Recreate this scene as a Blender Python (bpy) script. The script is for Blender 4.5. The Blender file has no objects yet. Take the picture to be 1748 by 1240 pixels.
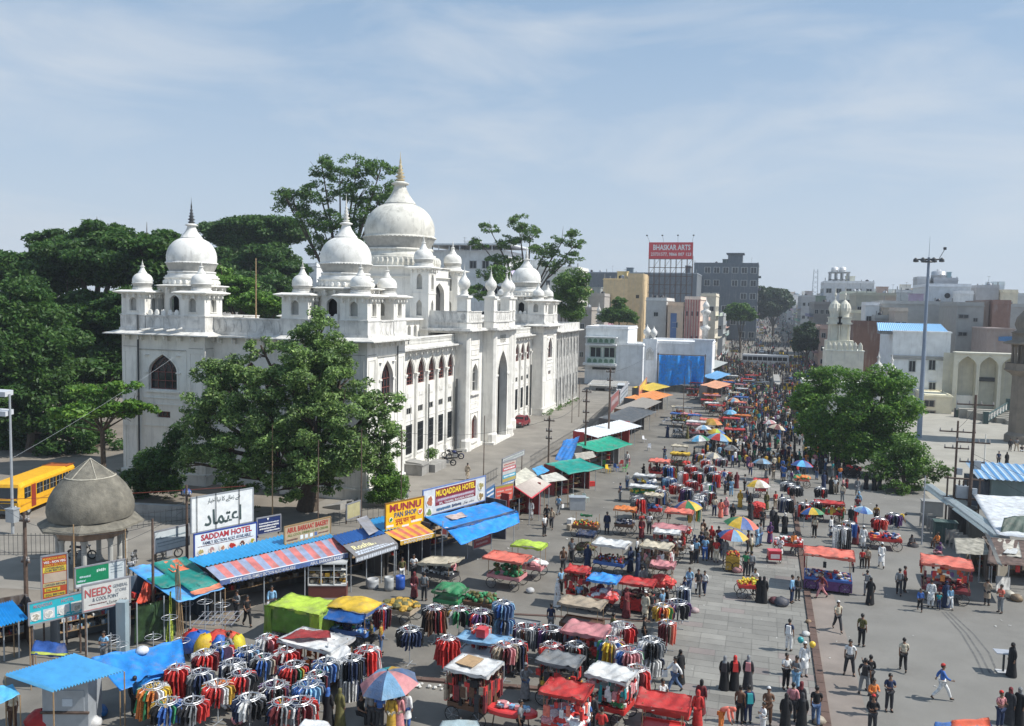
# Market square beside a white domed building, seen from a gallery 17.5 m above the street.
import bpy,math,random
import numpy as np
from mathutils import Vector,Matrix
R=math.radians
rnd=random.Random(7)
sc=bpy.context.scene
col=sc.collection
# ------------------------------------------------------------------ camera
CAMROWS=[(0.95851337,-0.03953813,0.28229214),(0.28434899,0.06333527,-0.95662652),(0.01994418,0.99720879,0.07195033)]
cd=bpy.data.cameras.new('camera');cam=bpy.data.objects.new('camera',cd);col.objects.link(cam)
m=Matrix(CAMROWS)
cam.matrix_world=Matrix.Translation((0,0,17.5))@m.to_4x4()
cd.sensor_width=36;cd.lens=36*1450/1748;cd.clip_start=.3;cd.clip_end=9000
sc.camera=cam
# ------------------------------------------------------------------ light
SUN_EL,SUN_AZ=49,7
w=bpy.data.worlds.new('World');sc.world=w;w.use_nodes=True
nt=w.node_tree;nt.nodes.clear();N=nt.nodes.new;L=nt.links.new
out=N('ShaderNodeOutputWorld');bg=N('ShaderNodeBackground');sky=N('ShaderNodeTexSky')
sky.sky_type='NISHITA';sky.sun_disc=False;sky.sun_elevation=R(SUN_EL);sky.sun_rotation=R(90-SUN_AZ)
sky.air_density=1.0;sky.dust_density=1.0;sky.ozone_density=1.6;sky.altitude=500
tc=N('ShaderNodeTexCoord');mp=N('ShaderNodeMapping');mp.inputs['Scale'].default_value=(1.5,1.5,5.5)
mp.inputs['Rotation'].default_value=(0,R(3),R(20))
nz=N('ShaderNodeTexNoise');nz.inputs['Scale'].default_value=2.3;nz.inputs['Detail'].default_value=9;nz.inputs['Roughness'].default_value=.55
nz.inputs['Distortion'].default_value=.5
rp=N('ShaderNodeValToRGB');rp.color_ramp.elements[0].position=.45;rp.color_ramp.elements[1].position=.70
rp.color_ramp.elements[0].color=(0,0,0,1);rp.color_ramp.elements[1].color=(1,1,1,1)
mul=N('ShaderNodeMath');mul.operation='MULTIPLY';mul.inputs[1].default_value=.6
mx=N('ShaderNodeMixRGB');mx.inputs['Color2'].default_value=(6.6,7.1,7.7,1)
sep=N('ShaderNodeSeparateXYZ');mr=N('ShaderNodeMapRange')
mr.inputs['From Min'].default_value=0.0;mr.inputs['From Max'].default_value=.42;mr.inputs['To Min'].default_value=.95;mr.inputs['To Max'].default_value=.6
mv=N('ShaderNodeMixRGB');hr=N('ShaderNodeValToRGB');hr.color_ramp.elements[0].color=(.60,.68,.77,1);hr.color_ramp.elements[1].position=.4;hr.color_ramp.elements[1].color=(.31,.50,.74,1)
hm=N('ShaderNodeMixRGB');hm.blend_type='MULTIPLY';hm.inputs['Fac'].default_value=1;hm.inputs['Color2'].default_value=(10,10,10,1)
L(tc.outputs['Generated'],mp.inputs['Vector']);L(mp.outputs[0],nz.inputs['Vector']);L(nz.outputs['Fac'],rp.inputs[0])
L(tc.outputs['Generated'],sep.inputs[0]);L(sep.outputs['Z'],mr.inputs['Value'])
L(sep.outputs['Z'],hr.inputs[0]);L(hr.outputs[0],hm.inputs['Color1']);L(hm.outputs[0],mv.inputs['Color2']);L(mr.outputs[0],mv.inputs['Fac']);L(sky.outputs[0],mv.inputs['Color1'])
L(rp.outputs[0],mul.inputs[0]);L(mul.outputs[0],mx.inputs['Fac']);L(mv.outputs[0],mx.inputs['Color1'])
L(mx.outputs[0],bg.inputs['Color']);bg.inputs['Strength'].default_value=.096;L(bg.outputs[0],out.inputs['Surface'])
sl=bpy.data.lights.new('sun','SUN');sl.energy=4.9;sl.angle=R(.5);sl.color=(1,.965,.9)
so=bpy.data.objects.new('sun',sl);col.objects.link(so)
dv=Vector((math.cos(R(SUN_EL))*math.cos(R(SUN_AZ)),math.cos(R(SUN_EL))*math.sin(R(SUN_AZ)),math.sin(R(SUN_EL))))
so.rotation_euler=dv.to_track_quat('Z','Y').to_euler();so.location=(60,0,80)
sc.view_settings.view_transform='Standard';sc.view_settings.look='None';sc.view_settings.gamma=1
sc.view_settings.use_curve_mapping=False;sc.view_settings.exposure=.13
sc.cycles.use_denoising=True;sc.cycles.max_bounces=5;sc.cycles.transparent_max_bounces=6
# ------------------------------------------------------------------ materials
MATS={}
def mat(name,c,rough=.8,var=.18,scale=3.0,bump=0.0,streak=0.0,tint=False,island=0.0,c2=None,patch=None,metal=0.0,trans=0.0,fine=0.0,emit=None):
 if name in MATS:return MATS[name]
 M=bpy.data.materials.new(name);M.use_nodes=True;t=M.node_tree;n=t.nodes;l=t.links.new
 b=n['Principled BSDF'];b.inputs['Roughness'].default_value=rough;b.inputs['Metallic'].default_value=metal
 geo=n.new('ShaderNodeNewGeometry');tcc=n.new('ShaderNodeTexCoord')
 no=n.new('ShaderNodeTexNoise');no.inputs['Scale'].default_value=scale;no.inputs['Detail'].default_value=5
 l(geo.outputs['Position'],no.inputs['Vector'])
 base=n.new('ShaderNodeMixRGB');base.blend_type='MULTIPLY';base.inputs['Fac'].default_value=1
 if tint:
  oi=n.new('ShaderNodeObjectInfo');l(oi.outputs['Color'],base.inputs['Color1'])
 else:base.inputs['Color1'].default_value=(*c,1)
 r1=n.new('ShaderNodeMapRange');r1.inputs['From Min'].default_value=.3;r1.inputs['From Max'].default_value=.7
 r1.inputs['To Min'].default_value=1-var;r1.inputs['To Max'].default_value=1+var*.6
 l(no.outputs['Fac'],r1.inputs['Value']);l(r1.outputs[0],base.inputs['Color2'])
 cur=base.outputs[0]
 def mixin(fac,colr,typ='MIX'):
  nonlocal cur
  q=n.new('ShaderNodeMixRGB');q.blend_type=typ;l(fac,q.inputs['Fac']);l(cur,q.inputs['Color1'])
  q.inputs['Color2'].default_value=(*colr,1);cur=q.outputs[0]
 if c2 or patch:
  p=n.new('ShaderNodeTexNoise');p.inputs['Scale'].default_value=(patch or(.25,))[0];p.inputs['Detail'].default_value=7;p.inputs['Roughness'].default_value=.65
  l(geo.outputs['Position'],p.inputs['Vector'])
  r=n.new('ShaderNodeMapRange');r.inputs['From Min'].default_value=.5;r.inputs['From Max'].default_value=.66;r.inputs['To Max'].default_value=(patch or(0,.7))[1]
  l(p.outputs['Fac'],r.inputs['Value']);mixin(r.outputs[0],c2 or tuple(x*.6 for x in c))
 if streak:
  mp_=n.new('ShaderNodeMapping');mp_.inputs['Scale'].default_value=(1.1,1.1,.13);l(geo.outputs['Position'],mp_.inputs['Vector'])
  s=n.new('ShaderNodeTexNoise');s.inputs['Scale'].default_value=1.6;s.inputs['Detail'].default_value=7;s.inputs['Roughness'].default_value=.7;l(mp_.outputs[0],s.inputs['Vector'])
  r=n.new('ShaderNodeMapRange');r.inputs['From Min'].default_value=.52;r.inputs['From Max'].default_value=.72;r.inputs['To Max'].default_value=streak
  l(s.outputs['Fac'],r.inputs['Value']);mixin(r.outputs[0],tuple(x*.38 for x in c))
 if fine:
  s=n.new('ShaderNodeTexNoise');s.inputs['Scale'].default_value=45;s.inputs['Detail'].default_value=3;l(geo.outputs['Position'],s.inputs['Vector'])
  r=n.new('ShaderNodeMapRange');r.inputs['From Min'].default_value=.55;r.inputs['From Max'].default_value=.7;r.inputs['To Max'].default_value=fine
  l(s.outputs['Fac'],r.inputs['Value']);mixin(r.outputs[0],tuple(x*.45 for x in c))
 if island:
  hs=n.new('ShaderNodeHueSaturation');l(cur,hs.inputs['Color'])
  a=n.new('ShaderNodeMapRange');a.inputs['To Min'].default_value=1-island;a.inputs['To Max'].default_value=1+island
  l(geo.outputs['Random Per Island'],a.inputs['Value']);l(a.outputs[0],hs.inputs['Value'])
  a2=n.new('ShaderNodeMapRange');a2.inputs['To Min'].default_value=.52;a2.inputs['To Max'].default_value=.475
  l(geo.outputs['Random Per Island'],a2.inputs['Value']);l(a2.outputs[0],hs.inputs['Hue']);cur=hs.outputs[0]
 l(cur,b.inputs['Base Color'])
 if trans and 'Transmission Weight'in b.inputs and trans>1:b.inputs['Transmission Weight'].default_value=trans-1
 elif trans:
  tr=n.new('ShaderNodeBsdfTranslucent');l(cur,tr.inputs['Color']);ms=n.new('ShaderNodeMixShader');ms.inputs[0].default_value=trans
  l(b.outputs[0],ms.inputs[1]);l(tr.outputs[0],ms.inputs[2]);l(ms.outputs[0],n['Material Output'].inputs['Surface'])
 if bump:
  bn=n.new('ShaderNodeTexNoise');bn.inputs['Scale'].default_value=scale*6;bn.inputs['Detail'].default_value=4;l(geo.outputs['Position'],bn.inputs['Vector'])
  bu=n.new('ShaderNodeBump');bu.inputs['Strength'].default_value=bump;bu.inputs['Distance'].default_value=.03
  l(bn.outputs['Fac'],bu.inputs['Height']);l(bu.outputs[0],b.inputs['Normal'])
 MATS[name]=M;return M
WALL=mat('white_plaster',(.79,.77,.72),.85,.08,.8,.15,streak=.5,c2=(.55,.53,.485),patch=(.55,.5))
WALLD=mat('stained_plaster',(.68,.665,.63),.9,.2,1.2,.2,streak=.9,c2=(.30,.29,.27),patch=(.8,.6))
DOME=mat('weathered_dome',(.76,.75,.715),.85,.12,.7,.2,streak=.6,c2=(.46,.45,.41),patch=(.9,.55))
DOMEM=mat('weathered_cream_dome',(.67,.65,.585),.85,.14,.7,.2,streak=.65,c2=(.36,.345,.30),patch=(.6,.7))
GROOVE=mat('dark_moulding',(.42,.41,.38),.9,.2,2)  # darker grey for fluted bands, niche backs and fine mouldings
GOLD=mat('brass',(.62,.50,.30),.45,.2,4,metal=.4)
BLACKM=mat('dark_iron',(.05,.055,.06),.5,.2,5)
WOOD=mat('red_brown_wood',(.17,.055,.045),.6,.2,8)
GLASS=mat('dark_glass',(.02,.025,.03),.12,.2,3)
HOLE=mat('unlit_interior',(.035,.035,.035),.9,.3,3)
GREYM=mat('galvanised_metal',(.42,.45,.48),.45,.1,3,metal=.3)
RUST=mat('rusty_metal',(.12,.08,.06),.8,.4,6)
CONC=mat('concrete',(.33,.32,.30),.9,.2,1.5,.3,streak=.5)
STONE=mat('old_stone',(.20,.185,.15),.95,.3,2.2,.8,c2=(.10,.095,.08),patch=(.9,.8),streak=.5,fine=.4)
TINT=mat('cloth',(1,1,1),.85,.34,9,tint=True)
PATT=mat('patterned_cloth',(1,1,1),.85,1.0,34,tint=True)
TARP=mat('tarpaulin',(1,1,1),.55,.26,2.5,.7,tint=True,trans=.18,c2=(.26,.22,.18),patch=(1.4,.4))
PAINT=mat('paint',(1,1,1),.45,.12,3,tint=True)
PLAST=mat('plastic',(1,1,1),.35,.08,3,tint=True)
WPAINT=mat('tinted_wall',(1,1,1),.85,.12,.9,.15,tint=True,streak=.45)
SKIN=mat('skin',(.22,.115,.07),.55,.1,9)
HAIR=mat('black_hair',(.012,.010,.009),.5,.2,9)
BARK=mat('bark',(.10,.075,.055),.95,.3,5,.8)
RUBBER=mat('rubber',(.02,.02,.02),.8,.2,5)
CHROME=mat('chrome',(.42,.43,.45),.4,.1,3,metal=.5)
PWOOD=mat('planed_wood',(.33,.22,.12),.75,.25,6)
def leafmat(n,c,isl=.45):return mat(n,c,.55,.35,.5,island=isl,trans=.38)
# ------------------------------------------------------------------ mesh builder
class MB:
 def __init__(s):s.v=[];s.f=[];s.m=[]
 def poly(s,pts,mi=0):
  b=len(s.v);s.v+=[tuple(p)for p in pts];s.f.append(tuple(range(b,b+len(pts))));s.m.append(mi);return s
 def hexa(s,p,mi=0):
  b=len(s.v);s.v+=[tuple(q)for q in p]
  for a in((0,3,2,1),(4,5,6,7),(0,1,5,4),(1,2,6,5),(2,3,7,6),(3,0,4,7)):s.f.append(tuple(b+i for i in a));s.m.append(mi)
  return s
 def bx(s,x0,x1,y0,y1,z0,z1,mi=0):
  return s.hexa([(x0,y0,z0),(x1,y0,z0),(x1,y1,z0),(x0,y1,z0),(x0,y0,z1),(x1,y0,z1),(x1,y1,z1),(x0,y1,z1)],mi)
 def ob(s,c,sz,rz=0,mi=0):
  ca,sa=math.cos(rz),math.sin(rz);P=[]
  for dz in(0,sz[2]):
   for dx,dy in((-1,-1),(1,-1),(1,1),(-1,1)):
    x,y=dx*sz[0]/2,dy*sz[1]/2;P.append((c[0]+x*ca-y*sa,c[1]+x*sa+y*ca,c[2]+dz))
  return s.hexa(P,mi)
 def tube(s,p0,p1,r0,r1=None,n=6,mi=0,cap=True):
  r1=r0 if r1 is None else r1;p0,p1=Vector(p0),Vector(p1);d=(p1-p0)
  if d.length<1e-6:return s
  d.normalize();a=d.orthogonal().normalized();b_=d.cross(a);b=len(s.v)
  for p,r in((p0,r0),(p1,r1)):
   for i in range(n):
    t=2*math.pi*i/n;q=p+(a*math.cos(t)+b_*math.sin(t))*r;s.v.append(tuple(q))
  for i in range(n):j=(i+1)%n;s.f.append((b+i,b+j,b+n+j,b+n+i));s.m.append(mi)
  if cap:s.f.append(tuple(range(b+n-1,b-1,-1)));s.m.append(mi);s.f.append(tuple(range(b+n,b+2*n)));s.m.append(mi)
  return s
 def path(s,pts,r,n=5,mi=0):
  for a,b in zip(pts,pts[1:]):s.tube(a,b,r,r,n,mi)
  return s
 def lathe(s,prof,n=16,mi=0,c=(0,0,0),rot=0,fl=None,sq=1):
  last=None
  for k,p in enumerate(prof):
   if p is None:last=None;continue
   b=len(s.v);mm=p[2]if len(p)>2 else mi
   for i in range(n):
    t=rot+2*math.pi*i/n;r=p[0]*(1+(p[3]if len(p)>3 else 0)*(1 if i%2 else-1));s.v.append((c[0]+r*math.cos(t),c[1]+r*math.sin(t)*sq,c[2]+p[1]))
   if last is not None:
    for i in range(n):j=(i+1)%n;s.f.append((last+i,last+j,b+j,b+i));s.m.append(mm)
   last=b
  return s
 def disc(s,c,r,n=12,mi=0,sq=1):return s.poly([(c[0]+r*math.cos(2*math.pi*i/n),c[1]+sq*r*math.sin(2*math.pi*i/n),c[2])for i in range(n)],mi)
 def ring(s,c,R0,r,n=16,k=5,mi=0,axis='z'):
  b=len(s.v)
  for i in range(n):
   t=2*math.pi*i/n
   for j in range(k):
    u=2*math.pi*j/k;q=(R0+r*math.cos(u));x,y,z=q*math.cos(t),q*math.sin(t),r*math.sin(u)
    if axis=='x':x,y,z=z,x,y
    if axis=='y':x,y,z=x,z,y
    s.v.append((c[0]+x,c[1]+y,c[2]+z))
  for i in range(n):
   for j in range(k):i2=(i+1)%n;j2=(j+1)%k;s.f.append((b+i*k+j,b+i2*k+j,b+i2*k+j2,b+i*k+j2));s.m.append(mi)
  return s
 def sheet(s,A,B,C,D,nu=6,nv=4,sag=0.,rip=0.,th=.02,mi=0,seed=0,cor=0,ncor=0):
  A,B,C,D=map(Vector,(A,B,C,D));g=random.Random(seed);b=len(s.v);nrm=(B-A).cross(D-A).normalized()
  if nrm.z<0:nrm=-nrm
  if ncor:nu=ncor*2
  ph=g.random()*6
  for side in(0,1):
   for j in range(nv+1):
    for i in range(nu+1):
     u,v=i/nu,j/nv;p=(A*(1-u)+B*u)*(1-v)+(D*(1-u)+C*u)*v
     p=p-Vector((0,0,sag*4*u*(1-u)*(.3+2.8*v*(1-v))))
     if rip:p=p+nrm*(rip*(math.sin(u*9+ph+v*4)*.5+math.sin(u*23+ph*2-v*7)*.35+(g.random()-.5)*.5 if side==0 else 0))
     if side and rip:p=Vector(s.v[b+j*(nu+1)+i])
     if cor:p=p+nrm*(cor*(1 if i%2 else-1))
     s.v.append(tuple(p-nrm*th*side))
  k=(nu+1)*(nv+1);idx=lambda i,j,sd:b+sd*k+j*(nu+1)+i
  for j in range(nv):
   for i in range(nu):
    s.f.append((idx(i,j,0),idx(i+1,j,0),idx(i+1,j+1,0),idx(i,j+1,0)));s.m.append(mi)
    s.f.append((idx(i,j+1,1),idx(i+1,j+1,1),idx(i+1,j,1),idx(i,j,1)));s.m.append(mi)
  for i in range(nu):
   for j in(0,nv):s.f.append((idx(i,j,0),idx(i,j,1),idx(i+1,j,1),idx(i+1,j,0)));s.m.append(mi)
  for j in range(nv):
   for i in(0,nu):s.f.append((idx(i,j,0),idx(i,j+1,0),idx(i,j+1,1),idx(i,j,1)));s.m.append(mi)
  return s
 def mesh(s,name,mats,smooth=False):
  me=bpy.data.meshes.new(name);me.from_pydata(s.v,[],s.f)
  for q in(mats if isinstance(mats,(list,tuple))else[mats]):me.materials.append(q)
  if any(s.m):me.polygons.foreach_set('material_index',s.m)
  if smooth:me.polygons.foreach_set('use_smooth',[True]*len(s.f))
  me.update();return me
 def o(s,name,mats,parent=None,smooth=False,loc=None,color=None):return put(name,s.mesh(name,mats,smooth),parent,loc,color=color)
def put(name,me,parent=None,loc=None,rz=0,color=None,sc_=None):
 o=bpy.data.objects.new(name,me);col.objects.link(o)
 if parent:o.parent=parent
 if loc is not None:o.location=loc
 if rz:o.rotation_euler[2]=rz
 if color:o.color=(*color[:3],1)
 if sc_ is not None:o.scale=sc_ if hasattr(sc_,'__len__')else(sc_,)*3
 return o
LABELS={}
def tag(o,label,cat,group=None):
 o['label']=label;o['category']=cat
 if group:o['group']=group
 LABELS.setdefault(label,[]).append(o);return o
def thing(name,label,cat,loc=(0,0,0),rz=0,group=None,sc_=1):
 o=bpy.data.objects.new(name,None);col.objects.link(o);o.location=loc;o.rotation_euler[2]=rz;o.scale=(sc_,)*3;o.empty_display_size=.2
 return tag(o,label,cat,group)
def struct(o):o['kind']='structure';return o
def stuff(o):o['kind']='stuff';return o
def dup(root,loc=None,rz=None,label=None,group=None,sc_=None,color=None):
 def cp(o,par):
  c=o.copy();col.objects.link(c);c.parent=par
  for ch in kids.get(o.name,()):cp(ch,c)
  return c
 kids={}
 def walk(o):
  kids[o.name]=list(o.children)
  for ch in o.children:walk(ch)
 walk(root);r=cp(root,None)
 if loc is not None:r.location=loc
 if rz is not None:r.rotation_euler[2]=rz
 if sc_ is not None:r.scale=sc_ if hasattr(sc_,'__len__')else(sc_,)*3
 if label:tag(r,label,r.get('category'),group or r.get('group'))
 return r
def lin(h):
 return tuple(((int(h[i:i+2],16)/255)**2.2)for i in(1,3,5))
C_=dict(white=(.74,.74,.73),cream=(.62,.55,.42),black=(.012,.012,.014),charcoal=(.04,.04,.045),grey=(.22,.23,.24),navy=(.02,.035,.09),blue=(.05,.14,.42),sky=(.22,.42,.62),red=(.55,.04,.035),maroon=(.16,.025,.03),orange=(.72,.22,.05),yellow=(.75,.50,.05),green=(.04,.25,.10),olive=(.13,.12,.04),brown=(.12,.06,.035),pink=(.60,.25,.26),purple=(.12,.05,.16),teal=(.03,.30,.32),beige=(.42,.34,.25),coral=(.80,.20,.14),jeans=(.09,.15,.28),mustard=(.5,.3,.04),lime=(.5,.68,.08),brightblue=(.05,.34,.85),aqua=(.16,.55,.85))
LM=[]
def lm(x,y,p):LM.append((x,y,p))
def where(x,y,base,maxw=15):
 c=sorted(LM,key=lambda q:(q[0]-x)**2+(q[1]-y)**2)[:7]
 for lx,ly,p in c:
  dx,dy=x-lx,y-ly;d=math.hypot(dx,dy)
  rel='at'if d<1.3 else('right of'if dx>0 else 'left of')if abs(dx)>abs(dy)else('behind'if dy>0 else 'in front of')
  for r2 in((rel,'a few steps from')if d<9 else(rel+' and away from',)):
   t=f'{base} {r2} {p}'
   if len(t.split())<=16 and t not in LABELS:return t
 t=f'{base} {rel} {c[0][2]}'
 return ' '.join(t.split()[:16]),1
def gz(x,y):
 t=min(max((y-300)/900,0),1);return 21*t*t*(3-2*t)
# ------------------------------------------------------------------ facade helpers
class Face:
 def __init__(s,O,U,Nn):s.O=O;s.U=U;s.N=Nn
 def p(s,u,z,d=0):return(s.O[0]+s.U[0]*u-s.N[0]*d,s.O[1]+s.U[1]*u-s.N[1]*d,z)
def arch_pts(uc,w_,zs,za,n=7):
 if za<=zs+.01:return[(uc-w_/2,zs),(uc+w_/2,zs)]
 a=w_/2;L_=[(a*(1-(k/n)**2.1),zs+(za-zs)*(k/n))for k in range(n+1)]
 return[(uc-u,z)for u,z in L_]+[(uc+u,z)for u,z in reversed(L_[:-1])]
def facade(mb,F,u0,u1,z0,z1,ops,dep=.3,mi=0,mb_back=None):
 cur=u0
 for(uc,w_,zb,zs,za)in sorted(ops):
  a,b=uc-w_/2,uc+w_/2
  if a>cur+1e-4:mb.poly([F.p(cur,z0),F.p(a,z0),F.p(a,z1),F.p(cur,z1)],mi)
  if zb>z0+1e-4:mb.poly([F.p(a,z0),F.p(b,z0),F.p(b,zb),F.p(a,zb)],mi)
  pts=arch_pts(uc,w_,zs,za)
  for(p,q)in zip(pts,pts[1:]):
   mb.poly([F.p(p[0],p[1]),F.p(q[0],q[1]),F.p(q[0],z1),F.p(p[0],z1)],mi)
  full=[(a,zb)]+pts+[(b,zb)]
  for(p,q)in zip(full,full[1:]+full[:1]):
   mb.poly([F.p(p[0],p[1]),F.p(q[0],q[1]),F.p(q[0],q[1],dep),F.p(p[0],p[1],dep)],mi)
  cur=b
 if u1>cur+1e-4:mb.poly([F.p(cur,z0),F.p(u1,z0),F.p(u1,z1),F.p(cur,z1)],mi)
def slab(mb,F,u0,u1,z0,z1,out_,inn=0.0,mi=0):
 P=[F.p(u0,z0,inn),F.p(u1,z0,inn),F.p(u1,z0,-out_),F.p(u0,z0,-out_),F.p(u0,z1,inn),F.p(u1,z1,inn),F.p(u1,z1,-out_),F.p(u0,z1,-out_)]
 mb.hexa(P,mi)
def arch_band(mb,F,uc,w_,zs,za,th,out_,mi=0,zlow=None):
 a=arch_pts(uc,w_,zs,za);b=arch_pts(uc,w_+2*th,zs,za+th*1.3)
 if zlow is not None:a=[(uc-w_/2,zlow)]+a+[(uc+w_/2,zlow)];b=[(uc-w_/2-th,zlow)]+b+[(uc+w_/2+th,zlow)]
 for p,q,r,s_ in zip(a,a[1:],b[1:],b):
  mb.poly([F.p(*p,-out_),F.p(*q,-out_),F.p(*r,-out_),F.p(*s_,-out_)],mi)
  mb.poly([F.p(*s_,-out_),F.p(*r,-out_),F.p(*r,0),F.p(*s_,0)],mi);mb.poly([F.p(*p,-out_),F.p(*q,-out_),F.p(*q,.02),F.p(*p,.02)],mi)
def window(parent,F,uc,w_,zb,zs,za,dep=.3,mats=(GLASS,WOOD),bars=(2,2),fr=.09,name='window'):
 mb=MB();pts=[(uc-w_/2,zb)]+arch_pts(uc,w_,zs,za)+[(uc+w_/2,zb)]
 mb.poly([F.p(u,z,dep-.01)for u,z in pts],0)
 inn=[(uc+(u-uc)*(1-2*fr/w_),zb+fr+(z-zb)*(1-2*fr/max(za-zb,zs-zb)))for u,z in pts]
 for p,q,r,s_ in zip(pts,pts[1:]+pts[:1],inn[1:]+inn[:1],inn):
  mb.poly([F.p(*p,dep-.07),F.p(*q,dep-.07),F.p(*r,dep-.07),F.p(*s_,dep-.07)],1)
 for i in range(1,bars[0]+1):
  u=uc-w_/2+w_*i/(bars[0]+1);slab(mb,F,u-.03,u+.03,zb,zs,-dep+.08,dep-.02,1)
 for i in range(1,bars[1]+1):
  z=zb+(zs-zb)*i/bars[1];slab(mb,F,uc-w_/2,uc+w_/2,z-.035,z+.035,-dep+.09,dep-.02,1)
 if za>zs+.3:
  for k in(-.25,0,.25):
   for sg in(-1,1):
    a_=[(uc+k*w_+sg*w_*.25*t*t,zs+(za-zs)*.8*t)for t in(0,.5,1)if abs(k*w_+sg*w_*.25*t*t)<w_/2*(1-(.8*t)**2.1)]
    for p,q in zip(a_,a_[1:]):mb.tube(F.p(*p,dep-.1),F.p(*q,dep-.1),.025,n=4,mi=1)
 return mb.o(name,list(mats),parent)
# ------------------------------------------------------------------ ground
def grid_mesh(name,x0,x1,y0,y1,nx,ny,z,mt):
 mb=MB();
 for j in range(ny+1):
  for i in range(nx+1):
   x=x0+(x1-x0)*i/nx;y=y0+(y1-y0)*j/ny;mb.v.append((x,y,gz(x,y)+z))
 for j in range(ny):
  for i in range(nx):a=j*(nx+1)+i;mb.f.append((a,a+1,a+nx+2,a+nx+1));mb.m.append(0)
 return struct(mb.o(name,mt))
EARTH=mat('packed_earth',(.23,.20,.165),.95,.25,.35,.4,c2=(.16,.145,.12),patch=(.12,.6),fine=.4)
ASPH=mat('asphalt',(.185,.172,.150),.9,.22,.5,.35,c2=(.10,.094,.085),patch=(.16,.7),fine=.4)
DUST=mat('dusty_asphalt',(.245,.225,.195),.9,.18,.5,.3,c2=(.17,.155,.135),patch=(.14,.6),fine=.35)
PLAZA=mat('grey_paver_surface',(.200,.192,.175),.9,.12,.45,.3,c2=(.135,.128,.115),patch=(.16,.6),fine=.55)
GRAN=mat('granite_slab',(.265,.25,.22),.8,.16,.8,.1,island=.11,fine=.3,c2=(.20,.19,.175),patch=(.18,.5))
BASE=mat('slab_bedding',(.19,.185,.17),.95,.2,1)
FORE=mat('forecourt_stone',(.34,.32,.275),.9,.12,.5,.2,c2=(.25,.235,.20),patch=(.2,.6))
KERB=mat('dark_red_kerb_stone',(.12,.075,.06),.9,.25,1.4,.4)
grid_mesh('ground',-900,900,-80,2600,30,90,0,EARTH)
# asphalt of the market side, running on as the far street
mb=MB();ys=[-40,36,60,90,130,180,260]+list(range(300,1500,60))
for a,b in zip(ys,ys[1:]):
 for x0,x1 in((-34 if b<=36 else-27 if b<=90 else-20,-5.2),)if b<=180 else((-15,16),):
  mb.poly([(x0,a,gz(0,a)+.004),(x1,a,gz(0,a)+.004),(x1,b,gz(0,b)+.004),(x0,b,gz(0,b)+.004)])
struct(mb.o('road',ASPH))
mb=MB();mb.poly([(-40,58,.008),(-20.2,64,.008),(-23.5,90,.008),(-21,130,.008),(-22,180,.008),(-36,180,.008),(-36,62,.008)]);struct(mb.o('side_road',DUST))
mb=MB();mb.poly([(-70,33,.006),(-36,40,.006),(-24,59,.006),(-33,63,.006),(-46,56,.006),(-70,56,.006)]);struct(mb.o('back_lane',DUST))
mb=MB();mb.poly([(3.4,-20,.006),(60,-20,.006),(60,90,.006),(15.5,90,.006),(13,182,.006),(3.4,182,.006)]);struct(mb.o('plaza',PLAZA))
mb=MB();mb.poly([(15.5,84,.02),(80,84,.02),(80,176,.02),(13.5,176,.02)]);struct(mb.o('mosque_forecourt',FORE))
# granite promenade between market and plaza: slabs laid with open joints
root=MB().bx(-5.2,3.0,-20,182,-.2,.012).o('promenade',BASE);struct(root)
SL=MB().bx(-.5,.5,-.5,.5,0,.016).mesh('slab',TINT)
def slabs():
 rr=random.Random(3);y=34.0;L_=[]
 while y<62:
  h=.72;x=-5.15+rr.choice((0,-.45));
  while x<2.95:
   w_=1.3;x1=min(x+w_,2.95);xs=max(x,-5.15)
   if x1-xs>.25:L_.append((xs,x1,y,y+h))
   x=x1
  y+=h
 return L_
SLM=mat('granite_paving',(1,1,1),.8,.16,.8,.1,tint=True,fine=.25)
SL.materials.clear();SL.materials.append(SLM)
sl_=slabs();rr=random.Random(9)
for k,(a,b,c,d)in enumerate(sl_[:300]):
 g=.215+.025*math.sin(c*1.3)+rr.uniform(-.03,.03)
 if rr.random()<.09:cc=(g*1.0,g*.86,g*.8)
 else:cc=(g,g*.965,g*.87)
 put('paving_slab',SL,root,((a+b)/2,(c+d)/2,.012),color=cc,sc_=(b-a-.02,d-c-.02,1))
mb=MB()
y=sl_[300][2]+.72 if len(sl_)>300 else 62
for(a,b,c,d)in sl_[300:]:mb.bx(a+.01,b-.01,c+.01,d-.01,.012,.028)
yy=62.1
while yy<170:
 x=-5.15
 while x<2.9:mb.bx(x+.01,min(x+1.6,2.95)-.01,yy+.01,yy+.98,.012,.027);x+=1.6
 yy+=1.0
yy=33.99
while yy>22:
 x=-5.15
 while x<2.9:mb.bx(x+.01,min(x+1.3,2.95)-.01,yy-.71,yy-.01,.012,.027);x+=1.3
 yy-=.72
stuff(mb.o('paving_slab_field',GRAN,root))
# low kerbs
kb=MB();y=20
while y<176:kb.bx(3.02,3.38,y,y+.97,0,.11 if y<62 else.13);y+=1.0
struct(kb.o('kerb',KERB))
kb=MB();pts=[(-25.26,33.29),(-20.64,34.47),(-16.68,35.05),(-11.22,35.84),(-5.47,36.84)]
for a,b in zip(pts,pts[1:]):
 n_=max(1,int(math.dist(a,b)/1.0));ang=math.atan2(b[1]-a[1],b[0]-a[0]);st=math.dist(a,b)/n_
 for i in range(n_):t=(i+.5)/n_;kb.ob((a[0]+(b[0]-a[0])*t,a[1]+(b[1]-a[1])*t,0),(st-.03,.3,.11),ang)
struct(kb.o('market_kerb',KERB))
kb=MB();pts=[(-13.67,44.54),(-11.10,45.08),(-5.36,46.19)]
for a,b in zip(pts,pts[1:]):kb.ob(((a[0]+b[0])/2,(a[1]+b[1])/2,0),(math.dist(a,b),.2,.05),math.atan2(b[1]-a[1],b[0]-a[0]))
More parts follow.
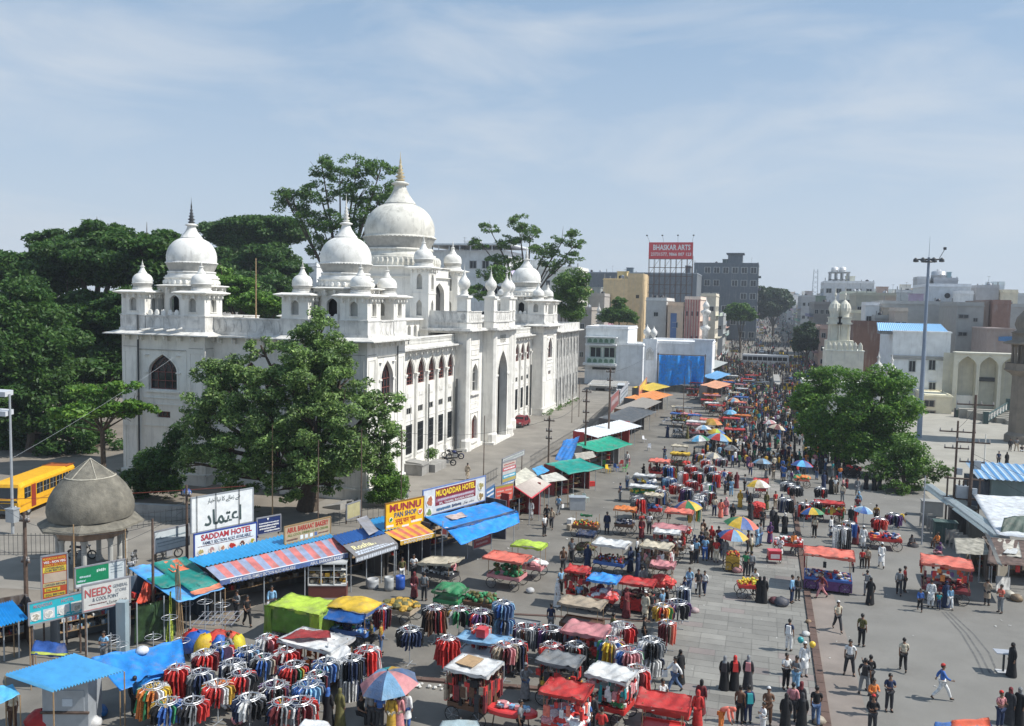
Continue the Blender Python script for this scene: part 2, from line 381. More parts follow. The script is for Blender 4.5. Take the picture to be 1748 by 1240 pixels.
struct(kb.o('low_market_kerb',KERB))
# brownish band beside the long kerb and tyre marks across the plaza
mb=MB().poly([(3.39,20,.012),(5.0,20,.012),(4.9,48,.012),(4.6,60,.012),(3.39,60,.012)]);struct(mb.o('brown_band',mat('brown_pavers',(.235,.20,.175),.9,.2,.6,fine=.4)))
TY=mat('tyre_mark',(.13,.128,.122),.9,.3,3)
mb=MB()
for pts in([(10.60,53.47),(10.96,50.34),(10.96,47.09),(10.85,44.89)],[(11.04,53.53),(11.58,50.30),(11.75,47.75),(11.53,45.13)],[(10.80,53.54),(11.23,50.27),(11.28,47.36),(11.18,45.00)]):
 for a,b in zip(pts,pts[1:]):
  d=Vector((b[0]-a[0],b[1]-a[1])).normalized()*.05;mb.poly([(a[0]-d.y,a[1]+d.x,.011),(a[0]+d.y,a[1]-d.x,.011),(b[0]+d.y,b[1]-d.x,.011),(b[0]-d.y,b[1]+d.x,.011)])
struct(mb.o('tyre_marks',TY))
# litter
mb=MB();rr=random.Random(4)
for k in range(70):
 t=rr.random();a,b=(-16.47,34.60),(-12.60,35.37);x,y=a[0]+(b[0]-a[0])*t+rr.gauss(0,.1),a[1]+(b[1]-a[1])*t-abs(rr.gauss(0,.25));s_=rr.uniform(.04,.13)
 mb.lathe([(s_*.3,0),(s_,.02+s_*.3),(s_*.6,s_),(.01,s_*1.1)],5,c=(x,y,.02),rot=rr.random()*6)
for k in range(240):
 x,y=rr.uniform(-18,18),rr.uniform(30,95);s_=rr.uniform(.02,.085);mb.ob((x,y,.03),(s_*2,s_*rr.uniform(.6,1.6),.012),rr.random()*3)
stuff(tag(mb.o('litter',mat('scrap_paper',(.62,.61,.57),.9,.3,3)),'white scraps of paper and cups strewn along the kerb and paving','litter'))
# ------------------------------------------------------------------ the white domed building
XT,XW,XB,XP=-32.4,-34.2,-32.75,-31.4
bld=thing('domed_building','long white building with many onion domes, arched windows and a tall gateway','building',(0,0,0))
# onion domes ---------------------------------------------------------------
def onion(r,z0,zb,zmax,zsh,zn,zf,n=48,finmat=1,small=False):
 mb=MB();P=[]
 P+=[(r*1.02,z0),(r*1.04,z0+(zb-z0)*.35),(r*.96,z0+(zb-z0)*.42),(r*.93,z0+(zb-z0)*.75),(r*.97,z0+(zb-z0)*.8),(r*.95,zb),(r*.90,zb)]
 mb.lathe(P,n,0)
 zr=zb+(zmax-zb)*.6
 mb.lathe([(r*.87,zb,2,.0),(r*.93,(zb+zr)/2,2,.022),(r*1.0,zr-.02,2,.022)],n*(1 if small else 2),2)
 mb.lathe([(r*1.0,zr-.02),(r*1.03,zr),(r*1.03,zr+(zmax-zb)*.07),(r*.99,zr+(zmax-zb)*.12)],n,0)
 if not small:
  for i in range(56):
   t=2*math.pi*i/56;mb.lathe([(.0,0),(r*.035,.03),(r*.03,.1),(0,.14)],4,0,(r*1.02*math.cos(t),r*1.02*math.sin(t),zr-.03))
 body=[(r*.985,zr+(zmax-zb)*.12),(r*1.0,zmax)];H_=zsh-zmax
 for k in range(1,9):t=k/8*1.2;body.append((r*math.cos(t)**.82,zmax+H_*math.sin(t)/math.sin(1.2)))
 mb.lathe(body,n,0);rs=body[-1][0]
 neck=[(rs*1.03,zsh-.02,2),(rs*1.05,zsh+(zn-zsh)*.03,2),(rs*.98,zsh+(zn-zsh)*.07,0)];mb.lathe(neck,n,2)
 nk=[]
 for k in range(9):
  t=k/8;q=rs*.98*((1-t)**1.7)+r*.16*(1-(1-t)**1.9);nk.append((q,zsh+(zn-zsh)*(.07+.83*t),0,.045))
 mb.lathe(nk,24,0);a=r*.16;hh=zn-zsh
 mb.lathe([(a,zsh+hh*.9),(a*1.5,zsh+hh*.94),(a*1.6,zn),(a*1.1,zn+hh*.06),(a*.6,zn+hh*.1),(a*.3,zn+hh*.14)],16,0)
 F_=zf-zn-hh*.1;zz=zn+hh*.1
 for k,(s_,q)in enumerate(((0,.55),(.06,.95),(.12,.4),(.17,.9),(.24,.35),(.28,.7),(.34,.28),(.38,.5),(.44,.2),(.5,.35),(.56,.14),(.62,.22),(1,.01))):
  pass
 mb.lathe([(a*q,zz+F_*s_)for s_,q in((0,.5),(.05,.95),(.1,.4),(.15,.95),(.22,.35),(.27,.75),(.33,.28),(.38,.55),(.44,.2),(.5,.4),(.56,.15),(.62,.22),(.8,.07),(1,.012))],8,finmat)
 return mb
def eave(mb,cx,cy,r,z,n=8,th=.1,mi=0,rot=None,drop=.12,inner=.75):
 rot=math.pi/n if rot is None else rot
 mb.lathe([(r*inner,z+th*.6),(r*.98,z-drop*.3+th*.4),(r,z-drop*.4),(r*.97,z-drop*.7),(r*inner*.98,z-drop*2.4)],n,mi,(cx,cy,0),rot)
def brackets(mb,F,u0,u1,z,n,mi=0,out_=.8,s_=.12):
 for i in range(n):
  u=u0+(u1-u0)*(i+.5)/n
  slab(mb,F,u-s_/2,u+s_/2,z-.22,z,out_,0,mi);slab(mb,F,u-s_/2,u+s_/2,z-.6,z-.2,out_*.4,0,mi)
  p=F.p(u,z-.42,-out_*.85);mb.lathe([(.02,-.14),(.07,-.06),(.08,.02),(.05,.1),(.06,.2)],6,mi,p)
# chhatri (corner kiosk) ---------------------------------------------------------------
def cabin_mesh(wd,h,tiers=1):
 mb=MB();a=wd/2;hh=h/tiers
 for k in range(tiers):
  z0=k*hh
  for(O,U,Nn)in(((-a,-a),(1,0),(0,-1)),((a,-a),(0,1),(1,0)),((a,a),(-1,0),(0,1)),((-a,a),(0,-1),(-1,0))):
   F=Face(O,U,Nn);facade(mb,F,0,wd,z0,z0+hh,[(wd/2,wd*.3,z0+hh*.16,z0+hh*.58,z0+hh*.76)],wd*.1)
   arch_band(mb,F,wd/2,wd*.3,z0+hh*.58,z0+hh*.76,.07,.03,zlow=z0+hh*.16)
   slab(mb,F,wd*.28,wd*.72,z0+hh*.84,z0+hh*.87,.03)
   mb.poly([F.p(wd*.34,z0+hh*.12,wd*.12),F.p(wd*.66,z0+hh*.12,wd*.12),F.p(wd*.66,z0+hh*.8,wd*.12),F.p(wd*.34,z0+hh*.8,wd*.12)],1)
   slab(mb,F,wd*.3,wd*.7,z0+hh*.13,z0+hh*.16,.06)
  mb.bx(-a-.06,a+.06,-a-.06,a+.06,z0-.04,z0+.05)
 mb.bx(-a-.1,a+.1,-a-.1,a+.1,h-.18,h-.05)
 e=a+.55
 mb.lathe([(a*1.42,h+.12),(e*1.40,h-.02),(e*1.42,h-.08),(e*1.38,h-.12),(a*1.3,h-.35)],4,0,rot=math.pi/4)
 for(O,U,Nn)in(((-a,-a),(1,0),(0,-1)),((a,-a),(0,1),(1,0))):
  F=Face(O,U,Nn);brackets(mb,F,0,wd,h-.06,4,0,.35,.09)
 return mb
CH={}
def chhatri(x,y,z,wd=2.6,h=2.15,tiers=1,r=.92,tall=2.35,fin=.65,name='corner_kiosk',finm=0):
 key=(wd,h,tiers,r,tall)
 if key not in CH:
  CH[key]=(cabin_mesh(wd,h,tiers).mesh('kiosk',[WALL,GROOVE]),onion(r,.1,tall*.17,tall*.42,tall*.72,tall,tall+fin,24,0,True).mesh('kiosk_dome',[DOME,GOLD,GROOVE],True))
 a=put(name,CH[key][0],bld,(x,y,z));put('kiosk_dome',CH[key][1],a,(0,0,h))
 return a
def balustrade(F,u0,u1,z0,z1,parent,solid=False,name='balustrade',m_=None):
 mb=MB();slab(mb,F,u0,u1,z0,z0+.15,.06,.2);slab(mb,F,u0,u1,z1-.14,z1,.08,.22)
 if solid:
  slab(mb,F,u0,u1,z0+.15,z1-.14,0,.14,1);n=max(1,int((u1-u0)/.78));st=(u1-u0)/n
  for i in range(n):
   uc=u0+st*(i+.5);q=st*.38;zc=z0+.18;hh=z1-.18-zc
   pts=[(uc-q*.5,zc),(uc-q,zc+hh*.35),(uc-q*.75,zc+hh*.75),(uc,zc+hh),(uc+q*.75,zc+hh*.75),(uc+q,zc+hh*.35),(uc+q*.5,zc)]
   mb.poly([F.p(u,z,-.05)for u,z in pts])
   for a_,b_ in zip(pts,pts[1:]+pts[:1]):mb.poly([F.p(*a_,-.05),F.p(*b_,-.05),F.p(*b_,.0),F.p(*a_,.0)])
 else:
  n=max(1,int((u1-u0)/.34));st=(u1-u0)/n
  for i in range(n):
   p=F.p(u0+st*(i+.5),z0+.15,.06);h=z1-.14-z0-.15
   mb.lathe([(.05,0),(.11,h*.3),(.05,h*.6),(.09,h*.8),(.06,h)],6,0,p)
 return mb.o(name,[WALLD,WALLD]if solid else[WALL,WALL],parent)
# square corner towers ---------------------------------------------------------------
def tower(x0,x1,y0,y1,ze=13.9,name='corner_tower',dome=True,sides='SE',cz=15.64,skip=()):
 wx,wy=x1-x0,y1-y0;mb=MB()
 FS=Face((x0,y0),(1,0),(0,-1));FE=Face((x1,y0),(0,1),(1,0));FW=Face((x0,y1),(0,-1),(-1,0));FN=Face((x1,y1),(-1,0),(0,1))
 wins=[]
 for F,wd,on in((FS,wx,'S'in sides),(FE,wy,'E'in sides),(FW,wy,False),(FN,wx,False)):
  big=[(wd/2,3.1 if wd>8.6 else 2.5,8.75,10.35,12.0)]
  facade(mb,F,0,wd,0,6.9,[(wd/2,1.5,6.1,6.7,6.7),]if on else[],.3)
  facade(mb,F,0,wd,6.9,ze,big if on else[],.38)
  if on:
   b=big[0];arch_band(mb,F,b[0],b[1],b[3],b[4],.16,.06,0,8.75)
   for s_ in(-1,1):slab(mb,F,b[0]+s_*(b[1]/2+.17)-.22,b[0]+s_*(b[1]/2+.17)+.22,10.25,10.4,.14);
   slab(mb,F,b[0]-b[1]/2-.3,b[0]+b[1]/2+.3,8.45,8.62,.12)
   slab(mb,F,b[0]-b[1]*.82,b[0]+b[1]*.82,12.38,12.46,.1,0,1)
   for s_ in(-1,1):slab(mb,F,b[0]+s_*b[1]*.82-.05,b[0]+s_*b[1]*.82+.05,8.3,12.38,.05)
   for u_ in(.95,wd-.95):
    slab(mb,F,u_-.75,u_+.75,12.62,12.68,.05,0,1)
    for z_ in((1.2,5.2),(6.2,12.2)):
     for s_ in(-1,1):slab(mb,F,u_+s_*.62-.04,u_+s_*.62+.04,z_[0],z_[1],.05)
     slab(mb,F,u_-.62,u_+.62,z_[1]-.04,z_[1]+.04,.05);slab(mb,F,u_-.62,u_+.62,z_[0]-.04,z_[0]+.04,.05)
   for z_ in(5.3,7.3,7.9):slab(mb,F,b[0]-b[1]*.7,b[0]+b[1]*.7,z_,z_+.07,.07)
   for s_ in(-1,1):slab(mb,F,b[0]+s_*b[1]*.7-.04,b[0]+s_*b[1]*.7+.04,5.3,7.9,.05)
   wins.append((F,b,wd))
   for s_ in(-1,1):mb.lathe([(.0,.05),(.2,.04),(.28,0)],10,0,F.p(b[0]+s_*b[1]*.55,11.9,-.02))
  slab(mb,F,-.12,wd+.12,0,.9,.14);slab(mb,F,-.06,wd+.06,.9,1.05,.2)
  brackets(mb,F,.3,wd-.3,ze-.02,6,0,.85)
 t=mb.o(name,[WALL,GROOVE],bld)
 for F,b,wd in wins:
  window(t,F,*b,.38,bars=(3,2));window(t,F,wd/2,1.5,6.1,6.7,6.7,.3,bars=(2,1))
 mb=MB();e=1.15;mb.lathe([(0,ze+.18),(1.0,ze+.18)],4)
 mb=MB();mb.hexa([(x0-e,y0-e,ze),(x1+e,y0-e,ze),(x1+e,y1+e,ze),(x0-e,y1+e,ze),(x0-.2,y0-.2,ze+.28),(x1+.2,y0-.2,ze+.28),(x1+.2,y1+.2,ze+.28),(x0-.2,y1+.2,ze+.28)])
 mb.bx(x0-e-.03,x1+e+.03,y0-e-.03,y1+e+.03,ze-.09,ze-.005);mb.o('eave_slab',WALLD,t)
 ins=.12
 for F,wd in((FS,wx),(FE,wy),(FW,wy),(FN,wx)):
  balustrade(F,2.7,wd-2.7,ze+.28,cz,t,True)
 k=2.62;mb=MB()
 for cx in(x0+k/2-.02,x1-k/2+.02):
  for cy in(y0+k/2-.02,y1-k/2+.02):
   mb.bx(cx-k/2-.05,cx+k/2+.05,cy-k/2-.05,cy+k/2+.05,ze+.26,cz-.1);mb.bx(cx-k/2-.14,cx+k/2+.14,cy-k/2-.14,cy+k/2+.14,ze+.27,ze+.5)
   mb.bx(cx-k/2-.1,cx+k/2+.1,cy-k/2-.1,cy+k/2+.1,cz-.1,cz)
 mb.bx(x0+.5,x1-.5,y0+.5,y1-.5,ze+.2,ze+.45);mb.o('kiosk_plinth',WALLD,t)
 for cx in(x0+k/2,x1-k/2):
  for cy in(y0+k/2,y1-k/2):
   if(cx>x0+3,cy>y0+3)not in skip:chhatri(cx,cy,cz)
 mb=MB()
 for u in np.arange(3.0,wx-2.9,.72):mb.lathe([(.26,0),(.27,.2),(.2,.42),(.0,.52)],8,0,(x0+u,y0+.3,cz),sq=.5)
 mb.o('crenels',WALL,t)
 if dome:
  cx,cy=(x0+x1)/2,(y0+y1)/2;mb=MB();r8=2.55/math.cos(math.pi/8)
  for i in range(8):
   a0=math.pi/8+i*math.pi/4;p0=(cx+r8*math.cos(a0),cy+r8*math.sin(a0));p1=(cx+r8*math.cos(a0+math.pi/4),cy+r8*math.sin(a0+math.pi/4))
   L_=math.dist(p0,p1);U=((p1[0]-p0[0])/L_,(p1[1]-p0[1])/L_);F=Face(p0,U,(U[1],-U[0]))
   facade(mb,F,0,L_,ze+.3,18.3,[(L_/2,1.0,15.9,17.0,17.5)],.35);arch_band(mb,F,L_/2,1.15,17.0,17.5,.09,.04,0,15.9)
   slab(mb,F,L_*.18,L_*.82,17.85,17.9,.04);brackets(mb,F,.1,L_-.1,18.25,2,0,.55,.1)
  mb.lathe([(1.7,ze+.3),(1.7,18.2)],8,1,(cx,cy,0),math.pi/8)
  eave(mb,cx,cy,3.55,18.42,8,.12)
  mb.lathe([(2.45,18.48),(2.45,19.05),(2.55,19.1),(2.55,19.2),(2.2,19.25)],24,0,(cx,cy,0))
  for i in range(28):tt=2*math.pi*i/28;mb.lathe([(.13,0),(.19,.15),(.15,.35),(0,.45)],6,0,(cx+2.46*math.cos(tt),cy+2.46*math.sin(tt),18.52))
  d=mb.o('dome_drum',[WALL,HOLE],bld)
  onion(2.32,19.15,19.78,21.05,22.95,24.25,26.9,48,3 if cx<-50 else 4).o('dome',[DOME,GOLD,GROOVE,BLACKM,WALL],d,True,(cx,cy,0))
 return t
tw1=tower(-57.7,-48.6,66,74.5,skip=((True,True),(False,True)))
tw2=tower(-40.7,XT,66,74.0)
tw3=tower(-40.7,XT,126.6,135.2)
tw4=tower(-57.7,-48.6,126.6,135.2,sides='')
# drain pipes
mb=MB().tube((-55.67,65.75,0),(-55.67,65.75,15.6),.09);mb.o('drain_pipe',BLACKM,tw1)
mb=MB().tube((XT+.2,71.9,8),(XT+.2,71.9,13.8),.07);mb.o('drain_pipe',BLACKM,tw2)
mb=MB()
for u in(-54.3,-52.9,-51.6):mb.tube((u+.9,65.6,14.5),(u,64.6,14.25),.09,mi=0)
mb.o('roof_spouts',WALLD,tw1)
# south middle wing
FS=Face((-48.6,67.2),(1,0),(0,-1));mb=MB();ops=[(u,1.9,8.85,10.0,11.6)for u in(1.6,4.0,6.4)]
facade(mb,FS,0,7.9,0,6.9,[(u,1.3,.3 if u==4.0 else 1.6,4.6,4.6)for u in(1.6,4.0,6.4)],.3);facade(mb,FS,0,7.9,6.9,13.7,ops,.4)
brackets(mb,FS,.2,7.7,13.75,5,0,.7);slab(mb,FS,0,7.9,0,1.0,.12)
ws=mb.o('south_wing',WALL,bld)
for o_ in ops:window(ws,FS,*o_,.4,bars=(2,2))
for u in(1.6,4.0,6.4):window(ws,FS,u,1.3,1.6,4.6,4.6,.3,bars=(2,3))
mb=MB();slab(mb,FS,0,7.9,13.75,13.9,.95,7);mb.o('eave_slab',WALLD,ws);balustrade(FS,0,7.9,14.1,15.55,ws,True);mb=MB();slab(mb,FS,0,7.9,13.9,14.1,.05,.3);mb.o('parapet_base',WALLD,ws)
# east wings with tall arched windows
def wing(ya,yb,centres,name='east_wing'):
 F=Face((XW,ya),(0,1),(1,0));Lw=yb-ya;mb=MB();cs=[c-ya for c in centres]
 facade(mb,F,0,Lw,0,5.2,[(c,1.7,1.72,4.78,4.78)for c in cs],.14)
 facade(mb,F,0,Lw,5.2,8.2,[(c,1.35,5.84,6.52,6.52)for c in cs],.15)
 facade(mb,F,0,Lw,8.2,12.45,[(c,1.95,8.85,10.0,11.6)for c in cs],.24)
 for c in cs:
  arch_band(mb,F,c,1.95,10.0,11.6,.15,.07,0);arch_band(mb,F,c,2.3,10.0,11.72,.1,.13,0)
  slab(mb,F,c-.5,c+.5,7.55,8.05,.04);slab(mb,F,c-.38,c+.38,7.63,7.97,.07)
  slab(mb,F,c-1.15,c+1.15,5.15,5.25,.05);slab(mb,F,c-.85,c+.85,1.55,1.7,.1)
 ps=sorted(set([round((a+b)/2,2)for a,b in zip(cs,cs[1:])]+[cs[0]-1.47,cs[-1]+1.47]))
 for p_ in ps:
  if p_<.2 or p_>Lw-.1:continue
  slab(mb,F,p_-.2,p_+.2,.3,10.0,.22);slab(mb,F,p_-.34,p_+.34,9.85,10.02,.34);slab(mb,F,p_-.28,p_+.28,9.7,9.85,.28);slab(mb,F,p_-.3,p_+.3,.0,1.2,.32)
  slab(mb,F,p_-.05,p_+.05,1.5,9.5,.26)
 slab(mb,F,0,Lw,0,.55,.12);brackets(mb,F,.3,Lw-.3,12.42,int(Lw/1.45),0,.75,.1)
 wg=mb.o(name,WALL,bld)
 for c in cs:
  window(wg,F,c,1.95,8.85,10.0,11.6,.24,bars=(2,3));
  mb=MB();mb.poly([F.p(c-.85,1.72,.13),F.p(c+.85,1.72,.13),F.p(c+.85,4.78,.13),F.p(c-.85,4.78,.13)],0)
  for i in range(11):u=c-.8+1.6*i/10;slab(mb,F,u-.02,u+.02,1.75,4.75,-.05,.1,1)
  for z_ in(1.8,2.5,3.2,3.9,4.6):slab(mb,F,c-.82,c+.82,z_,z_+.05,-.045,.1,1)
  mb.o('window_grille',[HOLE,BLACKM],wg);window(wg,F,c,1.35,5.84,6.52,6.52,.15,(GLASS,GROOVE),bars=(1,1),name='vent_window')
 mb=MB();slab(mb,F,0,Lw,12.45,12.6,.95,0);slab(mb,F,0,Lw,12.6,12.72,.3,.2);mb.o('eave_slab',WALLD,wg)
 balustrade(F,0,Lw,12.72,13.68,wg)
 mb=MB();mb.bx(XW-5,XW-.25,ya,yb,12.5,12.62);mb.o('roof',WALLD,wg)
 mb=MB();F2=Face((XW-4.2,ya),(0,1),(1,0));facade(mb,F2,0,Lw,12.6,15.4,[(u,.9,13.0,14.3,14.7)for u in np.arange(1.2,Lw-.8,1.7)],.4);slab(mb,F2,0,Lw,15.2,15.4,.5,6);mb.o('upper_storey',WALL,wg)
 return wg
wing(74.0,92.3,(76.35,79.3,82.3,85.2,88.1,90.95));wing(107.6,126.6,(109.6,112.5,115.4,118.3,121.2,124.2))
mb=MB();mb.tube((XW+.45,92.0,.3),(XW+.45,92.0,8.5),.13);mb.tube((XW+.45,91.6,.3),(XW+.45,91.6,7.6),.08)
for i in range(5):mb.tube((XW+.3,92.5+i*.0-.3+i*.12,.2),(XW+.3,92.2+i*.12,8.2-i*.3),.05)
mb.tube((XT+.1,79.9,.6),(XT+.1,79.9,9.0),.07);mb.tube((XW+.4,124.9,.2),(XW+.4,124.9,8),.14);mb.tube((XW+.4,114,.2),(XW+.4,114,7.5),.1)
mb.o('drain_pipe',BLACKM,bld)
# gateway ---------------------------------------------------------------
Yg0,Yg1,Yg2,Yg3=92.3,98.2,105.9,112.0
mb=MB();FB=Face((XB,Yg0),(0,1),(1,0));FC=Face((XP,Yg1),(0,1),(1,0));FB2=Face((XB,Yg2),(0,1),(1,0))
ws_=1.9;cw=3.35
for F in(FB,FB2):
 W_=5.9 if F is FB else 6.1;c=W_/2+.15
 facade(mb,F,0,W_,0,5.4,[(c,1.9,1.0,3.1,3.95)],.4);facade(mb,F,0,W_,5.4,14.0,[(c,2.0,6.75,9.0,10.1)],.4)
 arch_band(mb,F,c,1.9,3.1,3.95,.12,.06,0,1.0);arch_band(mb,F,c,2.0,9.0,10.1,.12,.06,0,6.75)
 slab(mb,F,c-1.6,c+1.6,6.4,6.55,.35);slab(mb,F,c-1.45,c+1.45,10.6,10.7,.12,0)
 for s_ in(-1,1):slab(mb,F,c+s_*1.4-.06,c+s_*1.4+.06,6.6,10.6,.09);slab(mb,F,c+s_*1.3-.06,c+s_*1.3+.06,.8,4.3,.09)
 slab(mb,F,c-1.4,c+1.4,4.25,4.35,.12);slab(mb,F,c-1.5,c+1.5,.7,.85,.3)
 for z0_,z1_ in((4.75,5.3),(5.5,6.1),(11.1,11.7),(12.3,13.4)):
  slab(mb,F,c-1.3,c+1.3,z0_,z0_+.06,.05);slab(mb,F,c-1.3,c+1.3,z1_,z1_+.06,.05)
  for s_ in(-1,1):slab(mb,F,c+s_*1.3-.03,c+s_*1.3+.03,z0_,z1_,.05)
Wc=Yg2-Yg1;facade(mb,FC,0,Wc,0,14.0,[(Wc/2,4.0,0.35,8.4,11.4)],.95)
for th,out_,ex in((.16,.1,0),(.14,.06,.5),(.12,.03,.95)):arch_band(mb,FC,Wc/2,4.0+ex,8.4,11.4+ex*.6,th,out_,0,.4)
for s_ in(-1,1):slab(mb,FC,Wc/2+s_*2.35-.5,Wc/2+s_*2.35+.5,8.25,8.45,.16,0)
slab(mb,FC,Wc/2-2.9,Wc/2+2.9,12.1,12.2,.08);
for s_ in(-1,1):slab(mb,FC,Wc/2+s_*2.9-.04,Wc/2+s_*2.9+.04,.4,12.1,.05)
for z_ in(0,1):mb.poly([FC.p(Wc/2-2.0,.35+z_*0,.95),FC.p(Wc/2+2.0,.35,.95),FC.p(Wc/2+2.0,8.4,.95),FC.p(Wc/2+1.3,10,.95),FC.p(Wc/2,11.4,.95),FC.p(Wc/2-1.3,10,.95),FC.p(Wc/2-2,8.4,.95)])
# end faces and buttress shafts
for(xa,xb,y)in((XW,XB,Yg0),(XB,XP,Yg1),(XB,XP,Yg2),(XW,XB,Yg3)):mb.poly([(xa,y,0),(xb,y,0),(xb,y,14),(xa,y,14)])
for(x,y)in((XB,Yg0+.5),(XP,Yg1+.45),(XP,Yg2-.45),(XB,Yg3-.5)):
 mb.lathe([(.72,0),(.72,1.2),(.62,1.35),(.5,1.5),(.5,14.0)],8,0,(x-.15,y,0),math.pi/8)
mb.bx(XW-1,XB+.35,Yg0-.3,Yg3+.3,0,.35);mb.bx(XW,XP+.45,Yg1-.5,Yg2+.5,0,.3)
gate=mb.o('gateway',WALL,bld)
mb=MB()
def stepped(mb,z0,z1,e,mi=0):
 for(xa,ya,yb)in((XB,Yg0,Yg3),(XP,Yg1,Yg2)):mb.bx(XW-4,xa+e,ya-e,yb+e,z0+(.006 if xa==XP else 0),z1-(.006 if xa==XP else 0),mi)
stepped(mb,14.0,14.12,1.0);stepped(mb,14.12,14.3,.65);stepped(mb,13.75,13.99,.3);mb.o('eave_slab',WALLD,gate)
mb=MB();stepped(mb,14.3,14.95,-.03);stepped(mb,14.95,15.05,.12);mb.o('parapet_base',WALLD,gate)
for F,W_ in((FB,5.9),(FC,Wc),(FB2,6.1)):balustrade(F,.6,W_-.6,15.05,16.3,gate,True)
FG=Face((XW-4,Yg0),(1,0),(0,-1));balustrade(FG,0,4+XB-XW,15.05,16.3,gate,True)
for(x,y)in((XB-.6,Yg0+.6),(XP-.6,Yg1+.55),(XP-.6,Yg2-.55),(XB-.6,Yg3-.6)):
 mb=MB();mb.bx(x-.62,x+.62,y-.62,y+.62,14.3,18.0);mb.bx(x-.78,x+.78,y-.78,y+.78,17.85,18.1);mb.bx(x-.68,x+.68,y-.68,y+.68,16.25,16.4)
 p_=mb.o('parapet_pier',WALL,gate)
 mb=MB();mb.lathe([(.6,18.1),(.42,18.35),(.5,18.5),(.36,18.7),(.45,18.85),(.68,19.2),(.72,19.5),(.6,19.85),(.3,20.2),(.12,20.6),(.16,20.7),(.06,20.8),(.1,20.95),(.03,21.1),(.01,21.8)],16,0,(x,y,0))
 mb.o('pier_finial',DOME,gate,True)
for(F,c)in((FB,3.1),(FB2,3.2)):
 window(gate,F,c,2.0,6.75,9.0,10.1,.4,(GLASS,GROOVE),bars=(2,2));
 d_=window(gate,F,c,1.9,1.0,3.1,3.95,.4,(WOOD,WOOD),bars=(3,3),name='door')
# calligraphy panel over the gateway arch
mb=MB()
for k in range(3):
 for i in range(9):
  u=Wc/2-1.1+i*.27;z_=12.5+k*.3;mb.tube(FC.p(u,z_,-.03),FC.p(u+.22,z_+.12*math.sin(i*2.3+k),-.03),.035,n=4);mb.tube(FC.p(u+.1,z_+.1,-.03),FC.p(u+.16,z_+.24,-.03),.03,n=4)
mb.o('calligraphy_relief',GROOVE,gate)
# block behind carrying the great dome with its tall corner turrets
mb=MB();xa,xb,ya,yb=-49.2,-38.4,93.0,102.6
FSb=Face((xa,ya),(1,0),(0,-1));FEb=Face((xb,ya),(0,1),(1,0))
facade(mb,FSb,0,10.8,12.4,21.2,[(5.45,3.4,14.5,18.2,19.6)],.5);facade(mb,FEb,0,9.6,12.4,21.2,[(4.8,3.4,14.5,18.2,19.6)],.5)
mb.poly([FSb.p(3.7,14.4,.5),FSb.p(7.2,14.4,.5),FSb.p(7.2,19.7,.5),FSb.p(3.7,19.7,.5)],1);mb.poly([FEb.p(3.0,14.4,.5),FEb.p(6.6,14.4,.5),FEb.p(6.6,19.7,.5),FEb.p(3.0,19.7,.5)],1)
arch_band(mb,FSb,5.45,3.4,18.2,19.6,.15,.06,0,14.5);arch_band(mb,FEb,4.8,3.4,18.2,19.6,.15,.06,0,14.5)
mb.bx(xa,xb,ya,yb,21.2,21.3);eave(mb,(xa+xb)/2,(ya+yb)/2,8.0,21.45,4,.15,rot=math.pi/4);mb.bx(xa-.3,xb+.3,ya-.3,yb+.3,20.2,20.3)
main=mb.o('dome_block',[WALL,HOLE],bld)
cx,cy=-43.75,97.9;mb=MB();mb.lathe([(5.0,21.5),(5.0,22.6),(4.9,22.65),(4.5,22.7)],32,0,(cx,cy,0))
for i in range(52):
 tt=2*math.pi*i/52;mb.lathe([(.13,0),(.25,.35),(.2,.75),(0,1.0)],6,0,(cx+4.95*math.cos(tt),cy+4.95*math.sin(tt),21.6))
mb.o('leaf_parapet',DOMEM,main)
onion(4.35,22.5,23.75,25.9,29.2,31.8,35.7,72,1).o('great_dome',[DOMEM,GOLD,GROOVE],main,True,(cx,cy,0))
for(x,y)in((xb-.1,ya),(xb-.1,yb+.1),(xa,ya),(xa,yb)):
 mb=MB();mb.bx(x-1.15,x+1.15,y-1.15,y+1.15,12.4,15.2);mb.o('turret_base',WALL,main)
 c=chhatri(x,y,15.2,2.3,6.1,2,1.15,2.9,1.1,'turret');c.parent=bld
# north range beyond the last tower
mb=MB();F=Face((XT-.25,135.2),(0,1),(1,0));ops=[(u,1.2,8.3,11.3,11.3)for u in np.arange(2,18,2.6)]
facade(mb,F,0,18.6,0,5.6,[(u,1.3,.8,4.9,4.9)for u in np.arange(2,18,2.6)],.35);facade(mb,F,0,18.6,5.6,12.6,ops,.35)
for u in np.arange(.7,18.6,1.3):slab(mb,F,u-.1,u+.1,.3,12.3,.18)
slab(mb,F,0,18.6,12.6,12.75,1.0,9);slab(mb,F,0,18.6,12.75,14.0,.1,.3);mb.poly([(XT-.25,153.8,0),(XT-9,153.8,0),(XT-9,153.8,14),(XT-.25,153.8,14)])
nr=mb.o('north_range',WALLD,bld)
for o_ in ops:window(nr,F,*o_,.35,(GLASS,GROOVE),bars=(1,2));window(nr,F,o_[0],1.3,.8,4.9,4.9,.35,(HOLE,GROOVE),bars=(1,1))
# body so nothing shows through
MB().bx(-56.5,-34.6,67.9,152,0,12.3).o('building_core',WALLD,bld)
MB().bx(-47.5,-39.0,94,101.6,12,21).o('dome_block_core',HOLE,main)
for(x,y)in((-53.2,90),(-53.2,112),(-46,112)):chhatri(x,y,13.2,2.6,2.15)
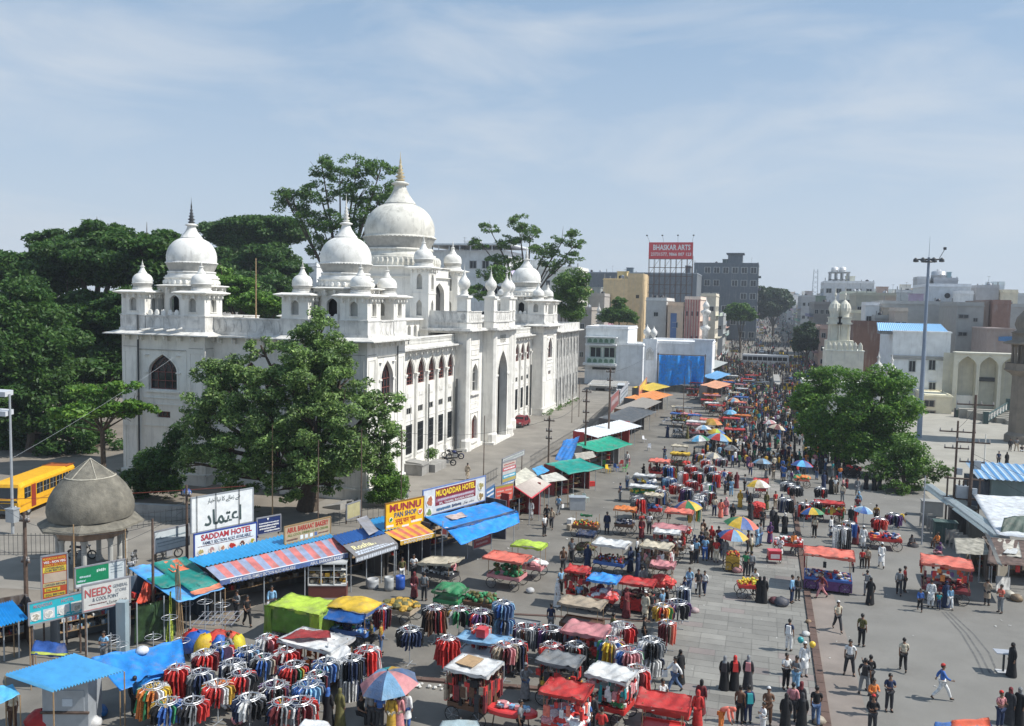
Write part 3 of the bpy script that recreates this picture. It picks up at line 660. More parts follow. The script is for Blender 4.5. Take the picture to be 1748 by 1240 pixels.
# ------------------------------------------------------------------ trees
def leaves(blobs,n_per,size,seed,flat=.75,sub=7,spread=.42):
 g=np.random.default_rng(seed);C=[]
 for(x,y,z,r)in blobs:
  k=max(4,int(sub*r*1.5));d=g.normal(size=(k,3));d/=np.linalg.norm(d,axis=1)[:,None];rad=r*(.55+.45*g.random((k,1)))
  c=np.array([x,y,z])+d*rad*np.array([1,1,flat]);rr_=r*spread*(.6+.7*g.random(k))
  for q,s_ in zip(c,rr_):
   n=int(n_per*1.9*(s_/.8)**2)+8;e=g.normal(size=(n,3));e/=np.linalg.norm(e,axis=1)[:,None]
   C.append(q+e*(s_*(.35+.65*g.random((n,1))**.6))*np.array([1,1,flat*.8]))
 C=np.concatenate(C);n=len(C);nr=g.normal(size=(n,3))*.55+np.array([0.15,0,.75]);nr/=np.linalg.norm(nr,axis=1)[:,None]
 a=np.cross(nr,g.normal(size=(n,3)));a/=np.linalg.norm(a,axis=1)[:,None];b=np.cross(nr,a);s_=size*(.6+.8*g.random((n,1)))
 V=np.empty((n,4,3));V[:,0]=C-a*s_;V[:,1]=C-b*s_*.45+nr*s_*.15;V[:,2]=C+a*s_;V[:,3]=C+b*s_*.45+nr*s_*.15
 me=bpy.data.meshes.new('crown');me.vertices.add(n*4);me.vertices.foreach_set('co',V.reshape(-1));me.loops.add(n*4);me.loops.foreach_set('vertex_index',np.arange(n*4))
 me.polygons.add(n);me.polygons.foreach_set('loop_start',np.arange(n)*4);me.polygons.foreach_set('loop_total',np.full(n,4));me.update();return me,n
NLEAF=0
def tree(name,label,base,blobs,lm_,n_per=26,size=.17,seed=1,trunk=.4,group=None,flat=.75,cat='tree',sub=7,spread=.42,fork=.35):
 global NLEAF
 t=thing(name,label,cat,(base[0],base[1],0),0,group);bl=[(x-base[0],y-base[1],z,r)for x,y,z,r in blobs]
 me,n=leaves(bl,n_per,size,seed,flat,sub,spread);NLEAF+=n;me.materials.append(lm_);put('crown',me,t)
 g=random.Random(seed);mb=MB();zc=sum(b[2]for b in bl)/len(bl);f=Vector((g.uniform(-.3,.3),g.uniform(-.3,.3),zc*fork))
 mb.tube((0,0,0),f*.5+Vector((.05,0,0)),trunk*1.25,trunk,9);mb.tube(f*.5+Vector((.05,0,0)),f,trunk,trunk*.85,9)
 for(x,y,z,r)in bl:
  e=Vector((x,y,z));mid=f.lerp(e,.5)+Vector((g.uniform(-.4,.4),g.uniform(-.4,.4),g.uniform(0,.5)*abs(e.z-f.z)*.3));q=trunk*(.28+.1*r)
  q=min(q,trunk*.7);mb.tube(f,mid,q,q*.65,6,cap=False);mb.tube(mid,e,q*.65,q*.25,5,cap=False)
  for k in range(3):
   d=Vector((g.gauss(0,1),g.gauss(0,1),g.gauss(.3,.8))).normalized()*r*.85;mb.tube(e*.8+mid*.2,e+d,q*.3,.02,4,cap=False)
 mb.o('trunk',BARK,t);return t
LG=leafmat("leaf_mid_green",(.095,.20,.035));LD=leafmat("leaf_dark_green",(.055,.135,.024),.4);LB=leafmat("leaf_bright_green",(.12,.26,.035));LP=leafmat("leaf_grey_green",(.165,.28,.08),.7);LF=leafmat("leaf_far_green",(.045,.085,.035),.3)
B=lambda p,r:(*p,r)
# broad rain tree beyond the building's south-west corner
tree('rain_tree','huge spreading dark green tree behind the left end of the domed building',(-85.90,92.00,9.81)[:2],[B((-97.47,95.00,19.87),6.2),B((-91.31,97.00,22.43),6.5),B((-83.63,95.00,22.36),6),B((-76.18,93.00,22.28),5.4),B((-97.53,92.00,14.20),6),B((-87.69,90.00,14.45),6.5),B((-78.95,88.00,13.21),6),B((-75.75,90.00,15.48),5),B((-90.58,88.00,8.32),6),B((-80.35,86.00,7.39),6),B((-97.27,99.00,24.19),3.6),B((-89.59,99.00,25.66),3.6),B((-78.68,97.00,24.45),3)],LD,30,.34,11,1.0,flat=.55,sub=5,spread=.38)
tree('leafy_tree','dense green tree filling the left edge above the yellow bus',(-76.71,74.00,4.59)[:2],[B((-79.63,74.00,16.10),4.5),B((-77.23,72.00,11.13),4.2),B((-76.24,74.00,7.20),4),B((-76.00,70.00,6.34),3.5),B((-73.17,74.00,2.22),3.4),B((-80.94,76.00,1.44),3.6),B((-72.97,78.00,3.66),3.3),B((-71.83,78.00,-0.28),3.2),B((-77.34,76.00,12.23),4)],LD,32,.26,12,.7,flat=.7,sub=5)
tree('almond_tree','small layered tree with broad bright leaves at the corner tower',(-55.04,60.50,6.34)[:2],[B((-57.34,60.00,9.11),1.1),B((-55.45,61.00,9.11),1.6),B((-52.96,61.00,9.48),1.3),B((-58.65,60.00,6.97),1.5),B((-56.12,60.00,7.37),1.9),B((-53.92,61.00,7.38),1.8),B((-52.00,62.00,7.37),1.2),B((-59.31,60.00,5.89),.8),B((-51.76,61.00,8.01),1.2)],LB,34,.21,13,.22,flat=.38,sub=8,fork=.7)
tree('mango_tree','rounded dark tree standing between the two front domes',(-95.98,145.00,20.52)[:2],[B((-99.26,150.00,30.00),6),B((-105.40,150.00,30.02),4.6),B((-93.91,150.00,29.98),5),B((-99.92,145.00,23.90),5.5),B((-92.07,145.00,23.95),5.5),B((-87.01,143.00,21.68),4),B((-99.05,140.00,21.45),4.6),B((-89.36,135.00,18.19),6)],LD,30,.36,14,.8,flat=.6,sub=6)
tree('low_green_tree','bright green treetops behind the terrace parapet left of the flagpole',(-71.49,108.00,16.35)[:2],[B((-76.43,108.00,17.54),3),B((-74.44,108.00,18.86),3),B((-69.21,106.00,16.81),3),B((-65.90,106.00,16.46),2.6),B((-78.34,110.00,20.59),2.8),B((-63.56,106.00,16.10),2.4)],LB,30,.26,15,.5,flat=.5)
tree('tall_airy_tree','tallest airy tree rising left of the great dome',(-65.87,125.00,27.86)[:2],[B((-69.63,125.00,38.70),2.6),B((-70.14,125.00,34.49),3.2),B((-66.99,126.00,37.39),2.4),B((-63.34,125.00,38.55),2.8),B((-59.71,126.00,38.15),2.6),B((-59.17,126.00,34.90),2.8),B((-63.82,126.00,34.51),3.2),B((-74.38,124.00,33.02),3),B((-76.00,124.00,33.99),2),B((-71.15,124.00,30.15),3),B((-65.88,124.00,30.11),3),B((-62.75,126.00,30.75),2.6),B((-68.49,124.00,27.79),2.6),B((-64.30,125.00,26.92),2.4),B((-60.69,126.00,32.59),2.4),B((-70.64,125.00,25.02),2)],LG,20,.24,16,.55,flat=.65,sub=5,spread=.36,fork=.5)
tree('airy_tree','airy tree with bare branching limbs behind the far dome',(-45.07,160.00,22.71)[:2],[B((-46.48,160.00,32.89),2.6),B((-44.07,160.00,30.63),2.8),B((-52.44,160.00,31.80),2),B((-54.21,160.00,28.94),2),B((-48.18,160.00,28.94),2.6),B((-50.51,160.00,25.52),2.4),B((-46.90,160.00,24.97),2.4),B((-41.06,160.00,27.25),3),B((-37.08,160.00,30.05),2.6),B((-34.76,160.00,28.93),1.8),B((-35.83,160.00,26.15),2.2),B((-39.83,160.00,24.45),2.4),B((-52.82,158.00,22.56),1.8)],LG,22,.24,17,.5,flat=.6,sub=5,spread=.36,fork=.55)
tree('drooping_tree','bushy green tree touching the end of the white building',(-36.5,158),[B((-34.83,156.00,21.58),3),B((-33.64,156.00,18.87),3),B((-34.69,156.00,16.12),2.6),B((-36.45,156.00,19.37),2.4),B((-32.61,156.00,22.15),1.6),B((-47.30,150.00,22.33),2.2),B((-50.55,148.00,19.02),1.8)],LG,30,.24,18,.35)
# big neem in front of the south facade
tree('neem_tree','big leafy tree covering the front corner of the domed building',(-35.5,61.5),[B((-33.88,60.00,15.13),1.9),B((-34.34,59.00,13.31),2.3),B((-32.59,60.00,13.32),2.1),B((-32.74,58.00,11.39),2.6),B((-31.80,60.00,11.04),2.2),B((-34.77,58.00,10.62),2.3),B((-37.10,58.00,10.51),2),B((-40.15,59.00,11.93),1.8),B((-42.06,59.00,11.13),1.9),B((-43.45,59.00,11.31),1.3),B((-40.55,58.00,9.41),2.2),B((-42.73,58.00,8.35),2.0),B((-38.42,58.00,7.66),2.4),B((-35.18,57.00,7.53),2.3),B((-32.16,57.00,8.16),2.5),B((-30.23,58.00,8.59),2.3),B((-28.76,60.00,9.35),1.7),B((-27.98,61.00,9.51),1.3),B((-28.24,60.00,7.08),1.8),B((-27.94,61.00,6.02),1.3),B((-29.72,58.00,5.93),2.2),B((-32.65,57.00,4.99),2.4),B((-35.69,57.00,4.76),2.2),B((-39.34,57.00,5.42),2.2),B((-42.75,58.00,5.50),2),B((-43.57,58.00,7.11),1.5),B((-38.82,57.00,3.37),1.8),B((-34.66,57.00,2.79),1.6),B((-28.73,59.00,4.92),1.6),B((-44.15,58.00,3.96),1.4),B((-31.45,58.00,3.07),1.2),B((-38.26,59.00,13.64),1.2)],LP,80,.15,19,.75,sub=8,spread=.34,fork=.28)
tree('dark_bush','dark green bush at the foot of the left corner tower',(-50.98,62.15),[B((-49.19,60.00,3.24),1.5),B((-50.40,60.00,1.88),1.4),B((-47.70,60.00,3.85),1.4),B((-48.02,60.00,1.82),1.4),B((-50.71,60.00,0.84),.9),B((-47.10,60.00,5.64),1.0)],LD,60,.15,20,.15,cat='bush',sub=12,spread=.6)
tree('bright_shrub','rounded bright green shrub beside the building corner behind the yellow sign',(-30.16,65.60),[B((-30.52,65.50,2.12),1.1),B((-29.66,66.00,1.99),1.0),B((-30.49,66.00,3.04),.9),B((-29.80,65.50,1.17),1.1),B((-30.65,65.00,0.95),.9)],LB,90,.12,21,.1,cat='bush',sub=14,spread=.6)
tree('small_shrub','little round shrub beside the parked motorbikes',(-34.61,86.86),[B((-32.09,80.50,1.95),.55),B((-32.28,80.50,1.57),.5)],LB,120,.09,22,.05,cat='bush',sub=14,spread=.6)
# trees on the plaza
tree('plaza_tree','broad bright green tree on the plaza left of the tall lamp mast',(9.33,102.46),[B((5.79,102.00,8.58),2.2),B((7.61,102.00,9.66),2),B((4.91,102.00,6.86),2),B((7.01,100.00,6.20),2.6),B((8.76,98.00,4.29),2.4),B((6.42,99.00,4.33),2),B((4.25,101.00,6.60),1.2),B((8.15,97.00,2.80),1.8),B((7.10,99.00,2.74),1.7),B((5.27,100.00,3.79),1.6),B((6.21,99.00,2.03),1.3),B((9.58,96.00,1.79),1.5)],LB,40,.19,23,.35,flat=.8)
tree('plaza_tree','densest green tree of the plaza, its crown touching the tall lamp mast',(12.76,100.21),[B((10.88,98.00,9.50),2.3),B((12.61,98.00,9.89),2.2),B((14.07,98.00,9.33),1.8),B((10.90,97.00,6.77),2.6),B((13.20,97.00,6.89),2.6),B((14.90,97.00,6.99),1.7),B((11.49,96.00,4.12),2.4),B((13.74,96.00,4.57),2.2),B((10.12,97.00,4.83),1.8),B((11.76,95.00,2.12),1.8),B((10.31,95.00,2.64),1.6)],LB,40,.19,24,.35,flat=.8)
tree('plaza_tree','lower feathery green tree in front of the striped footbridge roof',(13.59,87.62),[B((12.34,89.00,2.90),1.6),B((13.76,90.00,3.70),1.9),B((14.86,90.00,2.62),1.6),B((13.72,89.00,1.56),1.6),B((12.03,88.00,1.34),1.3),B((16.71,90.00,2.18),1.1),B((15.96,90.00,1.54),1),B((17.49,90.00,1.95),.8),B((14.63,88.00,0.97),1),B((12.71,87.00,0.45),1.2),B((11.33,89.00,1.96),1.5),B((13.92,89.00,2.73),1.8)],LG,44,.16,25,.25,flat=.8)
tree('street_tree','dark tree at the far crossing right of the long white bus',(12.46,265.00,4.63)[:2],[B((11.93,265.00,9.46),3.4),B((13.66,265.00,7.27),3),B((10.91,265.00,6.31),2.6),B((12.66,265.00,11.56),2.2)],LF,26,.4,26,.4)
tree('roof_level_tree','dark round tree in front of the peach coloured house',(-34.76,215.00,11.43)[:2],[B((-35.61,215.00,15.12),3),B((-37.85,215.00,14.33),2.4),B((-32.61,215.00,14.45),2.4),B((-35.69,215.00,17.65),2)],LG,34,.3,27,.35)
tree('distant_tree','bright small tree below the grey hotel tower',(-8.11,330.00,9.44)[:2],[B((-8.76,330.00,15.35),4),B((-11.51,330.00,14.84),3),B((-5.55,330.00,14.33),3)],LG,22,.5,28,.4)
tree('distant_tree','big dark tree right of the grey hotel',(4.81,480.00,10.98)[:2],[B((-0.24,480.00,23.50),6),B((5.84,480.00,22.66),6.5),B((3.00,480.00,18.19),7),B((9.00,480.00,18.94),5),B((-1.51,480.00,17.15),6)],LF,12,.8,29,.7)
for k,(px,py,Yp)in enumerate(((-42,500,240),(-58,250,1),(-110,200,1),(-130,260,1))):
 x,y=(-95-14*k,150+30*k);tree('distant_tree',['round tree far behind the rain tree','second treetop far behind the rain tree','third treetop far behind the rain tree','farthest treetop behind the rain tree'][k],(x,y),[(x+rnd.uniform(-5,5),y+rnd.uniform(-3,3),8+rnd.uniform(-2,5),5)for _ in range(6)],LF,12,.5,40+k,.5)
nt_=bpy.data.objects['neem_tree'];g=np.random.default_rng(5);cr=[c for c in nt_.children if c.name.startswith('crown')][0].data
co=np.empty(len(cr.vertices)*3);cr.vertices.foreach_get('co',co);co=co.reshape(-1,3);mb=MB()
for p in co[g.choice(len(co),2600)]:s_=.05;mb.poly([(p[0]-s_,p[1]-.05,p[2]+.03),(p[0],p[1]-.08,p[2]-.02),(p[0]+s_,p[1]-.05,p[2]+.04),(p[0],p[1]-.02,p[2]+.09)])
stuff(mb.o('blossom',mat('pale_blossom',(.5,.55,.28),.7,.3,4),nt_))
# undergrowth and grass verge along the far wall foot
me,n=leaves([(XT+.6+.25*math.sin(i),126+i*1.1,.25,.5)for i in range(0,22)],40,.1,31);me.materials.append(LG)
stuff(tag(put('weeds',me),'strip of weeds growing along the foot of the white building','weeds'))
me,n=leaves([(-49+i*.9,60.5+math.sin(i),.2,.45)for i in range(12)]+[(-62+i*1.1,64+math.sin(i*2),.5,.8)for i in range(5)],40,.1,32);me.materials.append(LD)
stuff(tag(put('undergrowth',me),'low undergrowth on the bare earth before the domed building','undergrowth'))
print('leaves',NLEAF)
# ------------------------------------------------------------------ distant town
PANE=MB();PANE.bx(-.5,.5,0,.06,0,1,0);PANE.bx(-.56,-.46,-.05,.1,-.03,1.03,1);PANE.bx(.46,.56,-.05,.1,-.03,1.03,1);PANE.bx(-.58,.58,-.12,.1,1.0,1.08,1);PANE.bx(-.56,.56,-.12,.1,-.06,0.0,1);PANE.bx(-.03,.03,-.03,.08,0,1,1)
PANE=PANE.mesh('window',[GLASS,WPAINT])
HAZE_GREY=(.42,.42,.40)
def building(label,x0,x1,y0,y1,z1,colr,rows=2,cols=3,side='R',trim=None,z0=None,name='town_building',para=.7,wsz=(1.1,1.3),street=True,group=None,extras=None,skip=0,seed=0,cat='building'):
 g=random.Random(int(abs(x0*7+y0*3))+seed);zb=gz(0,y0)-.5 if z0 is None else z0;colr=tuple(min(.82,c_*1.22)for c_ in colr)
 t=thing(name,label,cat,(0,0,0),0,group);mb=MB();mb.bx(x0,x1,y0,y1,zb,z1)
 put('wall',mb.mesh('wall',WPAINT),t,color=colr)
 mb=MB();e=.18
 mb.bx(x0-e,x1+e,y0-e,y1+e,z1,z1+.18)
 for(a,b,c,d)in((x0,x1,y0,y0+.2),(x0,x1,y1-.2,y1),(x0,x0+.2,y0+.2,y1-.2),(x1-.2,x1,y0+.2,y1-.2)):mb.bx(a,b,c,d,z1+.18,z1+.18+para)
 put('roof_parapet',mb.mesh('parapet',WPAINT),t,color=trim or tuple(min(.8,q*1.08)for q in colr))
 H_=z1-max(zb,0)
 fl=H_/max(rows,1)
 if rows and cols:
  w_=(x1-x0)/cols
  for r_ in range(rows):
   for c_ in range(cols):
    if g.random()<.12:continue
    s_=(min(wsz[0],w_*.7),1,min(wsz[1],fl*.6));put('window',PANE,t,(x0+w_*(c_+.5),y0-.05,z1-fl*(r_+1)+fl*.35),color=(.5,.5,.48),sc_=s_)
  if street:
   xs=x1 if side=='R'else x0;n=max(1,int((y1-y0)/4));L_=(y1-y0)/n
   for r_ in range(rows):
    for c_ in range(n):
     put('window',PANE,t,(xs+(.05 if side=='R'else-.05),y0+L_*(c_+.5),z1-fl*(r_+1)+fl*.35),R(90)if side=='R'else R(-90),(.5,.5,.48),(min(wsz[0],L_*.6),1,min(wsz[1],fl*.6)))
  for r_ in range(1,rows):
   mb=MB().bx(x0-.1,x1+.1,y0-.1,y0-.002,z1-fl*r_-.12,z1-fl*r_+.1);put('floor_band',mb.mesh('band',WPAINT),t,color=trim or colr)
 if rows and street:
  xs=x1 if side=='R'else x0;d_=1 if side=='R'else-1
  for r_ in range(1,rows+1):
   za=z1-fl*r_+fl*.12;o1,o2=sorted((xs,xs+d_*1.3));put('balcony',MB().bx(o1,o2,y0+.5,y1-.5,za,za+.15).bx(*sorted((xs+d_*1.2,xs+d_*1.3)),y0+.5,y1-.5,za+.15,za+(1.0 if g.random()<.6 else.3)).mesh('b',WPAINT),t,color=tuple(q*g.uniform(.6,1.2)for q in colr))
 if x1-x0>5 and rows and cat=='building':
  for k in range(g.choice((1,2,2))):c_=g.choice(((.02,.02,.025),(.02,.02,.025),(.4,.42,.45)));water_tank(g.uniform(x0+1.2,x1-1.2),g.uniform(y0+1,y0+5),z1+.18,c_,t)
  if g.random()<.65:a=g.uniform(x0+.4,x1-3.6);put('stair_cabin',MB().bx(a,a+3,y0+3,y0+6.5,z1+.18,z1+2.6).bx(a-.2,a+3.2,y0+2.8,y0+6.7,z1+2.6,z1+2.75).mesh('c',WPAINT),t,color=tuple(min(.7,q*g.uniform(.7,1.3))for q in colr))
  mb=MB()
  for k in range(5):xx=x0+.3+(x1-x0-.6)*k/4;mb.bx(xx-.12,xx+.12,y0+.25,y0+.5,z1+.18,z1+g.uniform(.9,2.1))
  put('column_stubs',mb.mesh('c',WPAINT),t,color=(.3,.3,.29));mb=MB();xx=g.uniform(x0+.5,x1-.5);mb.tube((xx,y0+2,z1),(xx,y0+2,z1+3.5),.04,n=3).tube((xx-.5,y0+2,z1+3.3),(xx+.5,y0+2,z1+3.3),.03,n=3);put('aerial',mb.mesh('a',BLACKM),t)
 return t
def water_tank(x,y,z,c=(.02,.02,.02),par=None):
 mb=MB().lathe([(0,0),(.6,0),(.62,.1),(.6,.5),(.64,.55),(.6,.6),(.6,1.05),(.4,1.25),(.18,1.3),(.18,1.4),(0,1.42)],12);return put('water_tank',mb.mesh('water_tank',PLAST,True),par,(x,y,z),color=c)
q=(-33.31,-3.44,37.22)
hot=building('tall grey hotel block with a stair tower above its flat roof',q[0],q[1],420,450,q[2],(.10,.115,.13),6,7,'R',(.13,.15,.17),wsz=(2.6,2.6))
q2=(-17.68,-10.90,42.35);put('stair_tower',MB().bx(q2[0],q2[1],422,432,q[2],q2[2]).mesh('tower',WPAINT),hot,color=(.13,.15,.17));put('tower_cap',MB().bx(q2[0]-.8,q2[1]+.8,421,433,q2[2],q2[2]+.5).mesh('cap',WPAINT),hot,color=(.1,.12,.14))
q=(-34.02,-18.57,35.34);building('lower dark grey annexe left of the hotel block',q[0]-4,q[1]-22,455,470,q[2]+2,(.11,.12,.135),4,4)
q=(-84.36,-29.51,31.55);hall=building('long low dark hall with a pale flat roof edge',q[0],q[1],390,420,q[2],(.11,.125,.14),1,14,'R',(.3,.33,.36),para=.3,wsz=(3.4,1.6))
q=(-47.91,-40.31,24.83);a=building('peach coloured house, its lower wing on the left',q[0],q[1]-.05,260,272,q[2],(.62,.47,.27),2,2,para=.25)
q2=(-40.36,-35.72,26.86);put('tall_wing',MB().bx(q2[0],q2[1],260,274,0,q2[2]).mesh('wing',WPAINT),a,color=(.66,.50,.29));put('window',PANE,a,((q2[0]+q2[1])/2+.8,259.95,q2[2]-7.5),color=(.3,.2,.1),sc_=(.9,1,.9))
q=(-51.23,-45.58,19.62);building('dull grey house left of the round tree',q[0],q[1],250,262,q[2],(.33,.31,.29),2,2)
q=(-49.49,-45.39,15.55);building('low brown-grey house behind the far end of the white building',q[0]-6,q[1],230,240,q[2],(.30,.27,.24),2,2)
q=(-29.92,-24.58,18.47);building('narrow pale grey house below the red billboard',q[0],q[1],225,245,q[2],(.46,.46,.45),3,1,wsz=(1.1,1.0))
q=(-23.91,-19.90,17.35);pe=building('peach house with a blue panel round its window',q[0],q[1],222,240,q[2],(.60,.45,.33),2,1,wsz=(1.3,1.3),street=False)
qb=(-23.09,-20.86,15.39);put('blue_panel',MB().bx(qb[0],qb[1]-.7,221.88,221.96,4,qb[2]).mesh('panel',WPAINT),pe,color=(.13,.2,.38))
q=(-19.65,-15.68,18.93);st=building('pink and cream striped building beside the minaret spires',q[0],q[1],222,244,q[2],(.62,.50,.42),3,3,wsz=(.9,1.1))
for i in range(6):xx=q[0]+(q[1]-q[0])*(i+.5)/6;put('red_stripe',MB().bx(xx-.12,xx+.12,221.7,221.93,3,q[2]).mesh('stripe',WPAINT),st,color=(.5,.18,.16))
q=(-18.44,-14.01,21.34);building('cream house with a tall blank side wall near the hotel',q[0],q[1],262,280,q[2]-1,(.55,.50,.40),3,2)
q=(-15.68,-13.34,13.99);building('small grey shop house below the bright small tree',q[0]-2,q[1],300,320,q[2],(.30,.31,.31),2,2)
q=(-15.41,-8.54,6.74);building('row of low grey shops beside the busy crossing',q[0],q[1]-4,205,245,q[2]-1.2,(.26,.26,.25),1,4,wsz=(1.8,1.6))
# white modern block behind the airy tree
q=(-74.87,-56.81,30.33);mo=building('white modern block with a flat roof canopy behind the turrets',q[0],q[1],185,200,q[2]-1.6,(.66,.68,.70),5,6,para=.2,wsz=(1.6,1.6))
put('roof_canopy',MB().bx(q[0]-2,q[1]+2,183,202,q[2]-.2,q[2]+.15).mesh('canopy',WPAINT),mo,color=(.75,.78,.8))
for i in range(8):xx=q[0]+(q[1]-q[0])*i/7;put('canopy_post',MB().bx(xx-.1,xx+.1,183.5,183.7,q[2]-1.5,q[2]-.2).mesh('post',WPAINT),mo,color=(.7,.72,.74))
put('blue_band',MB().bx(q[0]-1,q[1]+8,184.5,184.9,11.2,12.2).mesh('band',WPAINT),mo,color=(.08,.16,.32))
q=(-70.49,-49.78,26.66);building('pale block showing through the airy tree branches',q[0],q[1],232,246,q[2],(.62,.60,.55),4,6)
q=(-124.04,-117.28,25.21);building('white roofs glimpsed between the front domes',q[0],q[1]+10,190,205,q[2],(.7,.7,.68),4,5)
# billboard on its scaffold
q=(-34.51,-21.36,36.39);zt=q[2];zb_=(-34.35,-21.19,31.45)[2];zf_=(-33.77,-20.56,13.20)[2]
bb=thing('billboard','red billboard with white capitals high on a steel scaffold','billboard')
put('panel',MB().bx(q[0],q[1],261.9,262.1,zb_,zt).mesh('panel',PAINT),bb,color=(.62,.07,.08))
mb=MB()
for i in range(9):
 x=q[0]+(q[1]-q[0])*i/8
 for y in(262.4,264.6):mb.tube((x,y,zf_-2),(x,y,zt if y<263 else zb_+1),.09,n=4)
for k in range(8):
 z=zf_+(zb_-zf_)*k/7.0
 for y in(262.4,264.6):mb.tube((q[0],y,z),(q[1],y,z),.07,n=4)
 for i in range(8):
  x=q[0]+(q[1]-q[0])*i/8;w_=(q[1]-q[0])/8;mb.tube((x,262.4,z),(x+w_,262.4,z+(zb_-zf_)/7*(1 if(i+k)%2 else 0)-0),.05,n=4)
 if k%2:mb.tube((q[0],262.4,z),(q[0],264.6,z),.05,n=4)
mb.o('scaffold',RUST,bb)
for i in range(4):
 x=q[0]+(q[1]-q[0])*(.02+.32*i);m2=MB().tube((x,262,zt),(x-.6+i*.4,259.5,zt+1.8),.04,n=4);m2.ob((x-.6+i*.4,259.3,zt+1.7),(.5,.4,.35));m2.o('flood_lamp',BLACKM,bb)
BBQ=(q[0],q[1],zb_,zt)
# whitewashed mosque-like hall with the hanging blue tarpaulin
q=(-24.69,-10.67,9.09);wh=building('white hall behind the hanging blue tarpaulin',q[0],q[1],185,203,q[2],(.78,.79,.80),0,0,para=.45)
mb=MB();mb.bx(q[1]-3.2,q[1]+.5,183.5,185,0,q[2]+1.0);mb.bx(q[1]-3.5,q[1]+.8,183.2,185,q[2]+1.0,q[2]+1.3);put('corner_pier',mb.mesh('pier',WPAINT),wh,color=(.78,.79,.8));put('corner_pier',MB().bx(q[0]-.2,q[0]+2.8,184,184.995,0,q[2]+1.0).mesh('pier',WPAINT),wh,color=(.78,.79,.8))
F=Face((q[0],184.0),(1,0),(0,-1));mb=MB()
for c in(1.4,):arch_band(mb,F,c,1.4,q[2]-2,q[2]-.9,.15,.1,0,q[2]-3.6)
mb.poly([F.p(.7,q[2]-3.6,-.02),F.p(2.1,q[2]-3.6,-.02),F.p(2.1,q[2]-2,-.02),F.p(1.4,q[2]-1,-.02),F.p(.7,q[2]-2,-.02)]);mb.o('blind_arch',WALLD,wh)
for k,(dx,s_)in enumerate(((.6,1),(2.0,.9))):put('roof_finial',MB().lathe([(.4,0),(.3,.5),(.5,.7),(.85,1.3),(.8,1.8),(.4,2.3),(.12,2.7),(.02,3.2)],14).mesh('finial',WALL,True),wh,(q[0]+dx,184.6,q[2]+1.0),sc_=s_)
def spire(x,y,z0,h,parent=None,name='minaret_spire',s_=1.0):
 mb=MB();P=[]
 for k in range(4):z=h*k/4;P+=[(.7*s_,z),(.7*s_,z+h*.14),(1.15*s_,z+h*.17),(1.15*s_,z+h*.2),(.6*s_,z+h*.215),(.6*s_,z+h*.25)]
 P+=[(.65*s_,h),(.8*s_,h+.5),(.5*s_,h+1.1),(.1,h+1.6),(.02,h+2.6)];mb.lathe(P,10);return put(name,mb.mesh('spire',WALLD,True),parent,(x,y,z0))
p=(-13.17,205.00,12.27);tag(spire(p[0],205,2,15),'ornate whitish minaret spire beside the striped building','minaret')
p=(-40.55,215.00,13.51);tag(spire(p[0],215,8,7.2,s_=.7),'small white minaret spire left of the round tree','minaret')
# hanging blue tarpaulin on its frame
A=(-19.95,172.00,7.44);Bq=(-11.08,172.00,7.65);Cq=(-10.66,172.00,2.07);Dq=(-19.53,172.00,1.54)
tp=thing('hanging_tarpaulin','big blue tarpaulin hanging like a curtain before the white hall','tarpaulin',(0,0,0))
mb=MB();n=36;m_=10;b0=0;rr=random.Random(2);ph=[rr.random()*6 for _ in range(8)]
fold=lambda u,v:.5*math.sin(u*15+ph[0]+v*2.5)+.3*math.sin(u*29+ph[1]-v*2)+.15*math.sin(u*55+v*3)
for sd in(0,.03):
 for j in range(m_+1):
  for i in range(n+1):
   u,v=i/n,j/m_;mb.v.append((A[0]+(Bq[0]-A[0])*u+.1*math.sin(v*4),172+fold(u,v)*(.4+.6*v)+sd,A[2]+(Dq[2]-A[2])*v*(1+.05*math.sin(u*7))))
k_=(n+1)*(m_+1)
for sd in(0,1):
 for j in range(m_):
  for i in range(n):a=sd*k_+j*(n+1)+i;mb.f.append((a,a+1,a+n+2,a+n+1));mb.m.append(0)
put('cloth',mb.mesh('cloth',TARP,True),tp,color=(.04,.40,1.0))
mb=MB().tube((A[0]-.2,172.3,0),(A[0]-.2,172.3,A[2]+.4),.1);mb.tube((Bq[0]+.2,172.3,0),(Bq[0]+.2,172.3,A[2]+.4),.1);mb.tube((A[0]-.4,172.3,A[2]+.1),(Bq[0]+.4,172.3,A[2]+.1),.08);mb.tube(((A[0]+Bq[0])/2+2,171.2,0),((A[0]+Bq[0])/2+2,171.2,A[2]-1),.06);mb.o('frame',RUST,tp)
rw=thing('rubble_wall','old stone wall below the hanging blue tarpaulin','wall');mb=MB();x=A[0]-3;rr=random.Random(5)
while x<Bq[0]+3:
 w_=rr.uniform(.7,1.3);z=0
 while z<A[2]-6.2:h=rr.uniform(.4,.6);mb.bx(x+.03,x+w_-.03,173-rr.uniform(.0,.12),173.6,z+.02,z+h);z+=h
 x+=w_
stuff(mb.o('stone',STONE,rw))
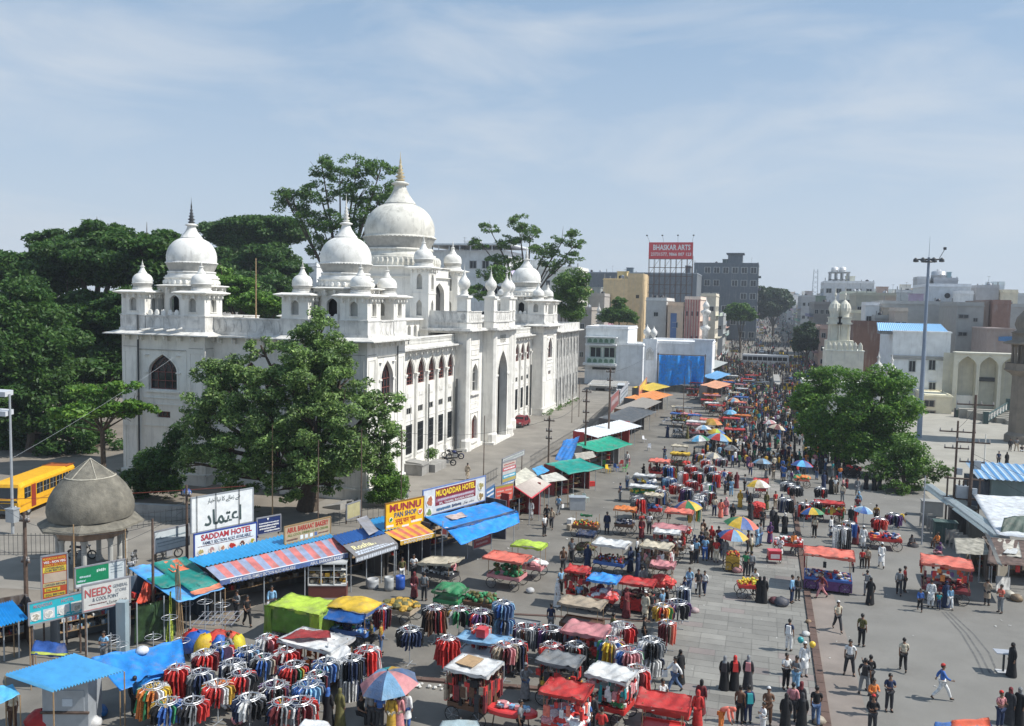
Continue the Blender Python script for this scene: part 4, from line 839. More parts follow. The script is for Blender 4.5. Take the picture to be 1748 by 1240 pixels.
# white and green balconied house
q=(-37.10,-27.90,12.02);gb=building('white house with green arched balcony panels at the lane end',q[0],q[1],182,196,q[2],(.66,.68,.67),0,0,para=.4)
QZ={575:(-36.47,-30.47,10.38)[2],577:(-36.46,-30.46,10.12)[2],586:(-36.43,-30.43,8.99)[2],587:(-36.43,-30.43,8.86)[2],590:(-36.42,-30.41,8.48)[2],594:(-36.41,-30.40,7.98)[2],610:(-36.35,-30.34,5.95)[2],611:(-36.35,-30.34,5.82)[2],620:(-36.32,-30.31,4.68)[2],624:(-36.30,-30.29,4.18)[2],628:(-36.29,-30.28,3.67)[2]};qz=QZ.get;qx=(-36.38,-30.38,7.22)
mb=MB();
for(za,zb2)in((qz(586),qz(577)),(qz(620),qz(611))):
 mb.bx(qx[0],qx[1],180.2,180.5,za,zb2)
put('balcony_front',mb.mesh('b',WPAINT),gb,color=(.42,.52,.46))
mb=MB();F=Face((qx[0],180.2),(1,0),(0,-1));W_=qx[1]-qx[0]
for(za,zb2)in((qz(586),qz(577)),(qz(620),qz(611))):
 for i in range(5):c=W_*(i+.5)/5;mb.poly([F.p(u,z,-.03)for u,z in[(c-W_*.07,za+.15)]+arch_pts(c,W_*.14,za+.6,zb2-.12)+[(c+W_*.07,za+.15)]])
put('balcony_arch',mb.mesh('b',WPAINT),gb,color=(.12,.22,.15))
mb=MB();mb.bx(qx[0]-.8,qx[1]+.4,179.9,182,qz(624),qz(620));mb.bx(qx[0]-.4,qx[1]+.3,180,182,qz(590),qz(587));mb.bx(qx[0]-.5,qx[1]+.4,180,182,qz(577)+.01,qz(575));put('balcony_slab',mb.mesh('b',WPAINT),gb,color=(.72,.74,.73))
for i in range(2):put('window',PANE,gb,(qx[0]+W_*(.27+.5*i),181.9,qz(610)),color=(.5,.6,.55),sc_=(W_*.4,1,qz(594)-qz(610)))
put('shopfront',MB().bx(qx[0]+1,qx[1],181.7,181.95,3.2,qz(628)).mesh('s',HOLE),gb)
q=(-30.24,-24.46,8.66);building('blank whitewashed wall block beside the green balconies',q[0],q[1],181.4,190,q[2],(.60,.62,.63),0,0,para=.3)
q=(-33.46,-26.58,0.93);sh=building('low white shed with a dark doorway at the end of the lane',q[0],q[1],169,176,q[2],(.62,.64,.65),0,0,para=.15)
put('doorway',MB().bx(q[0]+1.4,q[0]+3.2,168.9,169.05,0,q[2]-.5).mesh('d',HOLE),sh);put('corrugated_roof',MB().sheet((q[0]-.3,167.5,q[2]+.1),(q[1]+.3,167.5,q[2]+.1),(q[1]+.3,174,q[2]+.7),(q[0]-.3,174,q[2]+.7),nv=1,cor=.05,ncor=20).mesh('r',CONC),sh)
# ---- right-hand side
q=(22.67,32.21,13.43);rb_=building('tall white block with stained upper wall and blue roof shed',q[0],q[1],168,186,q[2],(.60,.62,.63),0,0,'L',para=.1)
zc=(22.88,32.43,9.20)[2];mb=MB().bx(q[0]-.25,q[1]+.25,167.7,167.99,zc-.3,zc);mb.bx(q[0]-.15,q[1]+.15,167.8,167.99,zc-.7,zc-.45);put('string_course',mb.mesh('s',WPAINT),rb_,color=(.38,.38,.37))
for p in((26.09,168.00,7.33),(29.36,168.00,7.78),(29.57,168.00,3.55),(25.89,168.00,3.58)):
 put('window',PANE,rb_,(p[0],167.9,p[2]-1.0),color=(.45,.48,.47),sc_=(1.1,1,1.9))
rsx=(20.07,170.00,14.78),(31.36,170.00,15.08);z_=rsx[0][2]
put('blue_roof',MB().sheet((rsx[0][0],168.4,z_-1.2),(rsx[1][0]+.6,168.4,z_-1.2),(rsx[1][0],173,z_+.2),(rsx[0][0]+.3,173,z_+.2),nv=1,cor=.06,ncor=34).mesh('r',PAINT),rb_,color=(.35,.6,.85))
put('roof_shed',MB().bx(rsx[0][0]+.5,rsx[1][0],169,173,q[2]-.5,z_-1.25).mesh('r',WPAINT),rb_,color=(.2,.22,.24))
q=(26.81,31.01,2.02);bs=building('cream lower annexe with two dark windows below the white block',q[0],q[1],158,167.6,q[2]+.8,(.62,.56,.42),0,0,'L',para=.2)
for p,h in(((27.47,158.00,2.16),1.0),((27.65,158.00,0.36),1.8)):put('window',PANE,bs,(p[0],157.92,p[2]-h),color=(.3,.25,.2),sc_=(1.6,1,h))
q=(19.37,26.78,13.28);building('brown brick house between the mosque towers and the white block',q[0],q[1],205,220,q[2]+.5,(.13,.075,.06),0,0,'L')
q=(25.71,29.49,15.21);building('grey rear wall with pipes beside the blue roof',q[0],q[1]+2,222,230,q[2],(.33,.34,.33),2,2,'L')
q=(24.76,36.70,21.40);ol=building('olive grey flats with an orange cloth on the terrace',q[0]+1,q[1],270,290,q[2],(.36,.35,.28),3,5,'L')
p=(34.21,268.00,18.89);put('orange_cloth',MB().sheet((p[0]-1.8,268.5,p[2]),(p[0]+3,268.5,p[2]+.6),(p[0]+3.4,270.5,p[2]+1.2),(p[0]-1,270.5,p[2]+.6),rip=.12,sag=.1).mesh('c',TARP),ol,color=(.8,.22,.06))
q=(20.51,31.44,26.51);ww=building('white four storey block topped by a concrete frame and tanks',q[0],q[1]+6,330,350,q[2],(.56,.56,.57),5,5,'L',wsz=(1.8,1.5))
f0=(22.69,332.00,30.36);f1=(28.88,332.00,30.42);mb=MB()
for x in np.linspace(f0[0],f1[0],4):
 for y in(332,338):mb.bx(x-.3,x+.3,y-.3,y+.3,q[2],f0[2])
mb.bx(f0[0]-.5,f1[0]+.5,331.5,338.5,f0[2],f0[2]+.4);mb.bx(f0[0]-.3,f1[0]+.3,331.7,338.3,f0[2]-2.6,f0[2]-2.3);put('roof_frame',mb.mesh('f',WPAINT),ww,color=(.4,.41,.42))
for dx in(1.5,4.2):water_tank(f0[0]+dx,334,f0[2]+.4,(.7,.7,.7),ww).scale=(2,2,1.4)
q=(25.15,36.37,22.35);building('cream building catching the sun below the concrete frame',q[0],q[1]-1,300,320,q[2],(.66,.61,.50),4,5,'L',wsz=(1.8,1.5))
q=(12.92,23.42,21.82);building('weathered grey street house with balconies by the far road',q[0]+2,q[1],380,420,q[2],(.38,.38,.38),4,4,'L')
q=(14.37,20.41,18.64);building('dark stained corner house left of the twin mosque domes',q[0]+1,q[1],292,322,q[2],(.22,.21,.20),4,3,'L')
q=(14.62,18.14,11.39);building('pink and brown shop house above the crossing',q[0]+1,q[1]+2,262,285,q[2],(.42,.30,.25),3,2,'L')
q=(43.35,54.56,24.05);up=building('large pale grey block with three oval vents near its roof',q[0],q[1],262,285,q[2],(.50,.52,.54),0,0,'L',trim=(.7,.72,.75))
for p in((48.68,262.00,21.61),(50.89,262.00,21.64),(52.65,262.00,21.67)):put('oval_vent',MB().lathe([(.75,0),(.6,.12),(0,.12)],12).mesh('v',HOLE),up,(p[0],261.9,p[2]),sc_=(1,1,1)).rotation_euler[0]=R(90)
q=(44.77,48.21,26.36);building('roof stair cabin behind the mast lamps',q[0],q[1],287,295,q[2]+.5,(.36,.37,.38),1,1,'L',street=False)
q=(49.34,55.97,25.75);rt=building('roof terrace pavilion with a round water tank',q[0],q[1],286.5,296,q[2]+.8,(.30,.31,.33),1,3,'L',street=False)
water_tank((q[0]+q[1])/2-1.5,290,q[2]+1.4,(.45,.47,.5),rt).scale=(3.6,3.6,2.0)
q=(56.23,62.19,24.37);building('grey rooftop rooms with dark openings',q[0]+.3,q[1],265,280,q[2]-.5,(.33,.33,.34),3,3,'L')
q=(65.29,68.25,25.51);building('small bluish white rooftop box',q[0],q[1],285,295,q[2],(.55,.6,.64),1,1,'L',street=False)
q=(39.01,45.41,18.51);gc=building('bare grey concrete house with slit windows',q[0]+1.2,q[1],205,225,q[2],(.25,.255,.25),0,0,'L')
for p,w_ in(((41.54,205.00,16.33),1.9),((43.86,205.00,15.63),.8),((41.51,205.00,12.51),1.7)):put('window',PANE,gc,(p[0],204.9,p[2]-.4),color=(.2,.2,.2),sc_=(w_,1,.7))
q=(46.27,48.81,19.01);building('narrow brown house between two taller walls',q[0]+.1,q[1]-.8,212,228,q[2],(.24,.19,.165),0,0,'L')
q=(48.21,51.80,19.17);building('reddish brick house near the right edge',q[0],q[1],210,228,q[2],(.22,.135,.11),0,0,'L')
q=(42.91,47.73,13.89);th_=building('rooftop hut with a tin roof and blue washing line',q[0],q[1],190,203,q[2],(.26,.21,.19),0,0,'L',para=.1)
put('washing',MB().sheet((q[0]+2,189.6,q[2]-1.4),(q[1]+.5,189.6,q[2]-1.2),(q[1]+.5,189.7,q[2]-2.4),(q[0]+2,189.7,q[2]-2.2),nu=10,rip=.1).mesh('w',TINT),th_,color=(.08,.2,.4))
q=(74.24,84.65,22.47);building('open concrete frame building at the right edge',q[0],q[1]+8,300,320,q[2]+0,(.38,.4,.41),2,5,'L',wsz=(3.2,2.2))
q=(57.88,60.98,18.60);building('grey wall rising behind the stone minaret',q[0],q[1]+10,235,250,q[2],(.33,.34,.33),1,2,'L')
q=(28.52,39.66,18.82);building('low terrace houses behind the blue roof',q[0],q[1]+5,232,258,q[2],(.34,.34,.33),2,6,'L')
for k,(q,Yq,c,n_)in enumerate((((22.22,24.65,16.30),240,(.62,.57,.45),'small cream house peeping left of the brown brick house'),((40.74,46.29,22.94),300,(.66,.66,.64),'white terrace house behind the olive flats'),((48.10,51.86,24.01),312,(.5,.42,.33),'tan narrow house left of the roof stair cabin'),((49.65,52.72,21.96),250,(.68,.68,.66),'white rooftop block beside the rooftop rooms'),((62.44,66.14,22.67),262,(.58,.52,.4),'cream block behind the reddish brick house'),((24.15,27.38,18.33),228,(.62,.63,.62),'whitewashed small house right of the twin domes'),((28.75,31.45,17.06),212,(.45,.4,.34),'weathered low house behind the blue roof end'),((20.77,25.25,26.08),520,(.6,.58,.55),'pale distant block left of the lattice mast'),((15.74,22.49,25.83),640,(.5,.5,.5),'hazy grey block at the end of the street'))):building(n_,q[0],q[1],Yq,Yq+10,q[2],c,3,2,'L',street=k<2 or k>6,wsz=(1.3,1.3))
# rows of farther houses down both sides of the climbing street, each its own building
rr=random.Random(21);tones=((.5,.48,.45),(.4,.4,.4),(.6,.58,.54),(.33,.30,.28),(.5,.42,.34),(.45,.48,.5),(.62,.6,.5),(.28,.28,.29))
names_t=('cream','grey','whitewashed','brown','tan','bluish','yellowish','dark grey')
for side,xs,y,lim in(('R',-17,330,1200),('L',19,425,1250)):
 k=0
 while y<lim:
  d=rr.uniform(26,44);ti=rr.randrange(8);w_=rr.uniform(14,26);h=rr.uniform(10,17)if y<700 else rr.uniform(9,14)
  x0,x1=(xs-w_,xs)if side=='R'else(xs,xs+w_)
  if not(side=='R'and 400<y<475):
   building(f'{"tall" if h > 13 else "low"} {"broad" if w_ > 20 else "narrow"} {names_t[ti]} street house in the far {"western" if side == "R" else "eastern"} row along the climbing road',x0,x1,y,y+d-3,gz(0,y)+h,tones[ti],3,3,side,group='houses lining the far street')
  y+=d;k+=1
for k in range(26):
 y=340+k*24;x=52+(k*37)%95+k*2.3;ti=(k*5)%8;h=rr.uniform(11,15)+(y-340)*.003
 w_=rr.uniform(12,22);building(f'{"tall" if h > 13.6 else "low"} {"broad" if w_ > 17 else "slim"} {names_t[ti]} town house among the packed roofs on the right horizon',x,x+w_,y,y+14,h+gz(0,y)*.35,tones[ti],3,4,'L',group='town houses on the right horizon',street=False)
for k in range(8):
 y=430+k*40;x=-75-(k*23)%60;ti=(k*3)%8
 building(f'{names_t[ti]} low house beyond the long dark hall',x,x+16,y,y+14,rr.uniform(10,14),tones[ti],2,3,'R',group='low houses beyond the hall',street=False)
# mosque gate towers with twin ribbed domes
IV=(.66,.64,.54)
q=(13.30,20.86,8.27);mg=building('cream mosque gatehouse with battlements and twin ribbed domes',q[0],q[1],196,208,q[2],IV,0,0,'L',para=.05,cat='mosque gate')
mb=MB();x=q[0]
while x<q[1]-.6:mb.lathe([(.42,0),(.5,.5),(.45,1.1),(.2,1.6),(0,1.8)],8,0,(x+.5,196.2,q[2]+.2),sq=.4);x+=1.05
put('battlements',mb.mesh('b',WPAINT),mg,color=IV);put('kiosk_base',MB().bx(q[0]-.2,q[0]+5.6,197.6,201.6,q[2],q[2]+2.2).mesh('b',WPAINT),mg,color=IV)
for p in((14.86,198.00,11.29),(16.90,198.00,11.35)):
 z0=q[2];mb=MB();r_=1.35
 for dx in(-1,1):
  for dy in(-1,1):mb.lathe([(.16,0),(.16,2.9)],8,0,(dx*r_*.85,dy*r_*.85,0))
 mb.bx(-r_*.6,r_*.6,-r_*.6,r_*.6,0,2.9);mb.bx(-r_*1.25,r_*1.25,-r_*1.25,r_*1.25,2.9,3.2);mb.bx(-r_,r_,-r_,r_,3.2,4.0);mb.bx(-r_*1.15,r_*1.15,-r_*1.15,r_*1.15,4.0,4.2)
 mb.lathe([(r_*.75,4.2),(r_*.8,4.8),(r_*.98,5.3,0,.05),(r_*1.02,5.8,0,.05),(r_*.8,6.5,0,.05),(r_*.4,7.0),(.1,7.3),(.12,7.9),(.3,8.2),(.12,8.5),(.02,9.6)],24)
 put('domed_kiosk',mb.mesh('k',WPAINT,False),mg,(p[0],199.5,z0+2.2),color=IV,sc_=(.92,.92,1.22))
for p,px in(((18.23,150.00,6.00),0),((20.28,150.00,5.61),9999)):
 mb=MB().lathe([(.4,-12),(.4,0),(.3,.4),(.5,.6),(.35,.8),(.9,1.5),(.95,1.9),(.6,2.5),(.2,2.9),(.15,3.4),(.3,3.6),(.1,3.9),(.02,4.6)],14)
 o_=put('gate_finial',mb.mesh('fin',WALLD,True),None,(p[0],150,p[2]));tag(o_,'onion topped gate pillar '+('left of'if px<10 else 'right of')+' its twin above the plaza trees','gate pillar')
q=(18.73,22.74,4.30);building('low cream gate wall between the onion topped pillars',q[0]-12,q[1],152,158,q[2]+.3,IV,0,0,'L',para=.4,cat='gate')
# arcaded cream screen of the mosque court
yA=163;x0=(31.66,163.00,2.26)[0];x1=x0+36;zt=(35.65,163.00,10.08)[2];F=Face((x0,yA),(1,0),(0,-1));z0=(34.34,163.00,0.35)[2]
cs=[(((32.42,163.00,5.37)[0]-x0)-(((35.71,163.00,5.52)[0]-x0)-((32.42,163.00,5.37)[0]-x0))*.6)+k*(((37.43,163.00,5.60)[0]-x0)-((34.07,163.00,5.44)[0]-x0))for k in range(0,7)]
mb=MB();pitch=((37.43,163.00,5.60)[0]-x0)-((34.07,163.00,5.44)[0]-x0);c0=((34.07,163.00,5.44)[0]-x0);ops=[(c0+k*pitch,pitch*.86,z0,(33.94,163.00,7.98)[2],(33.85,163.00,9.71)[2])for k in range(0,6)]
facade(mb,F,c0-pitch*.5-.5,c0+pitch*5.6,z0-.6,zt,ops,2.2);mb.poly([F.p(-1,0,2.2),F.p(30,0,2.2),F.p(30,zt,2.2),F.p(-1,zt,2.2)]);slab(mb,F,c0-pitch*.55,c0+pitch*5.6,zt,zt+.25,.2,3);slab(mb,F,c0-pitch*.6,c0+pitch*5.6,0,z0-.6,.4,3)
ar=thing('arcade_wall','cream wall of tall pointed blind arches across the mosque court','arcade');put('wall',mb.mesh('w',WPAINT),ar,color=(.60,.58,.48))
mb=MB()
for o_ in ops:arch_band(mb,F,o_[0],o_[1],o_[3],o_[4],.1,.05,0,z0)
put('arch_moulding',mb.mesh('w',WPAINT),ar,color=(.66,.64,.54))
mb=MB();slab(mb,F,c0+pitch-1.5,c0+pitch+1.5,(37.44,163.00,5.29)[2],(37.40,163.00,6.00)[2],-1.9,2.1);mb.o('notice_board',BLACKM,ar)
mb=MB();slab(mb,F,c0-1.6,c0+1.6,z0,z0+2.4,-1.2,2.1);mb.o('white_stall',WALL,ar)
# railing and steps in front
st_=thing('stone_steps','flight of long stone steps at the right edge with shadowed treads','steps');a=(34.75,148.72);b_=(a[0]+24,a[1]-6)
for k in range(9):
 y=a[1]+6-k*1.25;put('step',MB().bx(a[0]-3.5+k*1.1-0,a[0]+26,y-1.25,y,0,1.5-k*.165).mesh('step',FORE),st_)
rl=thing('stone_railing','dark green railing with pale balusters climbing beside the steps','railing');p0=Vector((*(33.67,146.83),0));p1=Vector((p0.x+4.6,p0.y+6.5,1.6));mb=MB()
mb.tube(p0+Vector((0,0,1.3)),p1+Vector((0,0,1.3)),.14);mb.tube(p0+Vector((0,0,.3)),p1+Vector((0,0,.3)),.14);mb.ob(tuple(p0),(.7,.7,1.9));mb.ob(tuple(p1),(.6,.6,1.9));put('rail',mb.mesh('r',PAINT),rl,color=(.03,.07,.07))
for k in range(7):pq=p0.lerp(p1,(k+.8)/7.6);put('baluster',MB().tube((pq.x,pq.y,pq.z+.3),(pq.x,pq.y,pq.z+1.3),.15).mesh('b',WALL),rl)
fz=thing('court_fence','low dark green fence along the foot of the arcade','fence');put('panel',MB().bx(x0-1,x0+20,yA-9,yA-8.8,0,1.2).mesh('f',PAINT),fz,color=(.06,.11,.08))
for k in range(8):put('post',MB().bx(x0-1+k*3,x0-.8+k*3,yA-9.1,yA-8.7,0,1.5).mesh('p',BLACKM),fz)
# stone minaret cut by the right edge
mn=thing('stone_minaret','brown stone minaret with a pillared balcony cut by the right edge','minaret');c=(33.46,128.00,4.39);x,y=c[0]+.6,128
GR=mat('brown_granite',(.24,.205,.165),.9,.2,1.2,.4,streak=.5,c2=(.14,.12,.10),patch=(.6,.5))
zb2=(33.03,128.00,9.74)[2];zt2=(32.82,128.00,13.42)[2]
MB().lathe([(2.4,0),(2.4,1),(1.95,1.4),(1.85,zb2-.8),(2.1,zb2-.5)],8,0,(x,y,0)).o('shaft',GR,mn)
mb=MB().lathe([(2.1,zb2-.5),(2.9,zb2),(2.9,zb2+.15),(2.75,zb2+.15),(2.75,zb2+.9),(2.85,zb2+.95),(2.6,zb2+.95),(2.6,zb2+.1),(0,zb2+.1)],8,0,(x,y,0));mb.o('balcony',GR,mn)
for k in range(8):
 t_=math.pi/8+k*math.pi/4;MB().lathe([(.28,0),(.2,.3),(.17,zt2-zb2-.8),(.32,zt2-zb2-.1)],8,0,(x+1.9*math.cos(t_),y+1.9*math.sin(t_),zb2+.1)).o('pillar',GR,mn)
MB().lathe([(1.0,zb2),(1.0,zt2)],8,0,(x,y,0)).o('core',GR,mn)
MB().lathe([(2.0,zt2-.3),(3.1,zt2-.2),(3.1,zt2),(2.1,zt2+.3),(2.1,zt2+1.2),(2.3,zt2+1.3),(1.6,zt2+1.6),(1.9,zt2+2.4),(1.7,zt2+3.3),(1.0,zt2+4.2),(.3,zt2+4.9),(.3,zt2+5.4),(.1,zt2+5.7),(.02,zt2+7)],16,0,(x,y,0)).o('dome',GR,mn,True)
# horizon hill and lattice mast
mb=MB();rr=random.Random(3);P=[]
for j in range(9):
 for i in range(41):
  xx=60+i*22;h=46*math.exp(-((i-9)/8.0)**2)+20*math.exp(-((i-24)/9.0)**2)+rr.uniform(0,5);mb.v.append((xx,2100+j*60,21+max(0,h)*math.sin(math.pi*j/8)))
for j in range(8):
 for i in range(40):a=j*41+i;mb.f.append((a,a+1,a+42,a+41));mb.m.append(0)
struct(mb.o('hill',mat('hill_scrub',(.07,.09,.055),.95,.5,.03,c2=(.14,.12,.09),patch=(.01,.5)),smooth=True))
p=(37.00,700.00,29.15);lt=thing('lattice_mast','thin steel lattice mast on the horizon left of the concrete frame','mast');mb=MB();H0,H1=gz(0,700),(36.22,700.00,47.21)[2]
for dx,dy in((-1,-1),(1,-1),(1,1),(-1,1)):mb.tube((p[0]+dx*2.6,700+dy*2.6,H0),(p[0]+dx*1.4,700+dy*1.4,H1),.22,n=4)
for k in range(10):
 z=H0+(H1-H0)*k/10;r_=2.6-1.2*k/10
 for s_ in(-1,1):mb.tube((p[0]-r_,700-r_,z+(0 if s_>0 else 3)),(p[0]+r_,700-r_,z+(3 if s_>0 else 0)),.14,n=4)
mb.o('lattice',GREYM,lt)
# ------------------------------------------------------------------ people: one skinned body per pose, clothing as children
DG=bpy.context.evaluated_depsgraph_get
def skin(name,V,Ed,Rad,mt,sub=1):
 me=bpy.data.meshes.new(name);me.from_pydata(V,Ed,[]);o=bpy.data.objects.new(name,me);col.objects.link(o)
 sk=o.modifiers.new('s','SKIN');sk.use_smooth_shade=True;sk.branch_smoothing=.4
 for i,r in enumerate(Rad):me.skin_vertices[0].data[i].radius=r if hasattr(r,'__len__')else(r,r)
 me.skin_vertices[0].data[0].use_root=True
 if sub:ss=o.modifiers.new('u','SUBSURF');ss.levels=sub
 m2=bpy.data.meshes.new_from_object(o.evaluated_get(DG()));m2.name=name;m2.materials.clear();m2.materials.append(mt)
 bpy.data.objects.remove(o);m2.polygons.foreach_set('use_smooth',[True]*len(m2.polygons));return m2
def join_mb(me,mb,extra=()):
 import bmesh
 bm=bmesh.new();bm.from_mesh(me);vs=[bm.verts.new(v)for v in mb.v]
 for f,mi in zip(mb.f,mb.m):
  try:q=bm.faces.new([vs[i]for i in f]);q.material_index=mi;q.smooth=True
  except ValueError:pass
 bm.to_mesh(me);bm.free()
 for x in extra:me.materials.append(x)
 return me
def pose(kind):
 J=dict(P=(0,0,.93),B=(0,0,1.08),C=(0,.0,1.26),N=(0,.005,1.40),H0=(0,-.005,1.47),H1=(0,-.02,1.54),H2=(0,-.005,1.62),H3=(0,.0,1.68),SL=(.165,0,1.36),SR=(-.165,0,1.36),EL=(.215,.03,1.10),ER=(-.215,.03,1.10),WL=(.225,-.03,.87),WR=(-.225,-.03,.87),HL=(.22,-.05,.79),HR=(-.22,-.05,.79),LL=(.085,0,.88),LR=(-.085,0,.88),KL=(.10,-.015,.48),KR=(-.10,-.015,.48),AL=(.11,.02,.09),AR=(-.11,.02,.09),TL=(.13,-.13,.035),TR=(-.13,-.13,.035))
 if kind=='walk':J.update(KL=(.09,-.16,.52),AL=(.09,-.20,.10),TL=(.09,-.34,.06),KR=(-.09,.05,.48),AR=(-.09,.30,.16),TR=(-.09,.22,.04),EL=(.21,.13,1.12),WL=(.21,.10,.90),HL=(.20,.06,.83),ER=(-.21,-.06,1.12),WR=(-.19,-.22,.96),HR=(-.18,-.29,.94))
 if kind=='stride':J.update(KL=(.09,-.24,.52),AL=(.09,-.38,.12),TL=(.09,-.52,.09),KR=(-.09,.14,.50),AR=(-.09,.42,.16),TR=(-.09,.33,.04),EL=(.24,.16,1.14),WL=(.26,.22,.93),HL=(.26,.24,.86),ER=(-.22,-.14,1.14),WR=(-.20,-.34,1.05),HR=(-.19,-.42,1.05))
 if kind=='hold':J.update(EL=(.23,-.02,1.12),WL=(.12,-.22,1.20),HL=(.06,-.28,1.24),ER=(-.23,-.02,1.12),WR=(-.12,-.20,1.12),HR=(-.05,-.25,1.14))
 if kind=='reach':J.update(EL=(.25,-.14,1.26),WL=(.22,-.34,1.32),HL=(.20,-.42,1.34),ER=(-.22,.02,1.10),WR=(-.16,-.16,1.0),HR=(-.12,-.23,1.0),B=(0,-.02,1.08),C=(0,-.05,1.25))
 if kind=='wide':J.update(LL=(.10,0,.88),LR=(-.10,0,.88),KL=(.16,-.02,.48),KR=(-.16,-.02,.48),AL=(.2,.01,.09),AR=(-.2,.01,.09),TL=(.24,-.13,.035),TR=(-.24,-.13,.035),EL=(.27,.03,1.12),WL=(.24,-.02,.92),HL=(.22,-.06,.84))
 if kind=='bend':
  J.update(B=(0,-.10,1.05),C=(0,-.28,1.13),N=(0,-.40,1.17),H0=(0,-.46,1.18),H1=(0,-.53,1.15),H2=(0,-.58,1.19),H3=(0,-.62,1.22),SL=(.165,-.37,1.12),SR=(-.165,-.37,1.12),EL=(.18,-.42,.86),ER=(-.18,-.40,.86),WL=(.14,-.50,.64),WR=(-.14,-.50,.64),HL=(.12,-.54,.57),HR=(-.12,-.54,.57),P=(0,.03,.92))
 if kind=='sit':
  d=.80
  for k in('P','B','C','N','H0','H1','H2','H3','SL','SR'):x,y,z=J[k];J[k]=(x,y,z-d)
  J.update(EL=(.24,-.08,.36),ER=(-.24,-.08,.36),WL=(.12,-.26,.32),WR=(-.12,-.26,.32),HL=(.06,-.32,.32),HR=(-.06,-.32,.32),LL=(.09,-.02,.11),LR=(-.09,-.02,.11),KL=(.26,-.30,.26),KR=(-.26,-.30,.26),AL=(.05,-.44,.08),AR=(-.05,-.46,.08),TL=(-.06,-.50,.05),TR=(.06,-.55,.05))
 if kind=='stool':
  for k in('P','B','C','N','H0','H1','H2','H3','SL','SR'):x,y,z=J[k];J[k]=(x,y,z-.42)
  J.update(EL=(.24,-.1,.72),ER=(-.24,-.1,.72),WL=(.12,-.3,.62),WR=(-.12,-.3,.62),HL=(.08,-.37,.6),HR=(-.08,-.37,.6),LL=(.09,-.02,.48),LR=(-.09,-.02,.48),KL=(.14,-.42,.50),KR=(-.14,-.42,.50),AL=(.14,-.42,.09),AR=(-.14,-.42,.09),TL=(.15,-.56,.035),TR=(-.15,-.56,.035))
 return J
RB=dict(P=(.135,.10),B=(.12,.09),C=(.145,.10),N=(.075,.06),H0=.05,H1=(.062,.075),H2=(.078,.092),H3=(.05,.06),SL=.052,SR=.052,EL=.038,ER=.038,WL=.027,WR=.027,HL=(.022,.036),HR=(.022,.036),LL=.085,LR=.085,KL=.055,KR=.055,AL=.038,AR=.038,TL=(.035,.022),TR=(.035,.022))
EDG=[('P','B'),('B','C'),('C','N'),('N','H0'),('H0','H1'),('H1','H2'),('H2','H3'),('N','SL'),('N','SR'),('SL','EL'),('SR','ER'),('EL','WL'),('ER','WR'),('WL','HL'),('WR','HR'),('P','LL'),('P','LR'),('LL','KL'),('LR','KR'),('KL','AL'),('KR','AR'),('AL','TL'),('AR','TR')]
def sk_from(name,J,keys,edges,grow,mt,over=None,sub=1):
 idx={k:i for i,k in enumerate(keys)};rad=[]
 for k in keys:
  r=(over or{}).get(k,RB.get(k,.05));r=r if hasattr(r,'__len__')else(r,r);rad.append((r[0]+grow,r[1]+grow))
 return skin(name,[J[k]for k in keys],[(idx[a],idx[b])for a,b in edges if a in idx and b in idx],rad,mt,sub)
def vl(a,b,t):return tuple(x+(y-x)*t for x,y in zip(a,b))
def body_mesh(J):
 me=sk_from('body',J,['P','B','C','N','H0','H1','H2','H3','SL','SR','EL','ER','WL','WR','HL','HR','LL','LR','KL','KR','AL','AR','TL','TR'],EDG,0,SKIN)
 mb=MB()
 for s_,W_,H_ in((1,'WL','HL'),(-1,'WR','HR')):
  w_,h=Vector(J[W_]),Vector(J[H_]);d=(h-w_).normalized();side=d.cross(Vector((s_,0,0)));side=side.normalized()if side.length>.1 else Vector((0,1,0));curl=d.cross(side).normalized()*-s_
  for k,ln in enumerate((.062,.070,.066,.052)):
   b_=h+side*(-.03+.02*k);q=b_+d*ln*.6;mb.tube(b_,q,.010,.009,4,0);mb.tube(q,q+(d*.6+curl*.6)*ln*.5,.009,.006,4,0)
  b_=w_.lerp(h,.55)-side*.028;mb.tube(b_,b_+(d-side*.9).normalized()*.05,.011,.008,4,0)
 hx,hy,hz=J['H1'];dv_=(Vector(J['H2'])-Vector(J['H0'])).normalized();f_=Vector((0,-1,0));f_=(f_-dv_*f_.dot(dv_)).normalized()if abs(dv_.y)<.8 else Vector((0,0,-1))
 h=Vector(J['H1']).lerp(Vector(J['H2']),.45)
 mb.tube(h+f_*.07,h+f_*.105-dv_*.03,.008,.017,4,0)
 for s_ in(-1,1):mb.lathe([(0,-.008),(.009,0),(0,.008)],5,1,tuple(h+f_*.079+Vector((s_*.032,0,0))+dv_*.012));mb.lathe([(0,-.03),(.014,-.01),(.012,.015),(0,.03)],5,0,tuple(h+Vector((s_*.083,0,0))))
 mb.tube(h+f_*.083-dv_*.05-Vector((.02,0,0)),h+f_*.083-dv_*.05+Vector((.02,0,0)),.005,n=4,mi=1)
 return join_mb(me,mb,(HAIR,))
